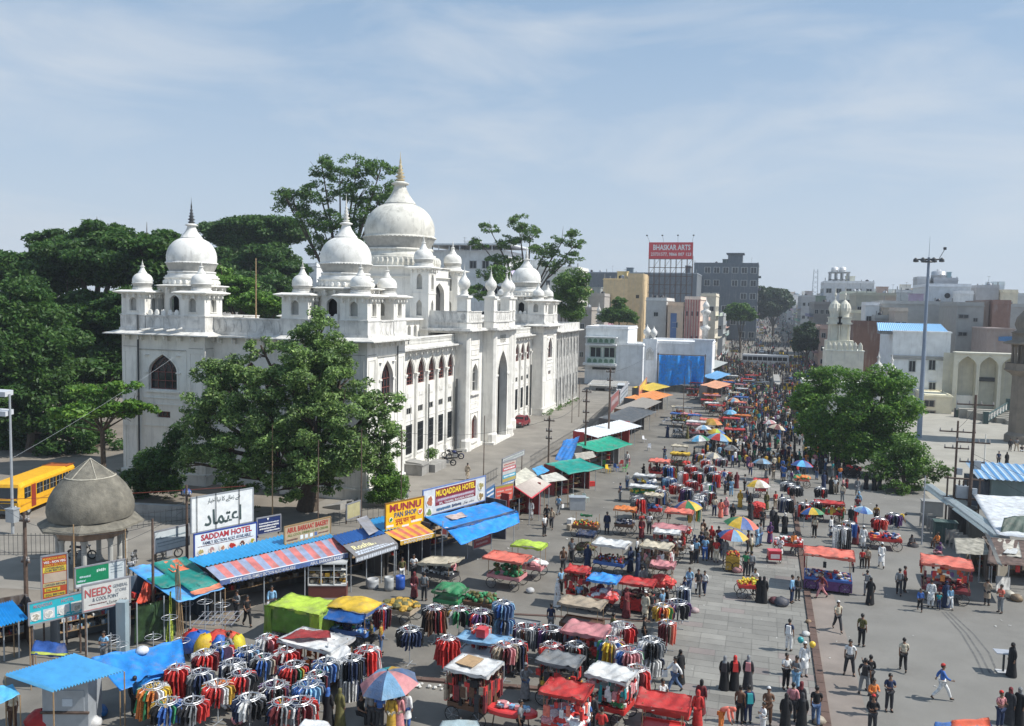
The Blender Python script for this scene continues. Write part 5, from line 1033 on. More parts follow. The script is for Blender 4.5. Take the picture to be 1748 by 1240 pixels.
def cap_mesh(J,long=False,brim=False,low=0.0):
 a,b=Vector(J['H0']),Vector(J['H3']);d=(b-a).normalized();c=Vector(J['H2'])-d*.01;back=Vector((0,1,0))-d*d.y;back=back.normalized()if back.length>.2 else Vector((0,0,1));sd=d.cross(back)
 mb=MB();rings=[(-.085 if not long else-.16,.075 if not long else.10),(-.03,.098),(.02,.1),(.06,.085),(.09,.05),(.102,.01)];n=10;last=None
 for k,(h,r)in enumerate(rings):
  b0=len(mb.v)
  for i in range(n):
   t=2*math.pi*i/n;bk=math.cos(t);p=c+d*(h+(.085*max(0,-bk)if h<0 and not long else(.1*max(0,-bk)if h<0 else 0)))+back*(bk*r*1.02+.012)+sd*math.sin(t)*r*.88;mb.v.append(tuple(p))
  if last is not None:
   for i in range(n):j=(i+1)%n;mb.f.append((last+i,last+j,b0+j,b0+i));mb.m.append(0)
  last=b0
 if brim:q=c-back*.1+d*.02;mb.hexa([tuple(q+sd*x+back*y+d*z)for z in(0,.012)for x,y in((-.07,.02),(.07,.02),(.05,-.08),(-.05,-.08))])
 return mb
def skirt(zs,mt,name,cy=0,tw=0):
 mb=MB();n=14;last=None
 for(z,rx,ry,*c)in zs:
  cx_,cy_=(c+[0,0])[:2]if c else(0,cy);b0=len(mb.v)
  for i in range(n):t=2*math.pi*i/n;f=1+(.07*math.sin(i*2.6+z)if z<.7 else 0);mb.v.append((cx_+rx*f*math.cos(t),cy_+ry*f*math.sin(t),z))
  if last is not None:
   for i in range(n):j=(i+1)%n;mb.f.append((last+i,last+j,b0+j,b0+i));mb.m.append(0)
  last=b0
 return mb.mesh(name,mt,True)
TK=['P','B','C','N','SL','SR','ML','MR'];TE=[('P','B'),('B','C'),('C','N'),('N','SL'),('N','SR'),('SL','ML'),('SR','MR')]
def shirt_mesh(J,long=False,grow=.022):
 J=dict(J);ks=list(TK);es=list(TE);o=dict(P=(.145,.11),B=(.135,.105),C=(.155,.11),N=(.075,.06),SL=.06,SR=.06,ML=.052,MR=.052,EL=.045,ER=.045,XL=.04,XR=.04)
 J['ML']=vl(J['SL'],J['EL'],.75);J['MR']=vl(J['SR'],J['ER'],.75);J['N']=vl(J['C'],J['N'],.85)
 if long:
  J['ML']=J['EL'];J['MR']=J['ER'];J['XL']=vl(J['EL'],J['WL'],.93);J['XR']=vl(J['ER'],J['WR'],.93);ks+=['XL','XR'];es+=[('ML','XL'),('MR','XR')]
 return sk_from('shirt',J,ks,es,grow*.6,TINT,o)
def trouser_mesh(J):return sk_from('trousers',dict(J,AL=vl(J['KL'],J['AL'],.97),AR=vl(J['KR'],J['AR'],.97)),['P','LL','LR','KL','KR','AL','AR'],[('P','LL'),('P','LR'),('LL','KL'),('LR','KR'),('KL','AL'),('KR','AR')],.008,TINT,dict(P=(.145,.115),LL=.1,LR=.1,KL=.075,KR=.075,AL=.058,AR=.058))
PROTO={}
PARTMESH={}
def pm(key,fn):
 if key not in PARTMESH:PARTMESH[key]=fn()
 return PARTMESH[key]
def person(px,py_,kind='stand',top='white',bottom='charcoal',rz=0.0,h=1.68,style='man',extra='',label=None,group='people in the market',z=0,top_long=None,hairc=None,simple=False):
 long=top_long if top_long is not None else(style!='man'or(hash_(px,py_)%3==0))
 J=pose(kind);s_=h/1.70;seated=kind in('sit','stool')
 t=bpy.data.objects.new('person',None);col.objects.link(t);t.location=(px,py_,z+.014);t.rotation_euler[2]=rz;t.scale=(s_,)*3
 tc_=C_[top];bc=C_[bottom]
 put('body',pm(('b',kind),lambda:body_mesh(J)),t)
 if style=='robe':
  if not seated:
   zs=[(.03,.27,.25),(.45,.22,.20),(.95,.19,.16),(1.15,.16,.13),(1.36,.17,.12),(1.44,.08,.08)]
   put('robe',pm(('r',kind),lambda:skirt(zs if kind!='walk'else[(.03,.24,.33),(.45,.21,.24),(.95,.19,.16),(1.15,.16,.13),(1.36,.17,.12),(1.44,.08,.08)],TINT,'robe')),t,color=tc_)
  else:put('robe',pm(('r',kind),lambda:skirt([(.02,.42,.42,0,-.2),(.2,.38,.38,0,-.16),(.34,.2,.16),(.56,.18,.13),(.63,.08,.08)],TINT,'robe')),t,color=tc_)
  put('sleeves',pm(('s',kind,1),lambda:shirt_mesh(J,True,.03)),t,color=tc_)
  hd=J['H2'];put('headscarf',pm(('hs',kind),lambda:join_mb(cap_mesh(J,True).mesh('headscarf',TINT,True),MB().tube(tuple(Vector(J['N'])-Vector((0,-.02,.04))),tuple(Vector(J['H0'])+Vector((0,.03,.03))),.125,.085,10,0,False))),t,color=C_[bottom]if 'scarf'in extra else tc_)
 else:
  put('shirt',pm(('s',kind,long),lambda:shirt_mesh(J,long)),t,color=tc_)
  if style in('kurta','saree')and not seated and kind!='bend':
   zl=.12 if style=='saree'else.48;w_=.24 if style=='saree'else.2
   put('skirt',pm(('k',kind,style),lambda:skirt([(zl,w_,w_*(1.35 if kind in('walk','stride')else.95)),(.7,.185,.17),(.95,.165,.13),(1.1,.15,.115)],TINT,'skirt')),t,color=tc_)
  put('trousers',pm(('t',kind),lambda:trouser_mesh(J)),t,color=bc)
  if style=='saree':put('headscarf',pm(('hs2',kind),lambda:cap_mesh(J,True).mesh('headscarf',TINT,True)),t,color=tc_ if 'bare'not in extra else C_['black'])
  else:put('hair',pm(('h',kind),lambda:cap_mesh(J).mesh('hair',HAIR,True)),t)
  if 'cap'in extra:put('cap',pm(('c',kind),lambda:cap_mesh(dict(J,H2=tuple(Vector(J['H2'])+Vector((0,0,.022)))),brim='peak'in extra).mesh('cap',TINT,True)),t,color=C_['red'if 'red'in extra else 'white'])
 mb=MB()
 if hash_(px,py_)%4==1 and style!='robe':
  for ch in t.children:
   if ch.name.startswith(('shirt','skirt')):ch.material_slots[0].link='OBJECT';ch.material_slots[0].material=PATT
 for q in('AL','AR'):a=Vector(J[q]);b_=Vector(J['T'+q[1]]);mb.tube(a+(a-b_)*.25+Vector((0,0,-.045)),b_+Vector((0,0,-.0)),.045,.038,6)
 put('shoes',pm(('sh',kind),lambda:mb.mesh('shoes',RUBBER,True)),t)
 if 'backpack'in extra:
  c=J['C'];put('backpack',pm(('bp',kind),lambda:MB().hexa([(x*(.13 if zz<1.2 else.11),y,zz)for zz,ys in((c[2]-.28,(.10,.26)),(c[2]+.12,(.10,.21)))for x,y in((-1,ys[0]),(1,ys[0]),(1,ys[1]),(-1,ys[1]))]).mesh('backpack',PLAST)),t,color=C_[next((w for w in extra.split()if w in C_ and w not in('red',)or w=='red'),'charcoal')]if any(w in C_ for w in extra.split())else C_['charcoal'])
 if 'bag'in extra.split():h_=J['HR'];put('bag',pm(('bg',kind),lambda:MB().hexa([(h_[0]+x,h_[1]+y,h_[2]-zz)for zz in(.34,.04)for x,y in((-.05,-.13),(.05,-.13),(.05,.13),(-.05,.13))]).mesh('bag',PLAST)),t,color=C_['white'if 'whitebag'not in extra else 'white'])
 base=label
 if not base:
  w_={'man':'person in {} shirt and {} trousers','kurta':'person in long {} tunic over {} trousers','robe':'person in full {} robe','saree':'person in {} saree over {} hem'}[style]if style!='robe'else 'person in full {} robe'+(' and {} headscarf'if 'scarf'in extra else '')
  base=w_.format(top,bottom)
  act={'walk':'walking','stride':'striding','sit':'seated','stool':'on a stool','bend':'bending','hold':'hands raised','reach':'reaching','wide':'legs apart'}.get(kind)
  if act:base+=' '+act
  LB_=where(px,py_,base)
  if isinstance(LB_,tuple):LB_=LB_[0]
  base=LB_
 tag(t,base,'person',group);return t
def hash_(a,b):return int(abs(a*131.7+b*71.3)*10)
# far, small figures: one mesh, shirt colour per object
def tiny_mesh(robe=False):
 mb=MB()
 if robe:mb.lathe([(.26,.02),(.2,.6),(.16,1.1),(.19,1.35),(.07,1.44)],7,0,sq=.75);mb.lathe([(.06,1.42),(.11,1.5),(.11,1.6),(.05,1.68),(0,1.7)],6,0)
 else:
  mb.lathe([(.17,.80),(.16,1.1),(.21,1.33),(.07,1.42)],7,0,sq=.6)
  for s_ in(-1,1):mb.tube((s_*.09,-.12*s_,.04),(s_*.08,0,.86),.055,.09,5,1);mb.tube((s_*.2,0,1.35),(s_*.25,.03,.98),.055,.04,5,0);mb.tube((s_*.25,.03,.98),(s_*.23,-.06,.78),.035,.03,4,2)
  mb.lathe([(.05,1.4),(.075,1.48),(.09,1.56),(.085,1.62)],6,2);mb.lathe([(.1,1.57),(.1,1.63),(.06,1.69),(0,1.71)],6,3)
 return mb
# ------------------------------------------------------------------ lettering
def lettering(parent,text,F,u0,u1,z0,z1,c,out_=.012,bold=.0,name='lettering',stretch=True,mt=None):
 cu=bpy.data.curves.new('t','FONT');cu.body=text;cu.offset=bold;cu.resolution_u=2;o=bpy.data.objects.new('t',cu);col.objects.link(o)
 me=bpy.data.meshes.new_from_object(o.evaluated_get(DG()));bpy.data.objects.remove(o)
 if not len(me.vertices):return None
 co=np.empty(len(me.vertices)*3);me.vertices.foreach_get('co',co);co=co.reshape(-1,3);mn_,mx_=co.min(0),co.max(0)
 s_=(u1-u0)/max(1e-6,mx_[0]-mn_[0]);sz=(z1-z0)/max(1e-6,mx_[1]-mn_[1])
 if not stretch:sz=min(sz,s_);s_=sz
 uc=u0+((u1-u0)-s_*(mx_[0]-mn_[0]))/2
 new=np.array([F.p(uc+(x-mn_[0])*s_,z0+(y-mn_[1])*sz,-out_)for x,y,z in co]);me.vertices.foreach_set('co',new.reshape(-1));me.update()
 me.materials.clear();me.materials.append(mt or PAINT);return put(name,me,parent,color=c)
AR={'ا':(0xFE8D,0xFE8E),'ب':(0xFE8F,0xFE90,0xFE91,0xFE92),'ت':(0xFE95,0xFE96,0xFE97,0xFE98),'خ':(0xFEA5,0xFEA6,0xFEA7,0xFEA8),'د':(0xFEA9,0xFEAA),'ر':(0xFEAD,0xFEAE),'ز':(0xFEAF,0xFEB0),'س':(0xFEB1,0xFEB2,0xFEB3,0xFEB4),'ع':(0xFEC9,0xFECA,0xFECB,0xFECC),'ک':(0xFB8E,0xFB8F,0xFB90,0xFB91),'م':(0xFEE1,0xFEE2,0xFEE3,0xFEE4),'ن':(0xFEE5,0xFEE6,0xFEE7,0xFEE8),'ی':(0xFBFC,0xFBFD,0xFBFE,0xFBFF),'ے':(0xFBAE,0xFBAF),'ئ':(0xFE89,0xFE8A,0xFE8B,0xFE8C),'و':(0xFEED,0xFEEE),'ل':(0xFEDD,0xFEDE,0xFEDF,0xFEE0),'ٹ':(0xFB66,0xFB67,0xFB68,0xFB69),'ق':(0xFED5,0xFED6,0xFED7,0xFED8),'ج':(0xFE9D,0xFE9E,0xFE9F,0xFEA0),'ہ':(0xFBA6,0xFBA7,0xFBA8,0xFBA9)}
def urdu(s):
 out_=[]
 for i,ch in enumerate(s):
  if ch not in AR:out_.append(ch);continue
  f=AR[ch];prev=i>0 and s[i-1]in AR and len(AR[s[i-1]])==4;nxt=len(f)==4 and i+1<len(s)and s[i+1]in AR
  out_.append(chr(f[3]if prev and nxt else f[1]if prev else f[2]if nxt else f[0]))
 return ''.join(reversed(out_))
def seg_face(a,b):
 L_=math.dist(a,b);U=((b[0]-a[0])/L_,(b[1]-a[1])/L_);return Face(a,U,(U[1],-U[0])),L_
def sign(label,a,b,z0,z1,bgc,lines=(),posts=True,name='signboard',frame=None,plates=(),cat='signboard',dark_lines=(),tilt=0,ph=0.0):
 t=thing(name,label,cat);F,L_=seg_face(a,b);H_=z1-z0
 mb=MB();slab(mb,F,0,L_,z0,z1,0,.05);put('panel',mb.mesh('panel',PAINT),t,color=bgc)
 mb=MB();fc=frame or(.25,.25,.27)
 for(u0,u1,v0,v1)in((-.03,L_+.03,z0-.04,z0+.03),(-.03,L_+.03,z1-.03,z1+.04),(-.04,.03,z0,z1),(L_-.03,L_+.04,z0,z1)):slab(mb,F,u0,u1,v0,v1,.02,.07)
 put('frame',mb.mesh('frame',PAINT),t,color=fc)
 for(u0,u1,v0,v1,c)in plates:
  mb=MB();slab(mb,F,L_*u0,L_*u1,z0+H_*v0,z0+H_*v1,.006+.001*(len(t.children)%5),.0);put('colour_field',mb.mesh('plate',PAINT),t,color=c)
 for ln in lines:
  s,u0,u1,v0,v1,c=ln[:6];lettering(t,s,F,L_*u0,L_*u1,z0+H_*v0,z0+H_*v1,c,.018,ln[6]if len(ln)>6 else.01)
 for(u0,u1,v0,v1,c,seed)in dark_lines:
  mb=MB();g=random.Random(seed);u=u0
  while u<u1-.005:
   w_=g.uniform(.008,.022)*3/max(L_,2);slab(mb,F,L_*u,L_*min(u+w_,u1),z0+H_*(v0+(v1-v0)*g.uniform(0,.25)),z0+H_*(v1-(v1-v0)*g.uniform(0,.25)),.014,0);u+=w_*1.35
  put('small_print',mb.mesh('marks',PAINT),t,color=c)
 if posts:
  for u in(L_*.06,L_*.94):mb=MB();p=F.p(u,0,.1);mb.tube((p[0],p[1],ph),(p[0],p[1],z1),.045,n=6);put('post',mb.mesh('post',RUST),t)
 return t
def dish(parent,F,u,z,r,c1,c2,out_=.02):
 n=16;mb=MB().poly([F.p(u+r*math.cos(2*math.pi*i/n),z+r*math.sin(2*math.pi*i/n),-out_)for i in range(n)]);put('printed_plate',mb.mesh('p',PAINT),parent,color=(.75,.73,.68))
 g=random.Random(int(u*100));mb=MB()
 for k in range(14):
  a=g.random()*6.3;q=r*.6*math.sqrt(g.random());s_=r*.28;mb.poly([F.p(u+q*math.cos(a)+s_*math.cos(2*math.pi*i/6),z+q*math.sin(a)+s_*math.sin(2*math.pi*i/6),-out_-.003-.0006*k)for i in range(6)])
 put('printed_food',mb.mesh('p',mat('printed_food',(1,1,1),.5,.5,14,tint=True)),parent,color=c1)
# ------------------------------------------------------------------ market kit
def shape_mesh(outline,th,mt=TINT,name='garment',wave=.03):
 mb=MB();n=len(outline);b0=0
 for sd in(-1,1):
  for k,(x,z)in enumerate(outline):mb.v.append((x,sd*th*(.5+.5*((k*7)%3)/2)+wave*math.sin(z*9+k),z))
 mb.f+=[tuple(range(n)),tuple(range(2*n-1,n-1,-1))];mb.m+=[0,0]
 for i in range(n):j=(i+1)%n;mb.f.append((i,j,n+j,n+i));mb.m.append(0)
 return mb.mesh(name,mt)
G_SHIRT=shape_mesh([(-.04,0),(-.2,-.06),(-.27,-.3),(-.2,-.32),(-.19,-.72),(.19,-.72),(.2,-.32),(.27,-.3),(.2,-.06),(.04,0)],.035)
G_DRESS=shape_mesh([(-.04,0),(-.18,-.06),(-.25,-.35),(-.17,-.36),(-.25,-1.15),(.25,-1.15),(.17,-.36),(.25,-.35),(.18,-.06),(.04,0)],.035)
G_PANTS=shape_mesh([(-.13,0),(-.14,-.5),(-.12,-1.0),(-.01,-1.0),(.0,-.4),(.02,-1.0),(.12,-1.0),(.15,-.5),(.13,0)],.03)
HANGER=MB().tube((-.2,0,-.05),(0,0,.02),.008,n=3).tube((.2,0,-.05),(0,0,.02),.008,n=3).tube((0,0,.02),(0,0,.09),.008,n=3).mesh('hanger',PLAST)
PALS=dict(mixed=['red','white','navy','mustard','black','maroon','grey','green','beige','blue'],dark=['black','charcoal','navy','black','grey','red'],denim=['jeans','blue','navy','sky','grey','jeans'],red=['red','red','maroon','coral','red','white'],stripes=['white','black','grey','charcoal','white','navy'],yellow=['yellow','green','mustard','white','red','orange'],pink=['pink','red','white','coral','beige','maroon'],wine=['maroon','navy','charcoal','brown','grey','red','black','purple'],bright=['red','yellow','blue','white','green','pink','black'])
def rack(xy,pal,label,kind='shirt',r=.40,z=1.72,n=18,tiers=1,seed=None,h2=.95,ring_only=False,ground=0):
 t=thing('clothes_rack',label,'clothes rack',(xy[0],xy[1],.02),0,'round racks of hanging clothes');g=random.Random(seed if seed is not None else int(abs(xy[0]*91+xy[1]*37)))
 put('pole',pm('rackpole%.1f'%z,lambda:MB().tube((0,0,0),(0,0,z+.25),.022,n=6).tube((-.35,0,.04),(.35,0,.04),.02,n=4).tube((0,-.35,.04),(0,.35,.04),.02,n=4).mesh('pole',GREYM)),t)
 for k in range(tiers):
  zz=z-k*h2;mb=MB().ring((0,0,zz),r,.014,16,4)
  for a in range(4):c,s_=math.cos(a*1.571+.3),math.sin(a*1.571+.3);mb.tube((0,0,zz+.01),(c*r,s_*r,zz),.01,n=3)
  if not ring_only:mb.ring((0,0,zz+.03),r*.8,.03,14,4,0)
  put('ring',pm(('ring',r,zz,ring_only),lambda:mb.mesh('ring',CHROME)),t)
  if ring_only:continue
  pal_=PALS[pal];runc=g.choice(pal_);me={'shirt':G_SHIRT,'dress':G_DRESS,'pants':G_PANTS}[kind]
  for i in range(n):
   a=2*math.pi*i/n+g.uniform(-.06,.06)
   if g.random()<.6:runc=g.choice(pal_)
   b=C_[runc];f=g.uniform(.75,1.25)
   o=put('garment',me,t,(r*math.cos(a),r*math.sin(a),zz-.03),a+g.uniform(-.12,.12),tuple(min(.85,q*f)for q in b),(g.uniform(.85,1.08),1,g.uniform(.88,1.08)))
   o.rotation_euler[1]=g.gauss(0,.05);o.location[2]+=g.uniform(-.05,.02)
   if g.random()<.22:o.material_slots[0].link='OBJECT';o.material_slots[0].material=PATT
   if i%2==0:put('hanger',HANGER,t,(r*math.cos(a),r*math.sin(a),zz-.02),a,(.75,.76,.78))
 return t
def panel_umbrella(xyz,cols,label,r=1.05,tilt=(0,0),pole=2.1,rot=0,name='umbrella',flat=.30):
 t=thing(name,label,'umbrella',(xyz[0],xyz[1],0.02),rot,'umbrellas over the market');zt=xyz[2];piv=bpy.data.objects.new('canopy',pm(('uhub',r),lambda:MB().lathe([(.0,.1),(.03,.05),(.03,-.02),(0,-.03)],6).mesh('hub',BLACKM)));col.objects.link(piv);piv.parent=t;piv.location=(0,0,zt);piv.rotation_euler=(tilt[0],tilt[1],0)
 n=8
 def pan():
  mb=MB();K=4;a0=-math.pi/n;a1=math.pi/n
  for k in range(K+1):
   q=r*k/K
   for j in range(5):
    a=a0+(a1-a0)*j/4;s_=1-.10*(k/K)*math.sin(math.pi*j/4);mb.v.append((q*math.cos(a)*s_,q*math.sin(a)*s_,-r*flat*2*(k/K)**2*.8-.02*math.sin(math.pi*j/4)*k/K))
  nn=len(mb.v);mb.v+=[(x,y,z_-.006)for x,y,z_ in mb.v[:nn]]
  for k in range(K):
   for j in range(4):a=k*5+j;mb.f.append((a,a+5,a+6,a+1));mb.m.append(0);mb.f.append((nn+a,nn+a+1,nn+a+6,nn+a+5));mb.m.append(0)
  return mb.mesh('panel',TARP)
 me=pm(('upan',r,flat),pan)
 for i in range(n):put('panel',me,piv,(0,0,0),2*math.pi*(i+.5)/n,C_[cols[i%len(cols)]])
 put('pole',pm(('upole',round(zt,1)),lambda:MB().tube((0,0,0),(0,0,zt),.02,n=5).mesh('pole',GREYM)),t)
 lm(xyz[0],xyz[1],'the '+label.split(' over')[0].split(' beside')[0].split(' near')[0].split(' with')[0].split(' above')[0])if len(label.split())<99 else None
 return t
def spoked(r=.33):
 def f():
  mb=MB().ring((0,0,0),r,.022,18,4,0,'x')
  for i in range(8):a=math.pi*i/4;mb.tube((0,0,0),(0,r*math.cos(a),r*math.sin(a)),.006,n=3,mi=1)
  mb.tube((-.05,0,0),(.05,0,0),.03,n=6,mi=1);return mb.mesh('wheel',[RUBBER,CHROME])
 return pm(('wheel',r),f)
GM=mat('mixed_goods',(1,1,1),.7,.35,11,tint=True)
def pile(parent,kind,L_,W_,z,cols,seed,H_=.35,n=60):
 g=random.Random(seed);by={}
 for k in range(n):
  c=g.choice(cols);mb=by.setdefault(c,MB());x,y=g.uniform(-L_/2,L_/2)*.94,g.uniform(-W_/2,W_/2)*.92;zz=z+g.random()*H_*(1-(abs(x)/L_+abs(y)/W_)*.7)
  if kind=='balls':r=g.uniform(.05,.09);mb.lathe([(0,-r),(r*.8,-r*.6),(r,0),(r*.8,r*.6),(0,r)],6,0,(x,y,zz+r))
  elif kind=='melons':r=.12;mb.lathe([(0,-r),(r*.8,-r*.6),(r,0),(r*.8,r*.6),(0,r)],7,0,(x,y,zz+r))
  elif kind=='stacks':s_=g.uniform(.14,.26);mb.ob((x,y,zz),(s_,s_*.8,g.uniform(.04,.16)),g.uniform(0,3))
  elif kind=='boxes':mb.ob((x,y,zz),(g.uniform(.1,.3),g.uniform(.1,.2),g.uniform(.06,.2)),g.uniform(-.2,.2))
  elif kind=='heap':s_=g.uniform(.14,.3);mb.lathe([(s_,0),(s_*1.1,s_*.3),(s_*.7,s_*.7),(0,s_*.8)],6,0,(x,y,zz),g.random()*3)
 for c,mb in by.items():
  o=put('goods',mb.mesh('goods',GM),parent,color=C_[c]);stuff(o)
def hanging(parent,L_,W_,z,cols,seed,n=26,drop=(.25,.6),sides='NSEW',kind='bag'):
 g=random.Random(seed);by={}
 for k in range(n):
  s_=g.choice(sides);u=g.uniform(-.5,.5);x,y={'N':(u*L_,W_/2),'S':(u*L_,-W_/2),'E':(L_/2,u*W_),'W':(-L_/2,u*W_)}[s_];c=g.choice(cols);d=g.uniform(*drop);mb=by.setdefault(c,MB());r=g.uniform(.05,.13)
  z0=z-g.uniform(0,.25)
  if kind=='bag':mb.tube((x,y,z0),(x,y,z0-d*.5),.008,n=3);mb.ob((x,y,z0-d),(r*2,r*.9,d*.6),0 if s_ in 'NS'else 1.57)
  else:mb.tube((x,y,z0),(x,y,z0-d),r*.35,r*.6,n=4)
 for c,mb in by.items():stuff(put('hanging_goods',mb.mesh('hung',GM),parent,color=C_[c]))
def cart(xy,label,canopy='red',L_=2.0,W_=1.25,zc=2.15,goods=('stacks',['red','white','navy']),rz=0,deckc='red',sag=.08,rip=.05,over=.25,hang=None,wheels=True,canopy2=None,deck_z=.78,skirtc=None,slope=0,extra=None,name='market_cart',cat='cart',n=50,landmark=True,canopy_on=True,H_=.35,group='market carts and stalls',ccorn=None):
 t=thing(name,label,cat,(xy[0],xy[1],.02),rz,group);sd=int(abs(xy[0]*53+xy[1]*29))+len(label)
 mb=MB().bx(-L_/2,L_/2,-W_/2,W_/2,deck_z-.06,deck_z);mb.bx(-L_/2,L_/2,-W_/2-.03,-W_/2,deck_z-.14,deck_z+.08);mb.bx(-L_/2,L_/2,W_/2,W_/2+.03,deck_z-.14,deck_z+.08);mb.bx(-L_/2-.03,-L_/2,-W_/2,W_/2,deck_z-.14,deck_z+.08);mb.bx(L_/2,L_/2+.03,-W_/2,W_/2,deck_z-.14,deck_z+.08)
 put('deck',mb.mesh('deck',PAINT),t,color=C_[deckc])
 if wheels:
  for sx in(-1,1):
   for sy in(-1,1):put('wheel',spoked(),t,(sx*L_*.36,sy*(W_/2+.06),.35)).rotation_euler[2]=R(90)
  put('axle',pm(('axle',W_,L_),lambda:MB().tube((-L_*.36,-W_/2-.06,.35),(-L_*.36,W_/2+.06,.35),.02,n=5).tube((L_*.36,-W_/2-.06,.35),(L_*.36,W_/2+.06,.35),.02,n=5).tube((-L_*.36,0,.35),(-L_*.36,0,deck_z-.06),.03,n=4).tube((L_*.36,0,.35),(L_*.36,0,deck_z-.06),.03,n=4).mesh('axle',RUST)),t)
 else:
  for sx in(-1,1):
   for sy in(-1,1):put('leg',pm(('leg',deck_z),lambda:MB().bx(-.025,.025,-.025,.025,0,deck_z-.06).mesh('leg',PWOOD)),t,(sx*L_*.46,sy*W_*.44,0))
 if skirtc:put('skirt_panel',MB().bx(-L_/2-.04,L_/2+.04,-W_/2-.06,W_/2+.06,.15 if wheels else.02,deck_z-.06).mesh('skirt',TINT),t,color=C_[skirtc])
 if canopy_on:
  for sx in(-1,1):
   for sy in(-1,1):put('post',pm(('post',round(zc-deck_z+slope*sx*.5,1),round(deck_z,1)),lambda:MB().tube((0,0,deck_z-.05),(0,0,zc+slope*sx*.5),.02,n=5).mesh('post',PWOOD)),t,(sx*L_*.47,sy*W_*.46,0))
  a,b=L_/2+over,W_/2+over;s_=slope/2
  sh=MB().sheet((-a,-b,zc-s_),(a,-b,zc+s_),(a,b,zc+s_),(-a,b,zc-s_),16,10,sag*1.5,rip*1.7,.012,seed=sd)
  put('canopy',sh.mesh('canopy',TARP,True),t,color=C_[canopy])
  mb=MB();g=random.Random(sd)
  P_=[(-a,-b,zc-s_),(a,-b,zc+s_),(a,b,zc+s_),(-a,b,zc-s_)]
  for p,q in zip(P_,P_[1:]+P_[:1]):
   m_=8;d0=.12
   for i in range(m_):
    t0,t1=i/m_,(i+1)/m_;A_,B_=vl(p,q,t0),vl(p,q,t1);d1=.12+g.uniform(-.04,.07);mb.poly([A_,B_,(B_[0],B_[1],B_[2]-d1),(A_[0],A_[1],A_[2]-d0)]);d0=d1
  put('canopy_edge',mb.mesh('edge',TARP),t,color=tuple(q*.9 for q in C_[canopy2 or canopy]))
 if goods:pile(t,goods[0],L_,W_,deck_z,goods[1],sd,H_,n)
 if hang:hanging(t,L_+.1,W_+.1,zc-.1,hang[0],sd,hang[1],hang[2]if len(hang)>2 else(.3,.7),kind=hang[3]if len(hang)>3 else 'bag')
 if landmark:lm(xy[0],xy[1],'the '+' '.join(label.split()[:5 if not isinstance(landmark,int)or landmark is True else landmark]))
 return t
def tarp(label,A,B_,C2,D,colr,sag=.1,rip=.06,posts=True,name='tarpaulin',cat='tarpaulin',nu=16,nv=10,mt=None,group=None,poles=((0,0),(1,0),(1,1),(0,1)),patches=()):
 t=thing(name,label,cat,(0,0,0),0,group);put('cloth',MB().sheet(A,B_,C2,D,nu,nv,sag,rip,.012,seed=len(label)*7+int(abs(A[0])*3)).mesh('cloth',mt or TARP,True),t,color=colr)
 if posts:
  for p in(A,B_,C2,D):put('pole',MB().tube((p[0],p[1],0),(p[0],p[1],p[2]-.02),.025,n=5).mesh('pole',PWOOD),t)
 for(u0,u1,v0,v1,c)in patches:
  q=lambda u,v:tuple(x+(0,0,.05)[i]for i,x in enumerate(vl(vl(A,B_,u),vl(D,C2,u),v)));put('patch',MB().sheet(q(u0,v0),q(u1,v0),q(u1,v1),q(u0,v1),6,4,sag*.3,rip*.8,.01,seed=3).mesh('patch',mt or TARP,True),t,color=c)
 return t
def chair(xy,c,label,rz=0,z=0):
 def f():
  mb=MB().hexa([(-.21,-.2,.42),(.21,-.2,.42),(.19,.2,.4),(-.19,.2,.4),(-.21,-.2,.45),(.21,-.2,.45),(.19,.2,.43),(-.19,.2,.43)]);return mb.mesh('seat',PLAST)
 t=thing('plastic_chair',label,'chair',(xy[0],xy[1],.02+z),rz,'plastic chairs by the snack stalls');put('seat',pm('cseat',f),t,color=c)
 put('backrest',pm('cback',lambda:MB().hexa([(-.2,.2,.44),(.2,.2,.44),(.2,.24,.44),(-.2,.24,.44),(-.17,.28,.84),(.17,.28,.84),(.17,.31,.84),(-.17,.31,.84)]).mesh('back',PLAST)),t,color=c)
 for sx in(-1,1):
  for sy in(-1,1):put('leg',pm('cleg',lambda:MB().tube((0,0,0),(0,0,.42),.02,.025,5).mesh('leg',PLAST)),t,(sx*.19,sy*.18,0),color=c)
 return t
def bundle(xy,c,label,r=.35,z=0,cat='sack',name='sack',seed=1):
 g=random.Random(seed);mb=MB();P_=[(r*.7,0),(r,.15*r),(r*1.05,r*.5),(r*.85,r*.9),(r*.4,r*1.15),(r*.08,r*1.2)];mb.lathe(P_,10);mb.v=[(x*g.uniform(.88,1.12),y*g.uniform(.88,1.12),zz*g.uniform(.92,1.05))for x,y,zz in mb.v]
 o=put(name,mb.mesh('sack',TARP,True),None,(xy[0],xy[1],.02+z),color=c);return tag(o,label,cat)
def wires(label,pts,r=.012,sag=.6,mt=BLACKM):
 mb=MB()
 for a,b in zip(pts,pts[1:]):
  n=8;prev=a
  for k in range(1,n+1):t=k/n;p=tuple(x+(y-x)*t-(sag*4*t*(1-t)if i==2 else 0)for i,(x,y)in enumerate(zip(a,b)));mb.tube(prev,p,r,n=3,cap=False);prev=p
 return tag(mb.o('overhead_wire',mt),label,'wire')
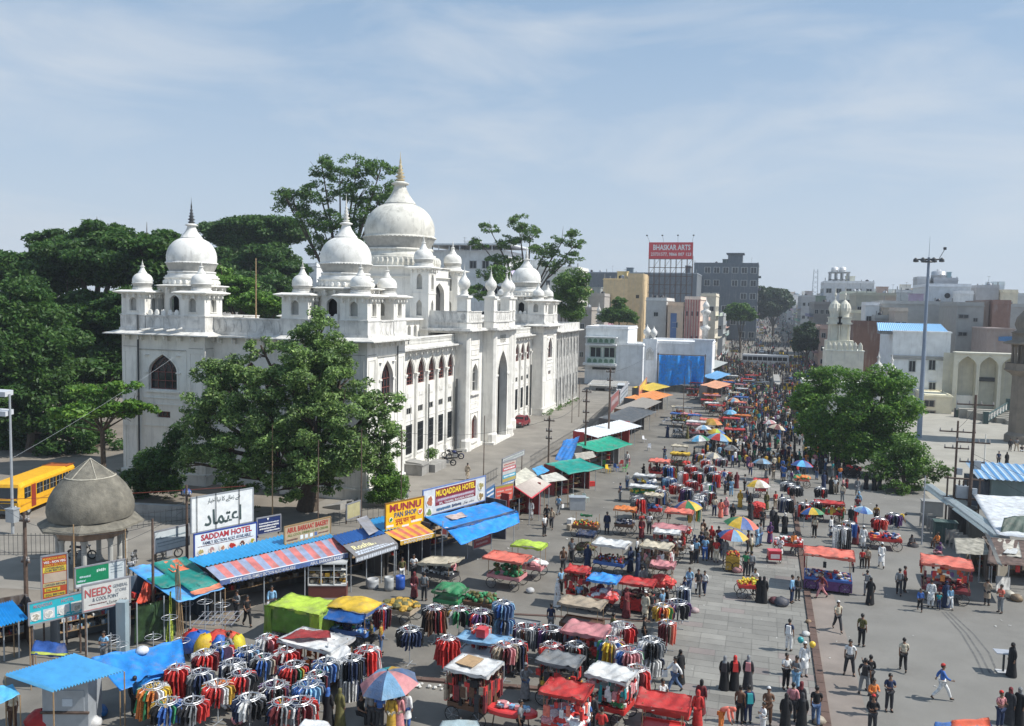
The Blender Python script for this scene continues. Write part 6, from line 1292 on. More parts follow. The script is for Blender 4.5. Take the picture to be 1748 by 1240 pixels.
def power_pole(xy,h,label,arms=((.95,.9),),mt=RUST,r=.11,rz=0,insul=True,boxes=()):
 t=thing('utility_pole',label,'utility pole',(xy[0],xy[1],0),rz,'utility poles');MB().tube((0,0,0),(0,0,h),r*1.2,r*.8,8).o('pole',mt,t)
 for(f,w_)in arms:
  z=h*f;a=MB().bx(-w_,w_,-.05,.05,z-.05,z+.05).o('crossarm',mt,t)
  if insul:
   for i in range(4):MB().lathe([(.05,0),(.06,.08),(.03,.14),(.05,.2),(0,.24)],6,0,(-w_+.05+(2*w_-.1)*i/3,0,z+.05)).o('insulator',PAINT,a,color=(.35,.32,.3))
 for(z,s_)in boxes:MB().ob((r+s_/2,0,z),(s_,s_*.7,s_*1.3)).o('junction_box',GREYM,t)
 return t
# ------------------------------------------------------------------ lettering on the far billboard
Fb=Face((BBQ[0],261.9),(1,0),(0,-1));Wb,Hb=BBQ[1]-BBQ[0],BBQ[3]-BBQ[2];WH=(.8,.8,.8)
lettering(bb,'BHASKAR ARTS',Fb,Wb*.10,Wb*.95,BBQ[2]+Hb*.52,BBQ[2]+Hb*.86,WH,.03,.03);lettering(bb,'23731577, 9866 007 123',Fb,Wb*.05,Wb*.97,BBQ[2]+Hb*.14,BBQ[2]+Hb*.38,WH,.03,.02)
class TF:
 def __init__(s,A,B_,D):
  s.A=Vector(A);s.U=(Vector(B_)-s.A).normalized();v=Vector(D)-s.A;s.V=(v-s.U*v.dot(s.U)).normalized();s.N=s.U.cross(s.V);s.L=(Vector(B_)-s.A).length;s.H=v.dot(s.V)
 def p(s,u,v,d=0):return tuple(s.A+s.U*u+s.V*v-s.N*d)
DARKW=mat('shade_dark_wall',(.10,.09,.085),.9,.4,2.5)  # dark tone that puts shop interior shade into the wall colour
def lerp2(a,b,t):return(a[0]+(b[0]-a[0])*t,a[1]+(b[1]-a[1])*t)
def striped_awning(t,A,B_,C2,D,cols,n,valc,val_h=.25,text=None,scal=False):
 for i in range(n):
  a,b,c,d=(vl(A,B_,i/n),vl(A,B_,(i+1)/n),vl(D,C2,(i+1)/n),vl(D,C2,i/n))
  put('awning_stripe',MB().sheet(a,b,c,d,2,4,.03,.0,.012,seed=i).mesh('stripe',TARP),t,color=cols[i%len(cols)])
 F,L_=seg_face(A[:2],B_[:2]);z=A[2];mb=MB();m_=int(L_/.22)
 for i in range(m_):
  u0,u1=L_*i/m_,L_*(i+1)/m_;um=(u0+u1)/2;dz=.05
  mb.poly([F.p(u0,z,-.02),F.p(u1,z,-.02),F.p(u1,z-val_h,-.03),F.p(um,z-val_h-dz,-.03),F.p(u0,z-val_h,-.03)])
 put('valance',mb.mesh('valance',TARP),t,color=valc)
 put('edge_bar',MB().tube(A,B_,.03,n=6).mesh('bar',PAINT),t,color=(.7,.72,.75))
 if text:
  for s,u0,u1 in text:lettering(t,s,F,L_*u0,L_*u1,z-val_h*.95,z-val_h*.25,(.75,.76,.78),.045,.005)
 return F,L_
def shop(label,a,b,depth,z,floor=True,wallc=(.10,.09,.08),open_=True,clutter=('boxes',['brown','grey','red','beige','navy']),ncl=40):  # dark default wall colour paints in the shade inside the shop
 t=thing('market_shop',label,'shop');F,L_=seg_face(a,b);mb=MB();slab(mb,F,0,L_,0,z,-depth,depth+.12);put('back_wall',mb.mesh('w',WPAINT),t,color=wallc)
 for u in(0,L_):mb=MB();slab(mb,F,u-.05,u+.05,0,z,-.9,depth);put('side_wall',mb.mesh('w',WPAINT),t,color=wallc)
 for k in range(4):u=L_*(.02+.96*k/3);mb=MB();p=F.p(u,0,.05);mb.tube((p[0],p[1],0),(p[0],p[1],z-.3),.035,n=6);put('post',mb.mesh('p',GREYM),t)
 for zz in(.5,1.0,1.5):mb=MB();slab(mb,F,.2,L_-.2,zz,zz+.04,-depth+.5,depth);put('shelf',mb.mesh('s',PWOOD),t)
 g=random.Random(len(label));by={}
 for k in range(ncl):u=g.uniform(.3,L_-.3);zz=g.choice((.54,1.04,1.54));c=g.choice(clutter[1]);mb=by.setdefault(c,MB());slab(mb,F,u,u+g.uniform(.1,.3),zz,zz+g.uniform(.1,.35),-depth+.45,depth-.1)
 for c,mb in by.items():stuff(put('shelf_goods',mb.mesh('g',GM),t,color=C_[c]))
 c=F.p(L_/2,0,0);lm(c[0],c[1],'the '+' '.join(label.split()[:5]));return t,F,L_
# ------------------------------------------------------------------ shop row
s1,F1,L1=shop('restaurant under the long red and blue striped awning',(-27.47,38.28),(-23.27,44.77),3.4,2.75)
striped_awning(s1,(-27.22,38.10,2.40),(-23.19,44.88,2.40),(-24.63,45.75,2.95),(-28.20,38.24,2.95),[(.30,.36,.52),(.62,.20,.19)],18,(.10,.17,.40),.26,[('SADDAM HOTEL FAMILY SECTION ALSO AVAILABLE',.07,.56),('ABUL BARKAAT BAKERY',.68,.97)])
put('corrugated_roof',MB().sheet((-28.32,38.31,2.98),(-24.57,45.79,2.98),(-26.26,47.32,3.20),(-29.51,38.56,3.20),4,1,0,0,.02,0,0,.05,34).mesh('roof',PAINT),s1,color=(.05,.36,.66))
# glazed bakery case and things in front
bc=thing('display_case','glass fronted bakery display case with shelves of bread under the striped awning','display case',(*(-23.95,43.89),0),R(20))
put('cabinet',MB().bx(-1.1,1.1,-.3,.35,0,.75).mesh('c',PAINT),bc,color=(.16,.05,.04))
for k in range(3):put('shelf',MB().bx(-1.1,1.1,-.28,.3,.78+k*.42,.8+k*.42).mesh('s',PAINT),bc,color=(.6,.6,.58));pl_=thing if False else None
pile(bc,'boxes',2.1,.5,.82,['mustard','beige','brown','cream'],3,.12,26);pile(bc,'boxes',2.1,.5,1.24,['mustard','beige','brown','cream'],4,.1,26)
mb=MB()
for x in(-1.1,-.36,.38,1.1):mb.bx(x-.03,x+.03,-.33,-.28,.75,2.05)
mb.bx(-1.12,1.12,-.33,-.28,2.0,2.06);mb.bx(-1.12,1.12,-.33,-.28,.72,.78);put('frame',mb.mesh('f',PAINT),bc,color=(.7,.7,.68));put('top',MB().bx(-1.12,1.12,-.3,.35,2.06,2.1).mesh('t',PAINT),bc,color=(.5,.5,.48))
pt=tarp('pieced blue, green and orange tarpaulin roof left of the striped awning',(-27.43,35.05,2.20),(-26.50,37.54,2.25),(-30.51,39.57,2.90),(-32.32,37.23,2.80),(.10,.42,.85),.1,.06,patches=((.38,.98,.12,.98,(.01,.26,.22)),(.02,.38,.34,.64,(.01,.26,.22)),(.5,.82,.64,.95,(.82,.22,.10)),(.36,.98,.02,.12,(.82,.28,.16))))
tarp('orange cloth hanging beside the green patched roof',(-30.37,35.49,1.60),(-29.86,35.92,1.70),(-30.12,36.33,2.50),(-30.44,36.19,2.60),(.75,.10,.05),.1,.12,posts=False)
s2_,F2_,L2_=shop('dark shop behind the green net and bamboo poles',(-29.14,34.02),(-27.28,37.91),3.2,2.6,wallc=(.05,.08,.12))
net=thing('green_net','dark green shiny netting hung over a frame left of the bamboo poles','netting');A,B_,C2,D=(-29.48,34.25,0.10),(-28.26,35.87,0.10),(-28.42,36.10,2.00),(-29.43,34.40,2.00)
put('cloth',MB().sheet(A,B_,C2,D,18,14,0,.10,.01,seed=4).mesh('net',mat('glossy_net',(.035,.07,.03),.25,.5,3,.5),True),net)
mb=MB()
for k in range(4):p=(-27.70,35.29);mb.tube((p[0]+k*.09,p[1]+.05*k,0),(p[0]+k*.06-.1,p[1],3.6+.2*k),.035,.025,5)
tag(mb.o('bamboo_poles',PWOOD),'bundle of upright bamboo poles before the green patched tarpaulin roof','bamboo poles')
tarp('pointed yellow-green printed cloth standing by the bamboo poles',(-27.75,34.48,0.10),(-27.40,34.60,0.10),(-27.90,35.09,2.70),(-27.96,35.07,2.70),(.35,.42,.04),0,.1,posts=False,mt=mat('printed_cloth',(1,1,1),.8,.9,14,tint=True))
# signs over the row
RD=(.45,.03,.04);DK=(.05,.05,.10);WT=(.72,.74,.76)
sg=sign('white signboard with red capitals and six plates of food above the blue corrugated roof',(-29.86,39.52),(-28.16,42.96),2.95,4.24,WT,[('SADDAM HOTEL',.10,.92,.66,.93,RD,.03),('FAMILY SECTION ALSO AVAILABLE',.13,.9,.46,.61,DK)],frame=(.02,.05,.25),dark_lines=[(.05,.95,.40,.43,(.2,.1,.1),1)],ph=2.9)
Fs,Ls=seg_face(*[(-29.86,39.52),(-28.16,42.96)]);zs_=2.95
for k,c in enumerate(((.45,.38,.15),(.5,.3,.3),(.55,.25,.15),(.5,.03,.02),(.15,.05,.04),(.45,.4,.05))):dish(sg,Fs,Ls*(.10+.165*k),zs_+.24,.20 if k!=3 else.25,c,c)
ub=sign('tall white Urdu signboard standing behind the food plate signboard',(-30.93,40.69),(-29.25,44.26),3.90,5.94,(.76,.78,.78),[(urdu('نئے زمانے کا نیا اخبار'),.25,.78,.74,.92,(.12,.14,.14)),(urdu('اعتماد'),.2,.80,.12,.58,(.06,.09,.09),.02)],frame=(.3,.32,.34),ph=3.2)
Fu,Lu=seg_face((-30.93,40.69),(-29.25,44.26));mb=MB()
for u in(.08,.38,.76):mb.tube(Fu.p(Lu*u,3.9,-.05),Fu.p(Lu*u,6.05,-.05),.02,n=4)
mb.o('bracing',BLACKM,ub)
sign('small navy signboard between the white and the bakery boards',(-28.88,44.13),(-28.14,45.54),3.10,4.11,(.02,.035,.13),[('▼',.4,.5,.78,.94,WH)],dark_lines=[(.08,.92,.6,.68,WH,2),(.08,.92,.42,.54,WH,3),(.1,.8,.26,.36,WH,4),(.3,.95,.1,.2,WH,5)],ph=2.9)
sign('tan bakery signboard over the striped awning',(-26.38,43.13),(-25.06,46.18),3.05,4.09,(.42,.33,.22),[('ABUL BARKAAT BAKERY',.05,.95,.60,.90,(.42,.04,.03),.02),('ALL COOL DRINKS & ICE CREAM',.06,.94,.38,.52,(.16,.22,.05))],frame=(.3,.2,.1),dark_lines=[(.04,.28,.12,.24,(.2,.1,.08),6),(.72,.95,.16,.24,(.2,.1,.08),7)],plates=[(.33,.39,.1,.32,WT),(.43,.49,.1,.3,WT),(.54,.60,.1,.3,WT),(.64,.70,.1,.32,(.1,.15,.3))],ph=3.0)
sign('faded white notice board left of the food plate signboard',(-33.18,40.35),(-32.48,42.50),2.60,3.84,(.55,.60,.62),dark_lines=[(.04,.9,.60,.68,(.25,.32,.36),8),(.08,.85,.40,.46,(.3,.36,.4),9),(.1,.9,.25,.3,(.3,.36,.4),10)])
sign('tall red and yellow menu board with an arrow, leaning at the left',(-33.19,32.37),(-32.54,33.30),2.50,4.68,(.42,.07,.03),[('MUQADDAR HOTEL',.06,.94,.895,.955,(.7,.45,.05)),('VEG - NON VEG',.08,.92,.825,.88,WH,.02),('FAMILY SECTION',.1,.92,.76,.81,(.7,.45,.05)),('HYDERABADI',.15,.85,.69,.735,DK),('DUM BIRYANI',.12,.88,.635,.68,DK),('CHICKEN BIRYANI',.1,.9,.31,.36,DK),('DAL RICE',.16,.6,.20,.245,DK),('EGG BIRYANI',.14,.86,.08,.13,DK)],plates=[(.05,.95,.62,.745,(.62,.48,.05)),(.08,.95,.39,.60,(.45,.36,.28)),(.05,.95,.29,.375,(.5,.42,.2)),(.1,.7,.185,.26,(.65,.48,.04)),(.08,.9,.065,.145,(.62,.46,.05))],ph=0)
sign('green and white notice board above the general store sign',(-32.82,34.08),(-31.60,36.17),2.60,3.63,(.55,.60,.62),[('Shree',.55,.62,.6,.85,WH)]if False else[],plates=[(.0,.66,.18,.96,(.01,.22,.10)),(.0,.5,.04,.17,(.6,.66,.68))],dark_lines=[(.70,.95,.74,.78,(.3,.36,.4),11),(.70,.95,.6,.64,(.3,.36,.4),12),(.70,.95,.46,.5,(.3,.36,.4),13),(.08,.3,.45,.56,(.5,.65,.7),14),(.42,.6,.62,.78,(.6,.75,.7),15),(.04,.2,.25,.36,(.5,.65,.7),16)])
sign('grey-white general store signboard with big faded red capitals',(-30.59,32.20),(-29.52,34.10),2.30,3.58,(.56,.56,.54),[('NEEDS',.04,.60,.52,.84,(.42,.10,.10),.02),('GENERAL',.63,.95,.70,.83,(.2,.22,.25)),('STORE',.68,.92,.52,.64,(.2,.22,.25)),('& COOL POINT',.2,.75,.33,.48,(.12,.14,.17)),(urdu('نیڈز جنرل'.replace('ڈ','د')),.5,.92,.12,.26,(.1,.1,.1))],plates=[(0,1,0,.05,(.45,.15,.15))],dark_lines=[(.12,.5,.2,.25,(.2,.1,.1),17)])
tq=sign('turquoise hotel signboard with pictures of dishes at the lower left',(-32.27,30.71),(-31.16,32.85),2.00,3.03,(.03,.42,.50),[('MUQADDAR',.08,.42,.70,.88,(.45,.25,.3),.01),('HOTEL',.58,.82,.72,.88,(.45,.25,.3),.01)],plates=[(.02,.21,.16,.56,(.55,.58,.58)),(.25,.46,.1,.58,(.50,.56,.62)),(.5,.73,.22,.6,(.6,.64,.66)),(.76,.98,.2,.62,(.62,.63,.60))],dark_lines=[(.5,.74,.1,.15,(.7,.75,.8),18),(.78,.97,.08,.12,(.7,.75,.8),19)])
Ft,Lt=seg_face((-32.27,30.71),(-31.16,32.85))
for u,c in((.11,(.45,.42,.35)),(.35,(.5,.52,.5)),(.61,(.6,.6,.58)),(.87,(.5,.48,.42))):dish(tq,Ft,Lt*u,2.34,.2,c,c,.03)
mu=sign('bright yellow pan shop signboard',(-22.54,48.72),(-21.11,51.56),2.75,4.53,(.80,.48,.02),[('MUNNU',.10,.92,.66,.93,(.32,.03,.05),.035),('PAN SHOP',.22,.80,.43,.62,(.05,.09,.22),.02),('मुन्नू पान शाप',.25,.78,.14,.36,(.4,.03,.03),.02)],frame=(.25,.12,.02),plates=[(.02,.2,.12,.2,WT),(.66,.95,.12,.2,WT),(.42,.6,.03,.1,WT)],ph=2.5)
Fm,Lm=seg_face((-22.54,48.72),(-21.11,51.56));dish(mu,Fm,Lm*.13,3.45,.16,(.02,.25,.06),0,.03);dish(mu,Fm,Lm*.9,3.6,.2,(.6,.12,.1),0,.03)
mq=sign('wide dark red and white hotel signboard with food pictures',(-21.36,52.07),(-19.02,58.21),3.00,4.79,(.60,.62,.64),[('MUQADDAR HOTEL',.19,.82,.60,.88,(.85,.62,.04),.03),('SPL. TAHARI, BAGARA KHANA',.24,.8,.30,.40,WH),(urdu('مقدر ہوٹل'.replace('ٹ','ٹ')),.62,.8,.07,.2,DK)],frame=(.15,.22,.45),plates=[(.18,.83,.29,.93,(.20,.02,.035)),(.19,.82,.42,.56,(.30,.12,.16))],dark_lines=[(.22,.8,.45,.54,(.55,.5,.55),20),(.2,.42,.07,.2,(.1,.2,.35),21),(.44,.6,.07,.2,(.1,.12,.2),22)],ph=2.8)
Fq,Lq=seg_face((-21.36,52.07),(-19.02,58.21))
for u,z,c,r in((.10,3.95,(.45,.15,.08),.42),(.08,3.25,(.2,.3,.12),.36),(.92,4.15,(.35,.3,.12),.34),(.92,3.4,(.3,.2,.08),.34)):dish(mq,Fq,Lq*u,z,r,c,c,.03)
# Munnu pan shop
s3_,F3_,L3_=shop('pan shop under the red and yellow awning',(-21.57,47.89),(-20.11,51.44),3.0,2.7)
striped_awning(s3_,(-21.24,48.07,2.45),(-19.89,50.59,2.45),(-21.29,51.29,2.80),(-22.51,48.39,2.80),[(.75,.42,.06),(.66,.17,.12)],9,(.78,.46,.04),.24,[('MUNNU PAN SHOP',.1,.9)])
put('corrugated_roof',MB().sheet((-22.55,48.48,2.85),(-21.33,51.39,2.85),(-23.07,52.86,3.10),(-24.27,49.73,3.10),4,1,0,0,.02,0,0,.05,12).mesh('roof',PAINT),s3_,color=(.05,.33,.62))
# Roshan stall with slanting painted board
s4_,F4_,L4_=shop('cook stall under the slanting dark name board',(-23.01,44.87),(-21.46,48.17),3.2,2.6)
A,B_,C2,D=(-22.39,44.31,2.40),(-21.23,47.70,2.40),(-22.12,48.06,2.85),(-23.50,44.81,2.85)
put('name_board',MB().sheet(A,B_,C2,D,4,2,0,.0,.03).mesh('board',PAINT),s4_,color=(.20,.19,.19));tfr=TF(A,B_,D)
lettering(s4_,'Roshan',tfr,tfr.L*.12,tfr.L*.62,tfr.H*.40,tfr.H*.74,(.72,.66,.36),.03,.02)
for k in range(2):
 mb=MB();g=random.Random(k);u=.08
 while u<.92:w_=g.uniform(.02,.06);slab(mb,tfr,tfr.L*u,tfr.L*(u+w_),tfr.H*(.05+.15*k),tfr.H*(.15+.15*k),.02,0);u+=w_*1.3
 put('small_print',mb.mesh('m',PAINT),s4_,color=(.5,.55,.62))
put('blue_roof',MB().sheet((-23.48,44.76,2.90),(-22.13,48.00,2.90),(-23.49,48.48,3.10),(-24.59,45.61,3.10),4,1,0,0,.02,0,0,.05,12).mesh('roof',PAINT),s4_,color=(.03,.12,.36))
Fv,Lv=seg_face((-22.39,44.31),(-21.23,47.70));mb=MB();slab(mb,Fv,0,Lv,2.05,2.35,.02,.02);put('lower_board',mb.mesh('b',PAINT),s4_,color=(.22,.23,.25))
mb=MB();g=random.Random(9);u=.05
while u<Lv-.2:w_=g.uniform(.05,.16);slab(mb,Fv,u,u+w_,2.1,2.28,.035,0);u+=w_*1.4
put('small_print',mb.mesh('m',PAINT),s4_,color=(.6,.64,.7))
for(lbl,p,c,r,h)in(('blue plastic drum outside the cook stall',(-20.48,46.44),(.02,.08,.35),.28,.8),('dented steel drum left of the blue drum',(-21.03,46.02),(.35,.36,.36),.28,.8),('wide steel cooking pot on a burner at the cook stall',(-22.13,46.07),(.4,.41,.42),.36,.55)):
 tag(put('drum',MB().lathe([(0,0),(r,0),(r*1.03,h*.3),(r,h*.35),(r*1.03,h*.7),(r,h),(r*.93,h),(r*.9,h-.06),(0,h-.08)],16).mesh('drum',PAINT,True),None,(*p,.02),color=c),lbl,'drum')
sign('tilted yellowish panel leaning above the blue roof',(-25.90,49.93),(-25.63,51.35),2.90,3.92,(.50,.46,.30),plates=[(.05,.48,.05,.95,(.46,.42,.24)),(.52,.95,.05,.95,(.46,.42,.24))],ph=2.6)
tarp('fallen dark printed board lying on the blue roofs',(-22.52,46.33,3.15),(-22.45,47.49,3.15),(-24.02,49.03,3.60),(-24.24,48.00,3.60),(.33,.33,.36),0,.0,posts=False,name='printed_board',cat='board')
# blue tarp of the hotel stall
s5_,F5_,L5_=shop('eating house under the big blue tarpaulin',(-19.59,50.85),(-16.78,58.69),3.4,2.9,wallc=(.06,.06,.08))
bt=tarp('big bright blue tarpaulin roof in front of the wide dark red hotel board',(-18.79,50.04,2.85),(-15.97,56.31,2.85),(-18.04,57.52,3.15),(-21.15,51.73,3.10),(.02,.30,.82),.06,.06,nu=22,patches=((.2,.42,.45,.75,(.62,.50,.46)),(0,1,.0,.1,(.03,.08,.2)),),posts=False)  # dark front strip: shade of the fold put into the cloth colour
put('cloth',MB().sheet((-17.70,49.48,2.20),(-15.54,55.30,2.35),(-15.96,56.40,2.83),(-18.89,50.08,2.83),22,8,.05,.07,.012,seed=6).mesh('cloth',TARP,True),bt,color=(.02,.30,.84))
sign('dark red banner hanging under the blue tarpaulin',(-17.79,52.14),(-17.12,53.84),1.15,2.05,(.28,.04,.05),dark_lines=[(.1,.9,.5,.7,(.5,.3,.3),31),(.15,.8,.2,.38,(.5,.3,.3),32)],posts=False)
lb_=thing('lamp_box','small white and red light box on a pole by the blue tarpaulin','light box',(*(-19.35,50.55),0));put('pole',MB().tube((0,0,0),(0,0,3.3),.03).mesh('p',GREYM),lb_);put('box',MB().bx(-.05,.35,-.08,.08,2.35,2.9).mesh('b',PAINT),lb_,color=(.75,.7,.68));put('panel',MB().bx(.0,.3,-.09,-.082,2.45,2.8).mesh('b',PAINT),lb_,color=(.6,.12,.1))
# kiosk cluster with striped canopy and red menu
s6_,F6_,L6_=shop('red kiosk under the grey and red ribbed canopy',(-17.46,61.84),(-16.22,66.71),2.6,2.7,wallc=(.25,.03,.03))
put('ribbed_canopy',MB().sheet((-16.82,63.07,2.30),(-16.65,68.64,2.30),(-17.80,67.91,3.00),(-18.27,63.60,3.00),4,1,0,0,.02,0,0,.03,18).mesh('c',PAINT),s6_,color=(.40,.34,.30));put('pale_canopy',MB().sheet((-18.25,63.51,3.02),(-17.70,68.10,3.02),(-19.19,69.76,3.30),(-19.20,66.55,3.30),6,4,.02,.03).mesh('c',TARP),s6_,color=(.68,.65,.54))
put('red_fringe',MB().tube((-16.79,62.97,2.28),(-16.62,68.51,2.28),.06,n=5).tube((-16.79,62.97,2.28),(-18.36,63.58,2.95),.06,n=5).mesh('f',PAINT),s6_,color=(.6,.06,.08))
sign('salmon red menu board with yellow heading at the kiosk corner',(-19.31,61.58),(-18.39,63.40),2.00,3.28,(.58,.12,.09),plates=[(.02,.98,.86,.97,(.4,.3,.05))],dark_lines=[(.08,.45,.6,.7,(.7,.5,.45),33),(.55,.9,.6,.7,(.7,.5,.45),34),(.08,.45,.35,.45,(.7,.5,.45),35),(.55,.9,.35,.45,(.7,.5,.45),36),(.1,.8,.1,.2,(.7,.5,.45),37)])
sign('stack of blue, white and red name boards above the kiosk',(-19.27,63.23),(-18.77,65.30),2.90,4.86,(.35,.33,.32),plates=[(.02,.98,.02,.16,(.08,.18,.4)),(.02,.98,.18,.3,(.4,.33,.1)),(.02,.98,.32,.46,(.05,.35,.5)),(.02,.98,.48,.6,(.5,.5,.5)),(.02,.98,.62,.76,(.5,.1,.12)),(.02,.98,.80,.93,(.55,.45,.4))],dark_lines=[(.1,.9,.05,.12,WH,38),(.1,.9,.36,.43,WH,39),(.1,.9,.66,.73,WH,40),(.1,.9,.84,.9,(.4,.1,.1),41)],ph=2.6)
sign('slanted white framed board behind the kiosk',(-20.43,67.05),(-19.93,71.97),4.00,4.39,(.55,.56,.53),dark_lines=[(.05,.95,.2,.8,(.4,.42,.42),42)],ph=2.6)
sign('blue printed board left of the red menu board',(-19.41,59.56),(-19.38,61.61),2.40,3.51,(.05,.16,.35),dark_lines=[(.1,.9,.6,.75,WH,43),(.1,.9,.3,.45,WH,44)])
tarp('white awning right of the ribbed canopy',(-17.12,68.45,2.40),(-15.53,70.36,2.40),(-16.78,71.23,2.80),(-17.74,69.23,2.80),(.62,.60,.54),.04,.03)
tarp('small sky blue awning behind the white awning',(-17.92,69.16,2.80),(-17.48,71.50,2.80),(-18.39,72.34,3.10),(-18.80,70.46,3.10),(.08,.38,.70),.02,.03,posts=False)
for k,(a,c)in enumerate((((-14.59,69.86),'grey steel'),)):tag(put('counter',MB().ob((*a,.02),(1.3,.8,1.05),.3).ob((*a,1.08),(1.45,.9,.05),.3).mesh('counter',GREYM)),'grey steel counter in front of the white awning','counter')
# row of stalls running up the market
def stall(label,a,b,zc,C2,D,colr,wallc=(.15,.1,.1),dep=2.2,patches=(),sag=.08,cor=False,hang=None,clutter=None):
 t,F,L_=shop(label,a,b,dep,min(zc,D[2])-.1 if False else D[2]-.1,wallc=wallc,ncl=24);fa,fb=F.p(0,zc,-.9),F.p(L_,zc,-.9)
 put('canopy',MB().sheet(fa,fb,C2,D,12,6,sag,.0 if cor else.06,.015,seed=len(label),cor=.03 if cor else 0,ncor=16 if cor else 0).mesh('c',PAINT if cor else TARP,not cor),t,color=colr)
 return t,F,L_
def uprow(label,px0,px1,zc,back,colr,**k):
 a,b=px0,px1;F,L_=seg_face(a,b);d=k.get('dep',2.2);c2,d2=F.p(L_,zc+.5,d),F.p(0,zc+.5,d);return stall(label,a,b,zc,c2,d2,colr,**k)
uprow('snack stall with grey and green awning and red counter',(-16.85,73.60),(-14.42,77.62),2.3,0,(.01,.32,.26),wallc=(.2,.03,.03))
tarp('bright blue sheet over poles beside the grey-green awning',(-18.54,77.86,2.60),(-16.89,77.59,2.60),(-17.98,86.60,3.60),(-19.25,84.51,3.40),(.03,.22,.62),.1,.1,posts=False)
tarp('grey canvas strip above the green awning',(-16.43,78.07,2.55),(-15.23,81.49,2.50),(-15.76,82.36,2.90),(-17.22,80.34,2.90),(.45,.42,.36),.04,.03,posts=False)
uprow('stall with sagging sea green net canopy',(-16.48,84.29),(-13.78,91.09),2.5,0,(.01,.38,.24),sag=.35,wallc=(.3,.3,.3))
uprow('stall with white box canopy and red cloth wall',(-18.04,93.01),(-14.59,104.11),2.6,0,(.66,.68,.70),wallc=(.4,.05,.05),cor=True)
uprow('long stall under the sloping dark grey tarpaulin',(-16.43,104.25),(-14.58,118.16),2.7,0,(.10,.11,.12),wallc=(.12,.12,.12),dep=3)
uprow('tin roofed brown stall behind the dark grey one',(-17.27,116.96),(-15.55,132.85),2.5,0,(.28,.25,.21),wallc=(.3,.2,.12),cor=True)
uprow('stall with orange tarpaulin roof',(-17.67,129.70),(-14.80,142.67),2.6,0,(.82,.30,.08),wallc=(.1,.1,.1),dep=2.6)
uprow('stall with mustard yellow tarpaulin roof',(-18.68,142.52),(-16.40,152.74),3.0,0,(.68,.50,.05),wallc=(.12,.12,.12))
uprow('far stall with pale orange cloth near the crossing',(-8.34,154.74),(-6.26,165.94),2.8,0,(.75,.36,.2),wallc=(.2,.2,.2))
uprow('far stall with light blue cloth near the white hall',(-9.64,173.36),(-7.28,190.27),2.8,0,(.14,.38,.68),wallc=(.2,.2,.2))
uprow('grey sloped roof stall right of the hanging tarpaulin',(-11.59,195.35),(-9.20,222.58),3.2,0,(.40,.42,.40),wallc=(.1,.14,.1),cor=True)
for k,(a,b,z0,yt,c,lab)in enumerate((((1040,690),(1052,672),2.0,658,(.30,.12,.12),'dull red hoarding in the stall row'),((1054,672),(1068,655),2.2,642,(.45,.50,.55),'pale blue printed hoarding in the stall row'),((1070,668),(1092,640),2.4,640,(.60,.25,.18),'reddish film poster hoarding near the pale blue one'))):
 pass
sign('dull red hoarding high in the stall row',(-19.80,115.59),(-20.56,127.04),2.40,4.67,(.30,.12,.12),dark_lines=[(.1,.9,.3,.7,(.5,.4,.4),51)])
sign('pale blue printed hoarding in the stall row',(-20.39,127.12),(-21.57,142.84),2.40,4.35,(.45,.50,.55),dark_lines=[(.1,.9,.6,.7,(.2,.25,.3),52),(.1,.9,.3,.4,(.2,.25,.3),53)])
sign('orange and red poster hoarding at the end of the stall row',(-18.64,134.78),(-19.96,154.58),2.40,4.46,(.60,.20,.12),plates=[(.1,.9,.5,.9,(.7,.5,.1))])
# lower left sheds
def corr_roof(label,A,B_,C2,D,colr,n,post=True):
 t=thing('corrugated_roof',label,'roof');put('sheet',MB().sheet(A,B_,C2,D,4,1,0,0,.02,0,0,.05,n//2).mesh('r',PAINT),t,color=colr)
 if post:
  for p in(A,B_,C2,D):put('post',MB().tube((p[0],p[1],0),(p[0],p[1],p[2]-.05),.03,n=5).mesh('p',PWOOD),t)
 return t
corr_roof('large sky blue corrugated roof at the bottom left',(-25.41,25.21,2.35),(-24.18,27.55,2.35),(-26.55,27.48,2.75),(-27.86,25.34,2.60),(.15,.52,.82),46)
corr_roof('small darker blue corrugated roof at the left edge',(-33.01,28.90,2.30),(-32.34,30.79,2.30),(-33.87,31.33,2.80),(-34.45,29.88,2.80),(.03,.34,.68),30)
tarp('light blue canvas canopy at the bottom left corner',(-27.24,23.76,2.00),(-26.95,25.15,2.00),(-27.59,25.43,2.20),(-28.73,24.83,2.20),(.12,.50,.80),.08,.04)
lb=(-26.24,27.00);kk=thing('metal_kiosk','grey sheet metal kiosk under the large sky blue roof','kiosk',(lb[0],lb[1],0),R(18))
put('body',MB().bx(-.9,.9,-.6,.6,.1,2.2).mesh('b',GREYM),kk);put('door_panel',MB().bx(-.75,.75,-.63,-.601,.9,1.75).mesh('d',GREYM),kk);put('ledge',MB().bx(-.95,.95,-.7,-.6,.8,.88).mesh('l',RUST),kk)
put('poster',MB().bx(-.1,.3,-.65,-.631,1.1,1.4).mesh('p',PAINT),kk,color=(.6,.65,.7));lm(lb[0],lb[1],'the grey sheet metal kiosk')
tarp('deep blue tarpaulin tunnel right of the sky blue roof',(-24.34,27.48,1.50),(-23.12,30.00,1.60),(-24.62,31.64,2.00),(-26.48,28.25,2.30),(.02,.26,.74),.12,.10,nu=24,nv=14)
tarp('blue side sheet drooping behind the man in dark clothes',(-24.49,28.54,0.50),(-24.24,30.35,0.50),(-23.39,29.66,1.70),(-23.99,27.75,1.80),(.02,.22,.62),.0,.14,posts=False)
tarp('navy and lime edged cloth over a cart left of the kiosk',(-30.33,28.89,1.60),(-28.75,29.43,1.50),(-29.33,29.83,1.90),(-30.89,29.70,1.90),(.03,.10,.36),.05,.05,patches=((.0,1,.0,.16,(.55,.62,.12)),))
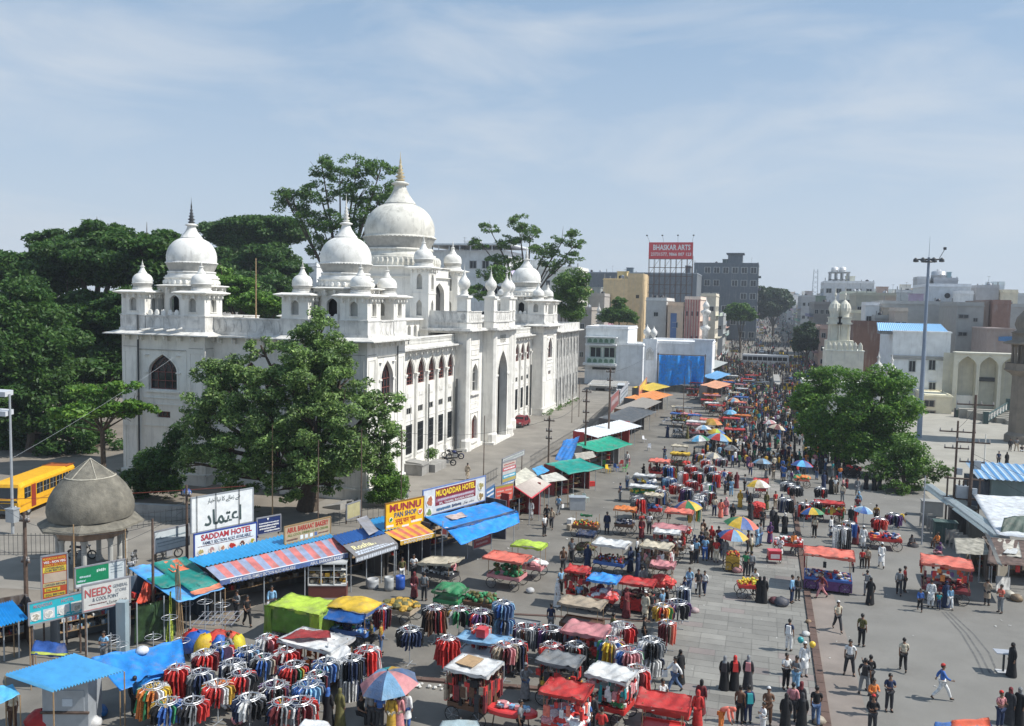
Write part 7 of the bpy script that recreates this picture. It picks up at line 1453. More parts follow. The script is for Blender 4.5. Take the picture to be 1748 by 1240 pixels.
bundle((-25.30,29.92),(.74,.76,.78),'round white sack lying on the blue tarpaulin',.26,1.95,seed=3)
bundle((-27.33,26.53),(.55,.03,.03),'crumpled bright red cloth bundle by the grey kiosk',.6,0,'cloth bundle','cloth_bundle',4);bundle((-25.91,27.94),(.02,.18,.5),'blue plastic sack right of the grey kiosk',.38,0,seed=5);bundle((-25.39,27.19),(.7,.7,.7),'white bundle beside the blue plastic sack',.34,0,seed=6)
s7_,F7_,L7_=shop('general store under the faded red lettered board',(-31.40,31.78),(-29.63,34.30),2.8,2.3,wallc=(.16,.17,.18),ncl=70,clutter=('boxes',['white','grey','red','beige','sky','black']))
shop('dark tea shop under the left edge blue roof',(-34.30,30.29),(-33.17,31.87),2.4,2.3,wallc=(.07,.05,.04))
put('pillar',MB().ob((*(-29.38,33.41),0),(.45,.45,2.6),.3).mesh('p',WPAINT),s7_,color=(.26,.34,.38))
# heaped bright cloths with a metal grid behind
q=(-25.13,34.53);hp=thing('covered_cart','cart heaped with red, yellow and blue sheets beneath a metal grid','cart',(*q,.02),R(12))
for k,(dx,dy,r,c)in enumerate(((-.7,0,.7,(.02,.12,.5)),(.2,.1,.75,(.62,.05,.03)),(-.2,-.3,.55,(.75,.5,.03)),(.9,.2,.5,(.66,.08,.04)),(-1.1,.2,.5,(.6,.04,.03)),(.55,-.4,.4,(.03,.15,.55)),(1.35,-.2,.38,(.72,.62,.04)))):
 g=random.Random(k);mb=MB().lathe([(r,.3),(r*1.08,.55),(r*.9,.9),(r*.5,1.12),(0,1.2)],12,0,(dx,dy,0));mb.v=[(x+g.uniform(-.06,.06),y+g.uniform(-.06,.06),z+g.uniform(-.06,.06))for x,y,z in mb.v];put('sheet_bundle',mb.mesh('s',TARP,True),hp,color=c)
mb=MB()
for i in range(7):mb.tube((-1.1+i*.33,.2,1.35+i*.02),(-1.0+i*.33,1.5,1.6+i*.02),.02,n=4)
for i in range(4):mb.tube((-1.15,.3+i*.38,1.38+i*.07),(.95,.3+i*.38,1.5+i*.07),.02,n=4)
put('metal_grid',mb.mesh('g',CHROME),hp)
for sx in(-1,1):put('wheel',spoked(),hp,(sx*.7,-.5,.33),R(90))
lm(*q,'the cart heaped with bright sheets')
# ------------------------------------------------------------------ old domed kiosk
kc=(-40.34,43.26);ko=thing('domed_pavilion','old grey domed stone pavilion on pillars behind the shop signs','pavilion',(kc[0],kc[1],0),R(8))
MB().lathe([(2.46,3.5),(2.54,3.9),(2.52,4.3),(2.38,4.8),(2.1,5.3),(1.75,5.72),(1.5,5.98),(1.42,6.06),(.7,6.62),(.12,7.0),(.0,7.15)],40).o('dome',STONE,ko,True)
mb=MB();rimm=[(1.46,6.0),(1.5,6.03),(1.44,6.08)];mb.lathe(rimm,30)
for i in range(6):a=i*1.05+.3;mb.path([(1.45*math.cos(a),1.45*math.sin(a),6.05),(.72*math.cos(a),.72*math.sin(a),6.62),(0,0,7.14)],.03)
mb.o('mortar_seam',mat('lime_mortar',(.42,.39,.32),.9,.3,6),ko)
MB().lathe([(2.3,3.55),(3.1,3.12),(3.12,3.0),(2.0,2.95)],8,0,rot=R(22.5)).o('eave',STONE,ko)
MB().lathe([(2.1,2.96),(2.1,2.35),(1.85,2.35),(1.85,2.96)],8,0,rot=R(22.5)).o('arch_band',mat('pinkish_plaster',(.36,.25,.18),.9,.3,2,streak=.4),ko)
for i in range(8):a=R(22.5)+i*math.pi/4;MB().lathe([(.2,0),(.2,.3),(.15,.4),(.15,2.1),(.24,2.36)],10,0,(1.95*math.cos(a),1.95*math.sin(a),0)).o('pillar',mat('grey_plaster',(.42,.42,.40),.9,.2,2),ko)
lm(kc[0],kc[1],'the old domed pavilion')
# iron fence on the lane behind
def railfence(label,pts,h=1.3,step=.28):
 t=thing('iron_fence',label,'fence');k=0
 for a,b in zip(pts,pts[1:]):
  L_=math.dist(a,b);put('rail',MB().tube((*a,h-.15),(*b,h-.15),.025,n=4).tube((*a,.2),(*b,.2),.025,n=4).mesh('r',BLACKM),t);n_=int(L_/step)
  for i in range(n_):p=lerp2(a,b,i/n_);k+=1;put('picket',pm(('picket',h),lambda:MB().tube((0,0,0),(0,0,h),.014,n=4).mesh('p',BLACKM)),t,(p[0],p[1],0))
 return t
railfence('black iron picket fence behind the signs at the left',[(-48.12,43.58),(-44.04,45.09)],1.5);railfence('black iron fence along the lane behind the food plate signboard',[(-45.26,51.33),(-41.88,55.32),(-38.44,57.60)],1.2,.4);railfence('low rusty fence between the side road and the shop roofs',[(-31.39,57.47),(-26.98,62.99),(-25.09,70.38),(-24.83,79.99)],1.1,.45)
railfence('rusty fence with rags beside the upper stalls',[(-23.02,85.55),(-22.64,109.03),(-23.91,138.34)],1.4,.5)
tag(MB().ob((*(-44.05,56.04),0),(10,.5,.9),.18).o('low_wall',CONC),'low grey boundary wall right of the domed pavilion','wall')
# ------------------------------------------------------------------ vehicles
def wheel3(r,w_):return MB().lathe([(0,-w_/2),(r*.55,-w_/2),(r*.6,-w_/2-.01),(r,-w_/2),(r,w_/2),(r*.6,w_/2+.01),(r*.55,w_/2),(0,w_/2)],18,0)
def addwheels(t,spots,r,w_,rim=True):
 for(x,y)in spots:
  me=pm(('vw',r,w_),lambda:wheel3(r,w_).mesh('tyre',RUBBER));o=put('wheel',me,t,(x,y,r));o.rotation_euler=(0,R(90),0)
  if rim:put('rim',pm(('vr',r,w_),lambda:MB().lathe([(0,w_/2+.03),(r*.5,w_/2+.02),(r*.52,w_/2-.02),(r*.52,-w_/2+.02),(r*.5,-w_/2-.02),(0,-w_/2-.03)],14).mesh('rim',GREYM)),o)
a,b=(-54.43,51.10),(-55.83,55.84);ang=math.atan2(b[1]-a[1],b[0]-a[0])-math.pi/2
bus=thing('yellow_bus','yellow school bus parked at the left edge beside the domed pavilion','bus',(a[0],a[1],0),ang);YB=(.80,.42,.02);WB_,LB2,HB_=2.3,8.6,2.75
sec=lambda y,zt,ins=0:[(-WB_+ins,y,.45),(0-ins,y,.45),(0-ins,y,zt-.28),(-.22,y,zt),(-WB_+.22,y,zt),(-WB_+ins,y,zt-.28)]
mb=MB();S_=[sec(0,1.5,.06),sec(.06,1.62,.02),sec(.32,HB_-.12,.04),sec(.9,HB_,0),sec(LB2-.2,HB_,0),sec(LB2,HB_-.15,.05)]
for p_,q_ in zip(S_,S_[1:]):
 for i in range(6):j=(i+1)%6;mb.poly([p_[i],p_[j],q_[j],q_[i]])
mb.poly(S_[0]);mb.poly(S_[-1]);put('body',mb.mesh('body',PAINT),bus,color=YB)
put('roof_edge',MB().bx(-WB_+.1,-.1,LB2-1.4,LB2-.05,HB_-.01,HB_+.03).mesh('r',PAINT),bus,color=(.45,.12,.03))
put('windscreen',MB().poly([(-WB_+.12,-.03,1.28),(-.12,-.03,1.28),(-.2,.22,HB_-.36),(-WB_+.2,.22,HB_-.36)]).mesh('g',GLASS),bus)
for y0_,y1_ in((.75,1.6),)+tuple((2.45+i*.98,3.33+i*.98)for i in range(6)):
 f=put('window',MB().bx(.002,.02,y0_,y1_,1.45,2.3).mesh('g',GLASS),bus);put('glazing_bar',MB().bx(.02,.03,(y0_+y1_)/2-.02,(y0_+y1_)/2+.02,1.45,2.3).bx(.02,.03,y0_,y1_,1.86,1.89).mesh('b',PAINT),f,color=(.3,.3,.3))
put('door',MB().bx(.002,.03,1.7,2.3,.6,2.35).mesh('d',PAINT),bus,color=(.30,.04,.02));put('bumper',MB().bx(-WB_-.03,.03,-.12,.04,.4,.65).mesh('b',BLACKM),bus);put('grille',MB().bx(-WB_+.4,-.4,-.03,.0,.75,1.2).mesh('b',BLACKM),bus)
for x in(-.3,-WB_+.3):put('headlight',MB().lathe([(0,0),(.12,0),(.1,.04),(0,.05)],12).mesh('h',CHROME),bus,(x,-.03,.95)).rotation_euler[0]=R(90)
put('rust_stripe',MB().bx(.003,.012,.3,LB2-.2,.95,1.05).mesh('s',PAINT),bus,color=(.6,.28,.02));addwheels(bus,((-.18,1.35),(-WB_+.18,1.35),(-.18,6.6),(-WB_+.18,6.6)),.43,.28)
def car(label,xy,c,rz,L_=3.6,W_=1.55,H_=1.5,cat='car',van=False,name='parked_car',taxi=False):
 t=thing(name,label,cat,(xy[0],xy[1],gz(*xy)),rz);h1=H_*.56
 prof=[(0,.32),(0,.7),(.12,h1*.92),(.85,h1),(1.35,H_*.96),(1.7,H_),(L_-.7,H_),(L_-.15,h1+.12),(L_,h1-.1),(L_,.32)]if not van else[(0,.3),(0,.9),(.25,1.0),(.6,H_*.95),(.9,H_),(L_-.15,H_),(L_,H_-.3),(L_,.3)]
 mb=MB();n=len(prof);ins=[0.06 if z>h1+.05 else 0 for y,z in prof];ins=[.16 if z>h1+.2 else i for i,(y,z)in zip(ins,prof)]
 for i in range(n):j=(i+1)%n;mb.poly([(-W_/2+ins[i],prof[i][0]-L_/2,prof[i][1]),(W_/2-ins[i],prof[i][0]-L_/2,prof[i][1]),(W_/2-ins[j],prof[j][0]-L_/2,prof[j][1]),(-W_/2+ins[j],prof[j][0]-L_/2,prof[j][1])])
 for s_ in(-1,1):mb.poly([(s_*(W_/2-ins[i]),prof[i][0]-L_/2,prof[i][1])for i in range(n)])
 put('body',mb.mesh('body',PLAST),t,color=c);o=.012
 put('windscreen',MB().poly([(-W_/2+.16,.92-L_/2,h1+.06+o),(W_/2-.16,.92-L_/2,h1+.06+o),(W_/2-.24,1.32-L_/2-.02,H_*.93),(-W_/2+.24,1.32-L_/2-.02,H_*.93)]).mesh('g',GLASS)if not van else MB().poly([(-W_/2+.1,.27-L_/2,1.05),(W_/2-.1,.27-L_/2,1.05),(W_/2-.2,.55-L_/2,H_*.9),(-W_/2+.2,.55-L_/2,H_*.9)]).mesh('g',GLASS),t)
 for s_ in(-1,1):
  for(ya,yb)in((1.3,2.0),(2.06,L_-.75)):put('side_window',MB().poly([(s_*(W_/2-.01),ya-L_/2,h1+.06),(s_*(W_/2-.01),yb-L_/2,h1+.06),(s_*(W_/2-.13),yb-.05-L_/2,H_-.1),(s_*(W_/2-.13),ya+.2-L_/2,H_-.1)]).mesh('g',GLASS),t)
  put('headlight',MB().ob((s_*(W_/2-.25),-L_/2+.01,.62),(.3,.12,.16)).mesh('h',CHROME),t)
 put('bumper',MB().bx(-W_/2-.01,W_/2+.01,-L_/2-.06,-L_/2+.08,.25,.5).mesh('b',BLACKM),t);addwheels(t,[(sx*(W_/2-.1),y-L_/2)for sx in(-1,1)for y in(.7,L_-.65)],.29,.2,False);return t
rc=car('dark red hatchback parked against the white building',(-32.29,114.44),(.20,.02,.03),R(-4));put('roof_rack',MB().tube((-.5,-.2,1.56),(-.5,1.0,1.56),.03).tube((.5,-.2,1.56),(.5,1.0,1.56),.03).mesh('r',GREYM),rc)
car('white van standing at the end of the side lane',(-26.28,164.90),(.6,.62,.64),R(8),4.2,1.7,1.9,'van',True,'parked_van')
def bike(label,xy,c,rz):
 t=thing('motorbike',label,'motorbike',(xy[0],xy[1],0),rz)
 for y in(-.65,.65):o=put('wheel',pm('bw',lambda:MB().ring((0,0,0),.27,.05,18,6,0,'x').lathe([(0,-.03),(.05,0),(0,.03)],6,1).mesh('w',[RUBBER,CHROME])),t,(0,y,.32))
 put('frame',MB().tube((0,-.65,.32),(0,-.42,.95),.03).tube((0,-.4,.8),(0,.25,.55),.035).tube((0,.25,.55),(0,.65,.32),.03).tube((0,.2,.4),(.12,.75,.32),.04).mesh('f',BLACKM),t);put('engine',MB().ob((0,-.02,.25),(.26,.4,.34)).mesh('e',CHROME),t)
 put('tank',MB().lathe([(0,-.28),(.13,-.2),(.16,0),(.12,.2),(0,.26)],10).mesh('t',PLAST,True),t,(0,-.12,.82),color=c).rotation_euler[0]=R(90);put('seat',MB().hexa([(-.11,.1,.76),(.11,.1,.76),(.09,.75,.8),(-.09,.75,.8),(-.1,.1,.86),(.1,.1,.86),(.08,.75,.92),(-.08,.75,.92)]).mesh('s',RUBBER),t)
 put('handlebar',MB().tube((-.34,-.34,1.05),(.34,-.34,1.05),.015).tube((0,-.42,.95),(0,-.36,1.06),.03).mesh('h',CHROME),t);put('headlight',MB().lathe([(0,-.08),(.08,-.03),(.09,.04),(0,.06)],10).mesh('h',CHROME),t,(0,-.5,.92));put('mudguard',MB().ring((0,.65,.34),.33,.03,14,3,0,'x').mesh('m',PLAST),t,color=c);return t
bike('black and chrome motorbike parked nearest beside the shrub',(-31.68,83.71),(.03,.03,.035),R(-75));bike('dark blue motorbike parked behind the black one',(-32.16,87.51),(.02,.03,.12),R(-70));bike('third motorbike, mostly hidden behind the other two',(-32.95,87.94),(.05,.05,.06),R(-80))
for k,(x,y)in enumerate(((205,965),(215,985),(140,962),(290,965))):bike(['scooter beside the right pillar of the domed pavilion','scooter in front of the domed pavilion, right side','motorbike seen between the pavilion pillars','motorbike on the lane below the faded notice board'][k],[(-38.25,44.53),(-37.08,42.85),(-42.48,44.70),(-37.24,46.63)][k],[(.1,.1,.1),(.4,.4,.42),(.1,.02,.02),(.03,.03,.03)][k],R(30+40*k))
# stone water tanks by the white building
cb=(-32.92,77.64);cc=thing('water_trough','pair of grey concrete troughs with slab lids beside the motorbikes','trough',(cb[0],cb[1],0),R(0));put('trough',MB().bx(-1.2,.9,0,1.8,0,1.0).mesh('t',CONC),cc);put('lid',MB().bx(-1.3,1.0,-.1,1.9,1.0,1.12).mesh('t',CONC),cc);put('lid',MB().hexa([(-1.0,.2,1.12),(.8,.1,1.12),(.9,1.6,1.12),(-.9,1.7,1.12),(-1.0,.2,1.35),(.8,.1,1.2),(.9,1.6,1.2),(-.9,1.7,1.35)]).mesh('t',CONC),cc);put('trough',MB().bx(.2,1.5,2.0,5.2,0,.8).mesh('t',CONC),cc)
# broken slabs and sacks near the left tower
for k,p in enumerate(((-33.80,62.87),(-33.47,64.31),(-45.70,57.42))):tag(MB().hexa([(p[0]-.9,p[1]-.3,.0),(p[0]+.8,p[1]-.4,0),(p[0]+.9,p[1]+.5,0),(p[0]-.8,p[1]+.4,0),(p[0]-.9,p[1]-.3,.12),(p[0]+.8,p[1]-.4,.5),(p[0]+.9,p[1]+.5,.6),(p[0]-.8,p[1]+.4,.15)]).o('stone_slab',CONC),['tilted pale stone slab under the neem tree','second stone slab right of the tilted one','flat slab near the foot of the left tower'][k],'slab')
bundle((-48.07,62.56),(.03,.15,.55),'blue sack on the earth at the left tower',.45,0,seed=8);bundle((-49.53,62.72),(.3,.5,.35),'pale green sack left of the blue one',.35,0,seed=9)
# ------------------------------------------------------------------ poles and wires
lp=(-51.52,47.78);L0=thing('lamp_post','grey steel lamp post with tilted panels at the left edge','lamp post',(lp[0],lp[1],0));MB().tube((0,0,0),(0,0,10.2),.11,.07,8).o('pole',GREYM,L0);MB().ob((0,0,.9),(.75,.5,.95)).ob((0,0,1.83),(.85,.6,.08)).o('control_box',GREYM,L0)
for z in(8.6,10.0):MB().hexa([(-1.8,-.3,z),(-.1,-.3,z),(-.1,.4,z+.1),(-1.8,.4,z+.1),(-1.8,-.3,z+.35),(-.1,-.3,z+.35),(-.1,.4,z+.45),(-1.8,.4,z+.45)]).o('lamp_panel',mat('lamp_panel',(.55,.57,.6),.4,.1,2),L0)
ms=thing('floodlight_mast','tall grey floodlight mast rising over the plaza trees','floodlight mast',(21.0,126.5,0));MB().tube((0,0,0),(0,0,24.6),.34,.16,12).tube((0,0,24.6),(0,0,27.4),.04,.015,5).o('mast',mat('mast_paint',(.20,.25,.33),.5,.1,1),ms);MB().ring((0,0,24.3),1.5,.05,20,4).ring((0,0,24.0),.45,.12,14,5).o('head_ring',BLACKM,ms)
for i in range(8):a=i*math.pi/4+.2;o_=MB().tube((0,0,24.3),(1.5*math.cos(a),1.5*math.sin(a),24.3),.04,n=4).lathe([(0,23.95),(.34,24.0),(.3,24.3),(.1,24.5),(0,24.5)],10,0,(1.7*math.cos(a),1.7*math.sin(a),0)).o('flood_lamp',BLACKM,ms)
MB().tube((1.2,0,24.3),(1.9,0,25.7),.04).ob((1.9,0,25.6),(.35,.3,.35)).o('beacon',BLACKM,ms)
PO=(.95,1.0)
p1=power_pole((16.02,73.22),11.0,'dark utility pole with crossarms right of the white roof fence',((.93,1.3),(.66,1.2),(.52,.9)),r=.12,boxes=((5.2,.5),(3.2,.35)));power_pole((15.07,74.14),8.8,'shorter utility pole with leaning arms left of the tall dark pole',((.9,1.3),(.75,.9)),r=.09,boxes=((4.5,.4),))
power_pole((11.96,68.60),5.2,'thin grey post in the plaza near the white roof fence',(),GREYM,.05,insul=False);power_pole((24.93,108.15),3.5,'small white post on the forecourt',(),WALL,.07,insul=False)
pA,pB,pC=(-18.69,75.93),(-17.31,86.21),(-17.05,98.65)
power_pole(pA,7.0,'utility pole beside the red kiosk',((.94,.5),(.8,.3),(.7,.3)),r=.09);power_pole(pB,8.6,'utility pole between the side lane and the green awning',((.97,.5),(.85,.35),(.72,.35),(.6,.3)),r=.10);power_pole(pC,10.0,'utility pole by the sea green net canopy',((.95,.5),(.85,.35),(.75,.35)),r=.11)
power_pole((-35.46,33.60),6.4,'leaning dark pole among the left signboards',((.93,.3),(.6,.25)),r=.10)
power_pole((-29.74,36.02),6.0,'wire wrapped pole through the patched tarpaulin',(),RUST,.07,insul=False);power_pole((-32.10,41.81),6.4,'black pole left of the food plate signboard',((.9,.3),),r=.08)
for k,(a,h)in enumerate((((-34.85,55.27),8.0),((-30.13,53.70),7.4),((-27.96,56.15),8),((-25.88,58.66),8.0),((-24.28,73.72),7.0),((-26.38,120.92),5.6),((-26.77,127.66),5.6),((-38.22,39.61),4.0),((-35.80,41.02),3.6),((-9.84,114.64),8))):
 power_pole(a,h,['bamboo flag pole standing before the neem tree','thin dark pole behind the bakery board','thin rusty pole right of the bakery board','black pole rising behind the yellow pan shop sign','slim dark pole on the side road','left one of two thin poles beside the side lane','right one of two thin poles beside the side lane','bamboo lamp pole at the pavilion front','bamboo pole right of the pavilion front','slim pole in front of the hanging tarpaulin'][k],(),PWOOD if k in(0,7,8)else RUST,.045,insul=False)
fp=(-47.21,72.00,16.18);o_=thing('flagpole','bare pale flagpole on the terrace between the front domes','flagpole',(fp[0],72,13));MB().tube((0,0,0),(0,0,8.2),.08,.05).o('pole',PWOOD,o_)
Z=lambda p,z:(p[0],p[1],z)
wires('service wires strung over the lane at the left signboards',[(-60,48,7),Z((-35.46,33.60),5.9),Z((-29.74,36.02),5.7),Z((-32.10,41.81),5.8)],.012);wires('second wire low across the left signboards',[(-60,44,5),Z((-35.46,33.60),4.0),Z((-32.10,41.81),5.0)],.012,.8);wires('wires running beside the upper stalls',[Z((-25.88,58.66),7.5),Z(pA,6.7),Z(pB,8.2),Z(pC,9.4),(-20,170,9)],.015,.7);wires('wires crossing above the white tent roof',[Z((16.02,73.22),5.6),Z((20.25,67.09),3.8)],.015,.2);wires('upper wires over the white tent roof',[Z((16.02,73.22),6.4),Z((21.21,70.44),4.8)],.015,.2);wires('wires between the two right hand poles',[Z((15.07,74.14),8.2),Z((16.02,73.22),10)],.015,.2)
wires('long red cable stretched in front of the pavilion',[(-52,38,4.4),Z((-32.14,47.83),5.1)],.02,.15,mat('red_cable',(.25,.05,.03),.6));wires('bright cable falling from the left tower to the lane',[(-50.5,65.5,12.5),(-56,52,4.5)],.008,.3,GREYM)
# ------------------------------------------------------------------ sheds at the right edge
rt=thing('tent_roof','large white sheet roof with a fenced gutter at the right','tent roof');put('roof',MB().sheet((15.56,63.06,2.60),(18.73,62.31,2.60),(21.81,74.55,3.10),(16.29,73.67,3.10),14,10,.05,.05,.02,seed=5).mesh('r',TARP,True),rt,color=(.74,.77,.8))
rf=thing('ribbed_walkway_roof','long pale ribbed lean-to roof running down behind the stalls','roof');put('sheet',MB().sheet((15.40,62.55,2.20),(16.32,64.44,2.60),(14.09,78.45,2.80),(13.56,78.71,2.40),4,1,0,0,.02).mesh('r',PAINT),rf,color=(.36,.42,.43))
A,B_=Vector((15.60,63.19,2.45)),Vector((13.95,78.39,2.70))
for k in range(60):t_=k/60;p=A.lerp(B_,t_);put('rib',pm('rib',lambda:MB().bx(-.05,.05,-.25,.25,0,.12).mesh('rib',PAINT)),rf,tuple(p),math.atan2(B_.y-A.y,B_.x-A.x),(.55,.6,.6))
gc_=thing('green_container','grey-green cabin with a blue striped roof beyond the tent roof','cabin');a=(19.97,83.67);put('wall',MB().bx(a[0],a[0]+12,a[1],a[1]+4,0,2.6).mesh('w',WPAINT),gc_,color=(.16,.21,.20));put('side_cover',MB().bx(a[0]-1.4,a[0]-.02,a[1]+.5,a[1]+4,0,2.3).mesh('w',WPAINT),gc_,color=(.06,.07,.09))
put('striped_roof',MB().sheet((a[0]-1.2,a[1]-.5,2.7),(a[0]+12,a[1]-.5,2.7),(a[0]+12,a[1]+5,3.3),(a[0]-1.2,a[1]+5,3.3),4,1,0,0,.02,0,0,.04,40).mesh('r',PAINT),gc_,color=(.42,.55,.68))
for i in range(20):put('blue_stripe',MB().sheet((a[0]-1.0+i*.66,a[1]-.5,2.76),(a[0]-.75+i*.66,a[1]-.5,2.76),(a[0]-.75+i*.66,a[1]+5,3.36),(a[0]-1.0+i*.66,a[1]+5,3.36),1,1,0,0,.01).mesh('s',PAINT),gc_,color=(.08,.25,.5))
gt=(16.13,63.98,2.70);tarp('dark green tarpaulin mound at the right edge',(15.85,63.63,2.40),(18.35,63.96,2.40),(18.67,66.26,3.40),(16.33,64.67,3.40),(.05,.09,.07),-.15,.08,posts=False)
shr,Fr,Lr=shop('dim wooden stall with goods hanging at the right edge',(14.53,59.77),(17.48,59.66),3,2.4,wallc=(.12,.09,.07));sL=shop('small plank stall left of the dim wooden stall',(12.92,61.03),(14.46,59.75),2.2,2.3,wallc=(.28,.25,.2))
for k,(A,B_,C2,D,c)in enumerate((((13.42,56.15,2.40),(16.14,56.43,2.40),(16.89,60.51,2.90),(14.58,60.65,2.90),(.13,.09,.075)),((12.14,58.18,2.30),(14.13,58.52,2.30),(14.43,61.43,2.60),(12.54,61.02,2.60),(.32,.30,.25)),((14.07,57.63,2.55),(15.64,57.52,2.60),(16.20,60.68,2.90),(14.58,60.65,2.90),(.45,.42,.36)))):
 tarp(['rusty tin roof over the dim wooden stall','pale plank roof over the small stall','loose light boards and scraps on the tin roof'][k],A,B_,C2,D,c,0,.03,posts=False,name='stall_roof',cat='roof',mt=mat('rough_board',(1,1,1),.9,.5,3,tint=True))
tarp('white propped board on the stall roofs',(13.92,55.99,2.50),(14.16,55.70,2.40),(13.88,57.78,3.70),(13.67,58.31,3.80),(.5,.48,.42),0,0,posts=False,name='propped_board',cat='board');tarp('white sheet of paper board lying on the tin roof',(14.66,57.83,2.70),(15.40,57.85,2.70),(16.12,59.80,2.75),(15.76,60.22,2.75),(.7,.7,.68),0,0,posts=False,name='white_board',cat='board')
hanging(shr,3.5,.3,2.2,['red','brown','black','beige','maroon'],4,22,(.3,.8),'S')
for o_ in shr.children:
 if o_.name.startswith('hanging_goods'):c_=Fr.p(Lr/2,0,-.3);o_.location=(c_[0],c_[1],0)
tarp('white cloth covered table in front of the dim stall',(14.52,58.29,0.10),(15.35,58.37,0.10),(15.48,59.07,0.90),(14.64,59.01,0.90),(.6,.6,.58),0,.03,posts=False,name='cloth_table',cat='table');bundle((15.37,57.13),(.28,.2,.12),'brown sacks and scraps on the ground at the right',.34,0,seed=11);bundle((15.09,57.68),(.6,.58,.5),'crumpled pale sack beside the brown sacks',.35,0,seed=12)
tf=(15.64,73.80);tfm=thing('transformer','dark transformer on a frame between the two right hand poles','transformer',(tf[0],tf[1],0));put('frame',MB().bx(-1.2,-1.1,-.1,.1,0,4.4).bx(1.1,1.2,-.1,.1,0,4.4).bx(-1.4,1.4,-.12,.12,2.6,2.75).bx(-1.4,1.4,-.12,.12,4.2,4.3).mesh('f',RUST),tfm);put('tank',MB().bx(-.5,.5,-.35,.35,2.75,3.7).mesh('t',GREYM),tfm,color=(.2,.2,.2))
for sx in(-.3,0,.3):put('bushing',MB().lathe([(.05,3.7),(.09,3.8),(.05,3.9),(.08,4.0),(.03,4.15)],6,0,(sx,0,0)).mesh('b',RUST),tfm)
for k,(p,w_,h,c)in enumerate((((13.78,70.12),1.5,1.5,(.05,.09,.08)),((15.26,71.87),1.8,2.3,(.07,.06,.055)),((14.39,78.86),1.6,1.2,(.28,.28,.27)),((15.89,70.07),1.2,1.8,(.16,.15,.13)))):tag(put('cabinet',MB().ob((0,0,0),(w_,.9,h)).ob((0,0,h),(w_+.15,1.05,.08)).ob((-w_*.2,-.46,h*.2),(w_*.35,.03,h*.6)).mesh('c',WPAINT),None,(*p,.02),color=c),['dark green street cabinet by the ribbed walkway roof','dark shed box behind the small plank stall','grey switch box near the feathery plaza tree','brownish box beside the tall utility pole'][k],'cabinet')
for k in range(14):p=lerp2((13.19,74.37),(15.01,65.45),k/13);tag(put('fence_panel',MB().bx(-.5,.5,-.03,.03,.3,1.1).bx(-.5,-.44,-.05,.05,0,1.2).mesh('f',CONC),None,(p[0],p[1],0),.3),where(p[0],p[1],'low grey barrier panel')if isinstance(where(p[0],p[1],'low grey barrier panel'),str)else 'low grey barrier panel by the right hand stalls','barrier','low grey barrier panels')
rd=thing('road_divider','grey concrete divider block in the far crossing','divider',(*(3.40,205.00,0.54)[:2],0));put('block',MB().hexa([(-.9,-14,0),(.9,-14,0),(.9,14,0),(-.9,14,0),(-.7,-14,.9),(.7,-14,.9),(.7,14,.9),(-.7,14,.9)]).mesh('b',CONC),rd)
# ------------------------------------------------------------------ carts, canopies and umbrellas (placed from the near left to the far end)
lm(*(11.87,45.38),'the small square table');lm(*(19.88,119.83),'the tall floodlight mast');lm(*(1.86,51.77),'the heap of dark bags');lm(*(7.93,153.46),'the first plaza tree');lm(*(2.71,150.98),'the road divider');lm(*(13.59,87.62),'the feathery plaza tree');lm(*(-12.95,143.55),'the hanging blue tarpaulin');lm(*(0.98,228.36),'the long white bus')
T=lambda*a,**k:cart(*a,**k)
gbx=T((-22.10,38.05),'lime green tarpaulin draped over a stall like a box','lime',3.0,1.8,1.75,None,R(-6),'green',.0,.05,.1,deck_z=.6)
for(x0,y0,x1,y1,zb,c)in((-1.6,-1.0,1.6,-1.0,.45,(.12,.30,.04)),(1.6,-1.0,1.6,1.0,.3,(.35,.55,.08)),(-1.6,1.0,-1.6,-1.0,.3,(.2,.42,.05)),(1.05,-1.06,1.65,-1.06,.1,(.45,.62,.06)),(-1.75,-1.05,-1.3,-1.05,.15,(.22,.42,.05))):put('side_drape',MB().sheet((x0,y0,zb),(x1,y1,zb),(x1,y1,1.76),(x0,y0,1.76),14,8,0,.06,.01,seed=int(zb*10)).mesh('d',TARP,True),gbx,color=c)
tt=T((-19.58,38.61),'yellow and blue tarpaulin tent stall beside the lime green one','yellow',2.3,1.7,1.8,('stacks',['white','sky','green','beige']),R(-4),'blue',-.22,.05,.1,canopy2='blue',deck_z=.7)
put('blue_flap',MB().sheet((-1.3,-1.5,1.45),(1.3,-1.5,1.5),(1.25,-.9,1.82),(-1.25,-.9,1.8),12,5,.04,.06,.01,seed=2).mesh('f',TARP,True),tt,color=(.02,.12,.40));put('red_drape',MB().sheet((-1.28,-.6,.1),(-1.28,.9,.1),(-1.28,.9,1.75),(-1.28,-.6,1.75),6,6,0,.05,.01).mesh('f',TINT,True),tt,color=(.4,.02,.02))
T((-19.08,33.89),'white canopied clothes stall with a red edge','white',2.6,1.5,1.9,None,R(-8),'brown',.1,.06,.2,hang=(['red','red','orange','black','maroon','white'],40,(.7,1.3)),deck_z=.4)
tarp('second crumpled white sheet right of the white canopied clothes stall',(-17.80,32.43,1.75),(-16.87,32.60,1.60),(-17.19,33.67,1.90),(-18.25,33.46,2.00),(.72,.72,.72),.08,.08);tarp('dark red cloth strip on the white clothes stall',(-20.55,33.21,2.00),(-18.47,34.14,1.98),(-18.81,34.64,2.05),(-20.18,34.31,2.05),(.35,.04,.04),.02,.04,posts=False)
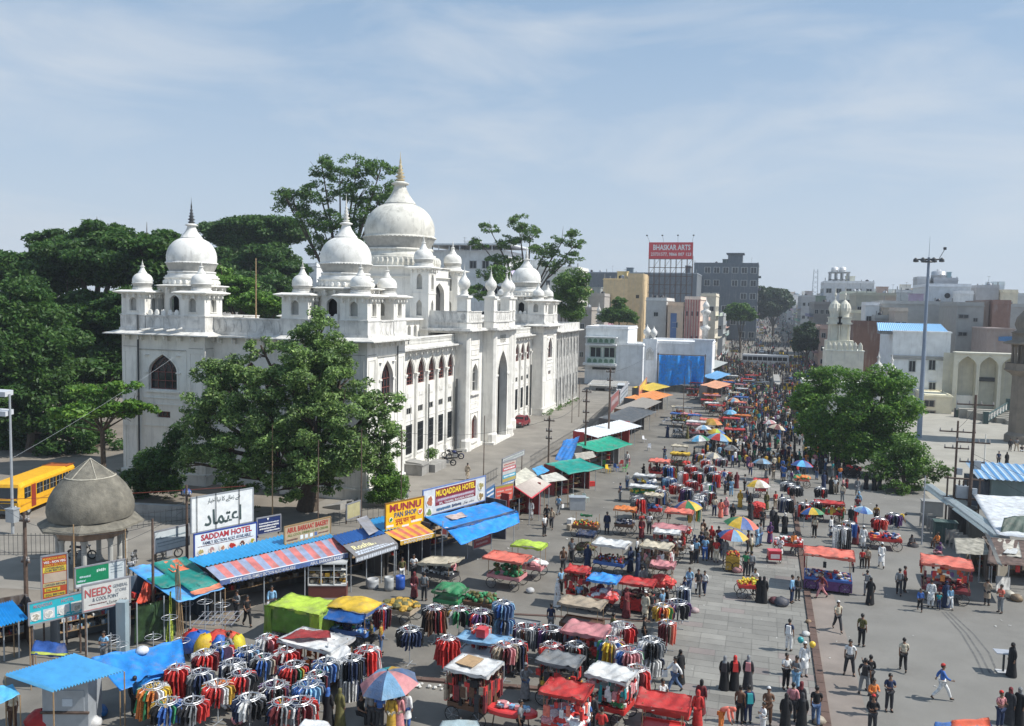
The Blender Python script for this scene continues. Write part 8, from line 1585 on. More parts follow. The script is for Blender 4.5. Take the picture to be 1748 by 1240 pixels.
p_=T((-11.06,32.78),'handbag stall with a dirty white roof and tan mat on top','white',1.7,1.4,2.3,('stacks',['brown','maroon','red','beige']),R(-8),'brown',.02,.03,.15,hang=(['maroon','brown','brown','red','beige','charcoal','black'],130,(.4,1.3)));put('straw_mat',MB().sheet((-.75,-.3,2.36),(.1,-.4,2.36),(.2,.5,2.4),(-.6,.6,2.4),3,1,0,0,.02,0,0,.015,10).mesh('m',PWOOD),p_)
p_=T((-12.16,37.48),'table with clear blue plastic sheet and a red crate on it','sky',2.3,1.0,1.5,None,R(-3),'white',.03,.05,.1,wheels=False,deck_z=.8);put('crate',MB().bx(-.35,.1,-.2,.3,1.55,1.95).mesh('c',PLAST),p_,color=(.55,.05,.06))
mb=MB().lathe([(0,.72),(1.05,.72),(1.12,.76),(1.12,.9),(1.0,.95),(0,.95)],26,sq=.42);ot=thing('oval_table','oval red table with toys and lettering marks at the bottom edge','table',(*(-9.26,32.26),.02));put('top',mb.mesh('t',PLAST),ot,color=(.62,.05,.05));pile(ot,'stacks',1.6,.5,.95,['grey','yellow','white','pink','sky'],5,.1,24)
for sx in(-1,1):put('leg',MB().tube((sx*.8,0,0),(sx*.7,0,.74),.03).mesh('l',RUST),ot)
LSTALLS=[((-6.99,32.33),'bright red canopied bag stall at the bottom edge','red',2.0,1.4,2.1,('heap',['pink','red','white','sky']),-5,'red',(['pink','red','white','coral'],20)),((-7.93,35.29),'grey plastic canopied stall behind the red canopy','grey',2.0,1.3,2.0,('stacks',['red','yellow','black','brown','beige']),-6,'brown',(['red','black','charcoal','red'],30)),((-5.53,34.45),'white canopied stall hung with small goods beside the pink dresses','white',2.0,1.4,2.1,('stacks',['red','pink','green','white','black']),-12,'red',(['red','pink','white','teal','black'],60)),((-8.52,42.82),'wooden stall with dirty white top and green cloth patch','beige',2.6,1.4,1.9,None,-5,'brown',None),((-7.63,39.54),'pink topped stall selling red toys and bags','pink',2.4,1.5,1.8,('heap',['red','orange','coral','brown','maroon']),-5,'brown',(['red','beige','brown','sky'],26)),((-8.15,47.09),'vivid blue tarpaulin topped stall','brightblue',1.8,1.4,1.9,('heap',['white','red','pink']),-5,'red',None),((-9.72,47.23),'small red canopied trinket stall left of the blue one','red',1.3,1.1,2.2,('stacks',['maroon','brown','red']),-4,'red',(['brown','maroon','beige','red'],40)),((-6.30,47.75),'low red canopied stall with a red skirted counter','red',2.1,1.2,1.7,('stacks',['maroon','brown','beige','black']),-4,'red',None),((-8.91,53.98),'wide clean white canopied fruit stall','white',2.5,1.5,2.0,('balls',['maroon','brown','red','olive']),-8,'blue',None),((-10.97,55.89),'navy cloth topped cart left of the clean white canopy','navy',1.2,1.2,1.95,('heap',['olive','brown']),0,'grey',None),((-6.01,54.15),'pinkish white canopied jewellery stall','cream',2.1,1.4,2.1,('stacks',['white','beige','pink','red']),-8,'brown',(['white','beige','brown','pink'],40)),((-5.70,58.97),'faded red patterned canopy stall in the middle of the row','pink',2.6,1.3,2.1,('stacks',['red','white','brown']),-4,'brown',(['maroon','brown','red'],24)),((-5.48,63.41),'glowing coral orange canopy stall','coral',2.2,1.2,2.2,('stacks',['red','white','brown']),-3,'red',None),((-5.71,57.27),'crumpled silver white canopy stall behind the jewellery stall','white',1.9,.9,2.2,None,0,'brown',None),((-5.23,50.61),'small dusty pink canopied stall with a red basin','pink',1.5,1.1,2.0,('heap',['red','red','coral']),0,'red',None),((-9.55,63.59),'orange and silver quilt topped snack cart','orange',1.7,1.2,2.0,('stacks',['navy','white','black']),0,'brown',None),((-8.07,69.22),'cream arched canopy cart with a red rail','cream',1.6,1.1,2.0,('stacks',['blue','red','sky']),0,'red',None),((-9.49,85.26),'flat coral awning stall heaped with clothes','coral',2.2,1.8,1.9,('stacks',['red','pink','brown','white','black']),0,'red',(['red','maroon','black'],20)),((-7.87,89.73),'thin yellow awning stall by the coral awning','yellow',2.2,.9,2.0,('heap',['green','brown','red']),0,'brown',None),((-9.61,74.51),'long white awning table with bags and steel pots','white',2.8,1.0,1.5,('heap',['lime','green','yellow']),0,'grey',None),((-10.16,79.31),'table crowded with white and blue bundles behind the long white awning','white',2.2,.8,1.5,('heap',['white','navy','yellow','white']),0,'navy',None),((-8.45,95.85),'pale plank topped stall near the white tray','cream',2.0,1.2,1.8,('stacks',['beige','olive','brown']),0,'brown',None),((-10.28,112.85),'stainless steel snack trolley with a glass front','grey',1.6,1.0,2.1,('boxes',['grey','white','black']),0,'grey',None),((-8.77,120.74),'blue sheet topped stall beside the steel trolley','blue',1.9,1.2,2.2,('stacks',['white','pink']),0,'pink',None),((-8.38,113.68),'red and white striped cloth stall right of the steel trolley','pink',2.0,1.0,1.9,('stacks',['white','pink','red']),0,'pink',None),((4.46,55.55),'large coral red square canopy stall on the plaza kerb','coral',3.4,2.0,2.3,('stacks',['purple','beige','blue','red','white']),-3,'blue',(['black','red','maroon'],14)),((11.20,56.07),'large coral red canopy stall farther right on the plaza','coral',3.2,2.2,2.3,('stacks',['red','maroon','pink','beige','black']),-8,'maroon',(['red','orange','maroon','purple'],40)),((5.74,73.49),'red fabric stall with bright dresses hanging in front','red',2.6,1.2,1.6,None,0,'red',(['red','yellow','green','orange','red','mustard'],70)),((9.15,66.60),'low plaza table heaped with patterned clothes','beige',2.6,1.6,1.0,('stacks',['red','blue','pink','white','orange','navy']),0,'red',None)]
for k,(p,lab,c,L_,W_,zc,gd,rz,dk,hg)in enumerate(LSTALLS):
 L_,W_=L_*.8,W_*.88;T(p,lab,c,L_,W_,zc,gd,R(rz),dk,-.02 if 'coral'in lab or 'orange'in lab else.05,.06,.14,hang=(hg[0],hg[1],(.3,.8))if hg else None,canopy_on='table heaped'not in lab,skirtc='red'if 'skirted'in lab else 'purple'if 'square'in lab else None,n=90 if k<12 else 60)
ms_=T((-14.52,49.04),'watermelon cart under a ragged salmon canopy','coral',2.1,1.3,1.9,('melons',['green','olive','green']),R(-6),'pink',H_=.6,n=70)
T((-13.77,51.33),'white covered cart under a bright yellow mattress','lime',2.0,1.2,2.1,('heap',['white','white','pink']),R(-4),'pink',-.12,.04,.05)
T((-16.31,43.90),'green shimmering tarpaulin over a cart of watermelons','green',1.5,1.2,1.3,None,R(-6),'green',-.25,.08,.1);T((-14.49,44.07),'open watermelon cart with four bare posts','green',1.7,1.2,2.0,('melons',['green','olive']),R(-6),'brown',canopy_on=False,n=60)
T((-18.42,47.86),'sooty cooking table with a pale sheet awning','cream',1.9,1.2,1.6,('boxes',['grey','charcoal','white']),R(-10),'charcoal',slope=.3);T((-12.24,62.06),'vegetable cart with green cloth and oranges','green',1.9,1.2,1.6,('balls',['orange','green','yellow','red','olive']),0,'brown',over=-.5,n=110);T((-0.22,52.19),'small red handcart of yellow fruit','red',1.3,.9,1.0,('balls',['yellow','lime','yellow']),R(10),'red',canopy_on=False,n=60)
T((-18.33,41.60),'wooden frame cart spread with dry yellow grass','mustard',1.8,1.2,1.2,('heap',['mustard','olive']),R(-5),'beige',canopy_on=False);T((-4.71,36.98),'dark cloth table behind the white goods','navy',1.0,.8,.8,('stacks',['white','grey']),0,'navy',canopy_on=False);T((-3.18,34.83),'table of white shoes and goods by the seated men','white',1.8,1.2,.9,('stacks',['white','white','grey','black','beige']),R(-5),'red',canopy_on=False,n=90);T((-3.21,32.99),'red canopy just cut by the bottom edge','red',1.6,1.0,1.9,None,0,'red')
T((-12.11,43.26),'bare metal grid frame table on the asphalt','white',2.2,1.2,1.3,None,R(-3),'grey',canopy_on=False,wheels=False,deck_z=.1);tarp('blue and red tarpaulin cut by the bottom right edge',(6.42,32.90,2.00),(8.68,33.67,2.00),(8.74,34.83,2.20),(6.73,34.07,2.10),(.05,.15,.42),-.05,.05,patches=((.3,.98,.55,1.0,(.75,.13,.06)),));tarp('white tent peak cut by the bottom edge',(-15.51,25.14,1.90),(-13.40,25.86,1.90),(-14.56,26.72,2.20),(-15.40,26.52,2.25),(.75,.75,.75),-.06,.02);tarp('pale blue umbrella cloth cut by the bottom edge',(-10.68,26.98,1.90),(-8.72,27.64,1.90),(-9.47,28.54,2.20),(-10.68,28.13,2.20),(.42,.52,.54),-.08,.02)
cc_=thing('cooler_cart','red ice cooler pushcart on open paving, pushed by a white capped vendor','cart',(*(1.31,59.84),.02),R(12));put('cooler',MB().bx(-.42,.42,-.3,.3,.28,.85).mesh('c',PLAST),cc_,color=(.6,.03,.05));put('lid',MB().bx(-.44,.44,-.32,.32,.855,.93).mesh('c',PLAST),cc_,color=(.62,.08,.1));put('label_panel',MB().bx(-.3,.3,-.31,-.302,.4,.7).mesh('c',PLAST),cc_,color=(.7,.6,.6));lm(*(1.31,59.84),'the red ice cooler cart')
for sx in(-1,1):o_=put('wheel',spoked(.22),cc_,(sx*.44,.1,.22))
UM=[((-0.92,62.23),2.45,['green','yellow','blue','coral'],'big green, yellow, blue and red umbrella',1.25),((-1.41,58.84),2.35,['red','sky','yellow','blue'],'second multicoloured umbrella, slightly lower and left',1.05),((-5.14,66.50),2.3,['green','yellow','blue','coral'],'green, yellow and red umbrella above the coral canopy',1.15),((0.06,75.97),2.5,['white','cream','yellow','cream'],'pale cream and yellow umbrella',1.1),((4.11,68.20),2.2,['orange','blue','yellow','green'],'small striped umbrella by the hanging dresses',.95),((7.89,69.10),2.4,['sky','blue','sky','white'],'small sky blue umbrella carried over the plaza table',.75),((4.23,88.68),2.3,['aqua','blue','red','blue'],'tilted blue and red umbrella',1.15),((-14.26,31.17),2.25,['sky','pink','jeans','mustard','teal'],'largest rainbow umbrella near the bottom',1.25),((-4.42,102.29),2.5,['yellow','sky','red','sky'],'wide yellow, blue and red umbrella beside the far stalls',1.5),((-6.73,100.50),2.4,['white','aqua','white','green'],'white and aqua umbrella',1.2),((-5.06,106.81),2.4,['yellow','lime','blue','yellow'],'lime and yellow umbrella behind the wide one',1.1),((-6.90,109.78),2.3,['white','sky','white'],'white and sky blue umbrella by the lime one',1.1),((-6.18,116.24),2.4,['mustard','orange','mustard'],'tan orange umbrella farthest left in the crowd',1.5),((2.23,114.70),2.3,['pink','cream','maroon','cream'],'pinkish grey umbrella deep in the crowd',1.15),((-4.33,144.30),2.4,['orange','sky','beige'],'orange and blue umbrella in the far row',1.1),((-4.23,127.06),2.4,['aqua','sky'],'light blue umbrella in the far row',1.0),((1.23,118.94),2.3,['pink','white'],'white and pink umbrella in the thick crowd',.95),((0.41,88.64),2.2,['grey','sky'],'blue grey umbrella by the red rickshaw',1.0),((-4.49,91.44),2.0,['cream','grey'],'dull cream umbrella near the plank topped stall',1.0),((-2.93,96.64),2.1,['grey','charcoal'],'dark grey umbrella behind the red saree group',1.0)]
for k,(p,z,c,lab,r)in enumerate(UM):panel_umbrella((p[0],p[1],z),c,lab,r,(R(6*math.sin(k*2.1)),R(7*math.cos(k*1.7)),0)[:2],rot=k*.7,flat=.30)
for k,c in enumerate(((-.38,-.3),(.3,.2))):pass
# snack cart under the second umbrella, red rickshaw frame, far row of small stalls
T((-1.35,57.12),'small wooden snack box under the lower umbrella','brown',.8,.7,1.15,('balls',['mustard','brown','red']),0,'mustard',canopy_on=False,skirtc='mustard',deck_z=1.0);T((0.09,72.34),'red cloth covered cart under the cream umbrella','red',1.0,.8,1.2,('heap',['red','red']),0,'red',canopy_on=False,skirtc='red',deck_z=.9);T((0.33,80.84),'bright red rickshaw cart in the open paving','red',.9,1.6,1.5,('heap',['red','white','pink']),0,'red');T((4.15,86.63),'round drum stand with a coral tray under the tilted umbrella','coral',1.3,.8,1.3,('heap',['orange','green']),0,'coral',canopy_on=False)
T((-3.15,85.72),'low table with red cloth and parked tricycle frames','red',1.6,.9,.9,('stacks',['red','brown','white']),0,'brown',canopy_on=False);T((2.30,62.66),'crowded table of white and red wares left of the square canopy','white',1.9,1.2,.9,('stacks',['white','red','pink','brown','white']),0,'red',canopy_on=False,n=90);T((9.46,93.84),'low red topped cart in the shade of the plaza tree','red',1.3,.8,1.1,('heap',['red','black']),0,'black',canopy_on=False,skirtc='black')
rr=random.Random(12);FC_=['red','white','coral','red','pink','blue','orange','grey','cream','maroon'];FR=[]
for k in range(34):
 y=112+k*2.6+rr.uniform(-.8,.8);x=rr.uniform(-12.5,-5.2)if k%3 else rr.uniform(-5,-2)
 c=FC_[k%10];FR.append((x,y));base=f'{c} topped small stall in the far left row'
 lab=where(x,y,f'{c} topped small stall');lab=lab if isinstance(lab,str)else lab[0]
 T((x,y),lab,c,rr.uniform(1.5,2.4),1.2,rr.uniform(1.7,2.3),('stacks',[rr.choice(list(C_))for _ in range(4)]),rr.uniform(-.2,.2),rr.choice(['red','brown','grey']),hang=([rr.choice(list(C_))for _ in range(4)],14,(.3,.8))if k%2 else None,n=24,landmark=False)
for(p,w_,l_,z)in(((-10.57,106.77),1,1,1),):pass
# ------------------------------------------------------------------ racks
RK=[((-15.68,36.75),'dark','lone rack of black shirts with one red shirt','shirt',.45,1.75,22),((-15.53,39.55),'wine','tall rack of long dresses with one orange dress','dress',.42,1.85,22),((-18.23,39.08),'wine','rack of striped trousers behind the yellow shirted buyer','pants',.36,1.7,18),((-14.42,40.18),'mixed','rack with clear hangers right of the orange dress rack','shirt',.4,1.7,18),((-13.29,40.33),'wine','rack of brown and maroon garments','shirt',.45,1.65,20),((-12.44,41.44),'denim','rack of white and navy garments on two rings','shirt',.38,1.85,18),((-10.60,39.29),'wine','wide rack of many coloured trousers','pants',.5,1.6,26),((-9.39,39.43),'wine','wide dark trouser rack with one white pair','pants',.5,1.6,26),((-10.85,36.47),'pink','rack hung with pink bags and tops by the plastic covered table','shirt',.4,1.75,18),((-13.61,36.44),'red','rack of red and navy dresses left of the plastic covered table','dress',.36,1.7,16),((-9.01,38.03),'pink','rack of red and pink tops left of the navy trouser rack','shirt',.38,1.4,16),((-7.90,38.41),'dark','rack of navy and black trousers beside the bending man','pants',.42,1.4,18),((-6.30,38.83),'bright','rack of red, white and blue dresses by the two-tier rack','dress',.45,1.7,18),((-4.44,38.94),'stripes','two tier rack of black and white striped clothes','shirt',.42,1.9,20),((-4.06,42.47),'pink','rack of pink and white striped trousers','pants',.34,1.5,16),((-4.70,36.05),'pink','rack of pink and patterned dresses at the white canopied stall','dress',.42,1.7,20),((-16.58,34.00),'red','rack of bright red dresses right of the crumpled white sheet','dress',.42,1.75,18),((-16.76,32.85),'stripes','rack of grey striped trousers over a ring of red clothes','pants',.42,1.75,24),((-17.66,32.19),'denim','rack of blue denim jackets','shirt',.42,1.75,20),((-17.33,30.13),'denim','nearest rack of pale denim jackets','shirt',.45,1.7,22),((-18.59,29.60),'wine','tall rack of trousers with one white pair in front','pants',.46,1.7,28),((-18.84,31.56),'mixed','rack of red and yellow tops behind the denim','shirt',.42,1.7,20),((-19.96,32.84),'red','rack with red and yellow tops below the white canopy','shirt',.4,1.7,18),((-21.47,33.59),'pink','rack of black shirts and pink patterned dress','dress',.34,1.8,14),((-21.64,32.26),'denim','rack of white, gold and blue denim trousers','pants',.42,1.7,22),((-21.43,30.90),'stripes','rack of pale blue trousers left of the denim rack','pants',.42,1.7,22),((-20.50,31.80),'mixed','rack with silver ring and grey tops','shirt',.38,1.7,16),((-20.48,30.11),'wine','rack of maroon clothes behind the seated girl','shirt',.42,1.7,18),((-18.89,28.31),'stripes','rack of white and red tops at the bottom edge','shirt',.44,1.7,20),((-17.53,28.49),'mixed','rack of navy and red tops at the bottom edge','shirt',.42,1.65,18),((-20.80,28.95),'yellow','rack of green, yellow and red tops','shirt',.44,1.7,22),((-23.05,31.17),'red','rack of red and white tops beside the tall red dresses','shirt',.38,1.8,18),((-22.21,29.74),'stripes','rack of grey and white dresses','dress',.38,1.65,18),((-23.15,29.42),'red','rack of long plain red dresses','dress',.34,1.85,16),((-22.98,27.81),'yellow','rack of yellow, green and white dresses at the left','dress',.42,1.75,20),((-21.75,27.07),'mixed','rack of mixed tops at the lower left edge','shirt',.42,1.65,18),((-20.92,27.53),'wine','rack of dark tops at the bottom left edge','shirt',.42,1.6,18),((-23.15,32.49),'bright','empty looking rack of few bright tops near the grey jacket man','shirt',.36,1.6,8),((-5.43,81.18),'wine','rack of dark clothes beside the white awning tables','dress',.45,1.7,18),((-5.77,73.71),'wine','rack of black and wine clothes left of the shirts','dress',.45,1.7,18),((-6.80,75.61),'pink','rack of pale patterned tops in the middle row','shirt',.5,1.6,20),((-5.11,88.90),'pink','rack of pink and red tops by the open paving','shirt',.45,1.6,16),((-4.50,72.03),'stripes','rack of white shirts right of the green umbrella','shirt',.42,1.6,16),((2.68,80.03),'stripes','rack of grey checked clothes left of the hanging dresses','shirt',.5,1.6,18),((2.33,73.20),'stripes','rack of black and white trousers near the burqa group','pants',.5,1.6,20),((3.24,78.58),'dark','rack of dark grey clothes behind the checked rack','shirt',.45,1.6,16),((6.05,65.13),'stripes','two tier striped trouser rack behind the square canopy','pants',.5,1.6,20),((-3.66,46.79),'stripes','tall grey rack of belts on a dark stand','pants',.25,1.9,14)]
rr=random.Random(31);RK2=[(-7.83,72.47),(-7.64,77.22),(-9.16,76.62),(-4.32,76.58),(-3.89,80.73),(-5.67,77.49),(-6.75,80.66),(-5.96,92.54),(-4.53,84.30),(-6.42,85.30),(-4.50,69.98),(-3.97,73.52),(-9.21,68.78),(5.34,77.56),(3.70,70.77),(4.71,73.10),(6.70,66.97),(8.96,68.31),(10.16,69.95),(-4.58,66.71),(-3.67,89.48),(-8.24,82.82),(-4.53,44.47),(-3.86,45.56),(-6.06,40.44),(-5.33,37.99),(-12.57,38.18),(-10.58,37.48),(-18.62,34.71),(-17.54,31.17),(-17.02,28.95)]
for k,p in enumerate(RK2):
 pal=rr.choice(list(PALS));kd=rr.choice(['shirt','dress','pants']);b_=where(p[0],p[1],f'rack of {pal} {kd}s'if kd!='pants'else f'rack of {pal} pants');RK.append((p,pal,b_ if isinstance(b_,str)else b_[0],kd,rr.uniform(.34,.52),rr.uniform(1.45,1.9),rr.randrange(14,22)))
for p,pal,lab,kind,r,z,n in RK:
 rack(p,pal,lab,kind,r,z,n,2 if 'two tier'in lab or 'two rings'in lab or 'over a ring'in lab else 1,h2=.8);lm(p[0],p[1],'the '+' '.join(lab.split()[:6]))
for k,(p,z)in enumerate((((-27.03,33.87),1.9),((-28.17,36.57),1.5),((-29.09,32.30),1.2),((-28.33,32.02),1.1),((-27.32,33.06),1.2),((-24.84,31.91),1.8),((-26.18,36.86),1.6),((-26.78,36.24),1.9),((-23.02,30.13),1.3))):rack(p,'mixed',['empty ring stand below the green net','empty ring stand in the dark shop','bare silver ring stand at the general store','second bare ring stand at the general store','bare ring stand behind the round white sack','empty ring stand beside the blue tunnel','empty ring stand near the food table','tall empty ring stand by the tent pole','low empty ring beside the red dresses'][k],'shirt',.38,z,0,ring_only=True)
# plastic chairs and stools
CHS=[((.10,.45,.12),'green'),((.75,.5,.03),'yellow'),((.55,.2,.2),'pink'),((.05,.15,.5),'blue'),((.6,.06,.06),'red')]
for k in range(16):
 p=[(-15.75,88.53),(-14.84,86.24),(-15.15,90.52),(-14.20,87.48),(-14.09,89.90),(-13.34,87.50),(-16.60,91.73),(-13.54,91.18),(-15.19,71.41),(-14.80,72.03),(-14.40,72.64),(-13.11,126.96),(-12.41,128.62),(-13.62,125.40),(-12.58,101.40),(-13.92,107.24)][k]
 c,nm=CHS[k%5]if k<8 else(((.45,.55,.52),'pale grey-green')if k<11 else((.7,.7,.72),'white'));chair(p,c,f'{nm} plastic chair, '+['front row by the net canopy','second from the front','behind the green one','beside the pink one','at the right of the cluster','right end of the cluster','back left of the cluster','back right of the cluster','left of three at the snack stall','middle of three at the snack stall','right of three at the snack stall','middle of the far trio','right of the far trio','left of the far trio','alone before the white canopy','alone deeper in the stalls'][k],k*.9)
tb=thing('small_table','small square grey table on a single black post beside the woman in black','table',(*(11.82,45.36),.02),.1);put('top',MB().bx(-.42,.42,-.3,.3,.98,1.02).mesh('t',PLAST),tb,color=(.36,.38,.42));put('post',MB().bx(-.04,.04,-.04,.04,.04,.98).mesh('t',BLACKM),tb);put('base',MB().bx(-.3,.3,-.22,.22,0,.04).mesh('t',PAINT),tb,color=(.5,.5,.5))
for k,(p,c,lab,r)in enumerate((((1.65,51.39),(.05,.06,.09),'large dark blue bag on the paving by the woman in black',.42),((1.26,51.66),(.14,.04,.05),'maroon bag beside the dark blue bag',.32),((2.80,46.96),(.7,.7,.68),'round white sack by the dark kerb',.22),((3.04,48.98),(.30,.2,.12),'tan sack leaning behind the white one',.16),((-3.13,48.49),(.6,.45,.45),'plastic bag of small goods on the paving by the belt rack',.24),((-1.05,56.97),(.6,.3,.3),'pinkish net sack at the snack box',.4),((2.90,37.00),(.42,.36,.28),'net bag beside the kerb at the bottom',.28),((-12.88,48.51),(.6,.6,.6),'crumpled white sheet on the road by the watermelon cart',.26),((-10.31,42.02),(.5,.45,.35),'low sack beside the wooden stall',.25))):bundle(p,c,lab,r,0,seed=20+k)
for k,(p,c)in enumerate((((-7.11,42.74),'blue'),((-16.93,75.58),'red'),((-15.23,79.47),'red'),((-13.64,63.29),'beige'),((-14.02,64.99),'white'),((-13.94,42.44),'grey'),((-14.19,41.07),'charcoal'))):tag(put('crate',MB().ob((0,0,0),(.6,.42,.38),.3*k).ob((0,0,.385),(.62,.44,.03),.3*k).mesh('c',PLAST),None,(*p,.02),color=C_[c]),f'{c} crate '+['under the wooden stall','on the road before the steel counter','by the snack stall chairs','of fruit left of the vegetable cart','stacked behind the fruit crate','box under the watermelon cart','box at the foot of the board'][k],'crate')
for k,p in enumerate(((6.60,37.53),)):pass
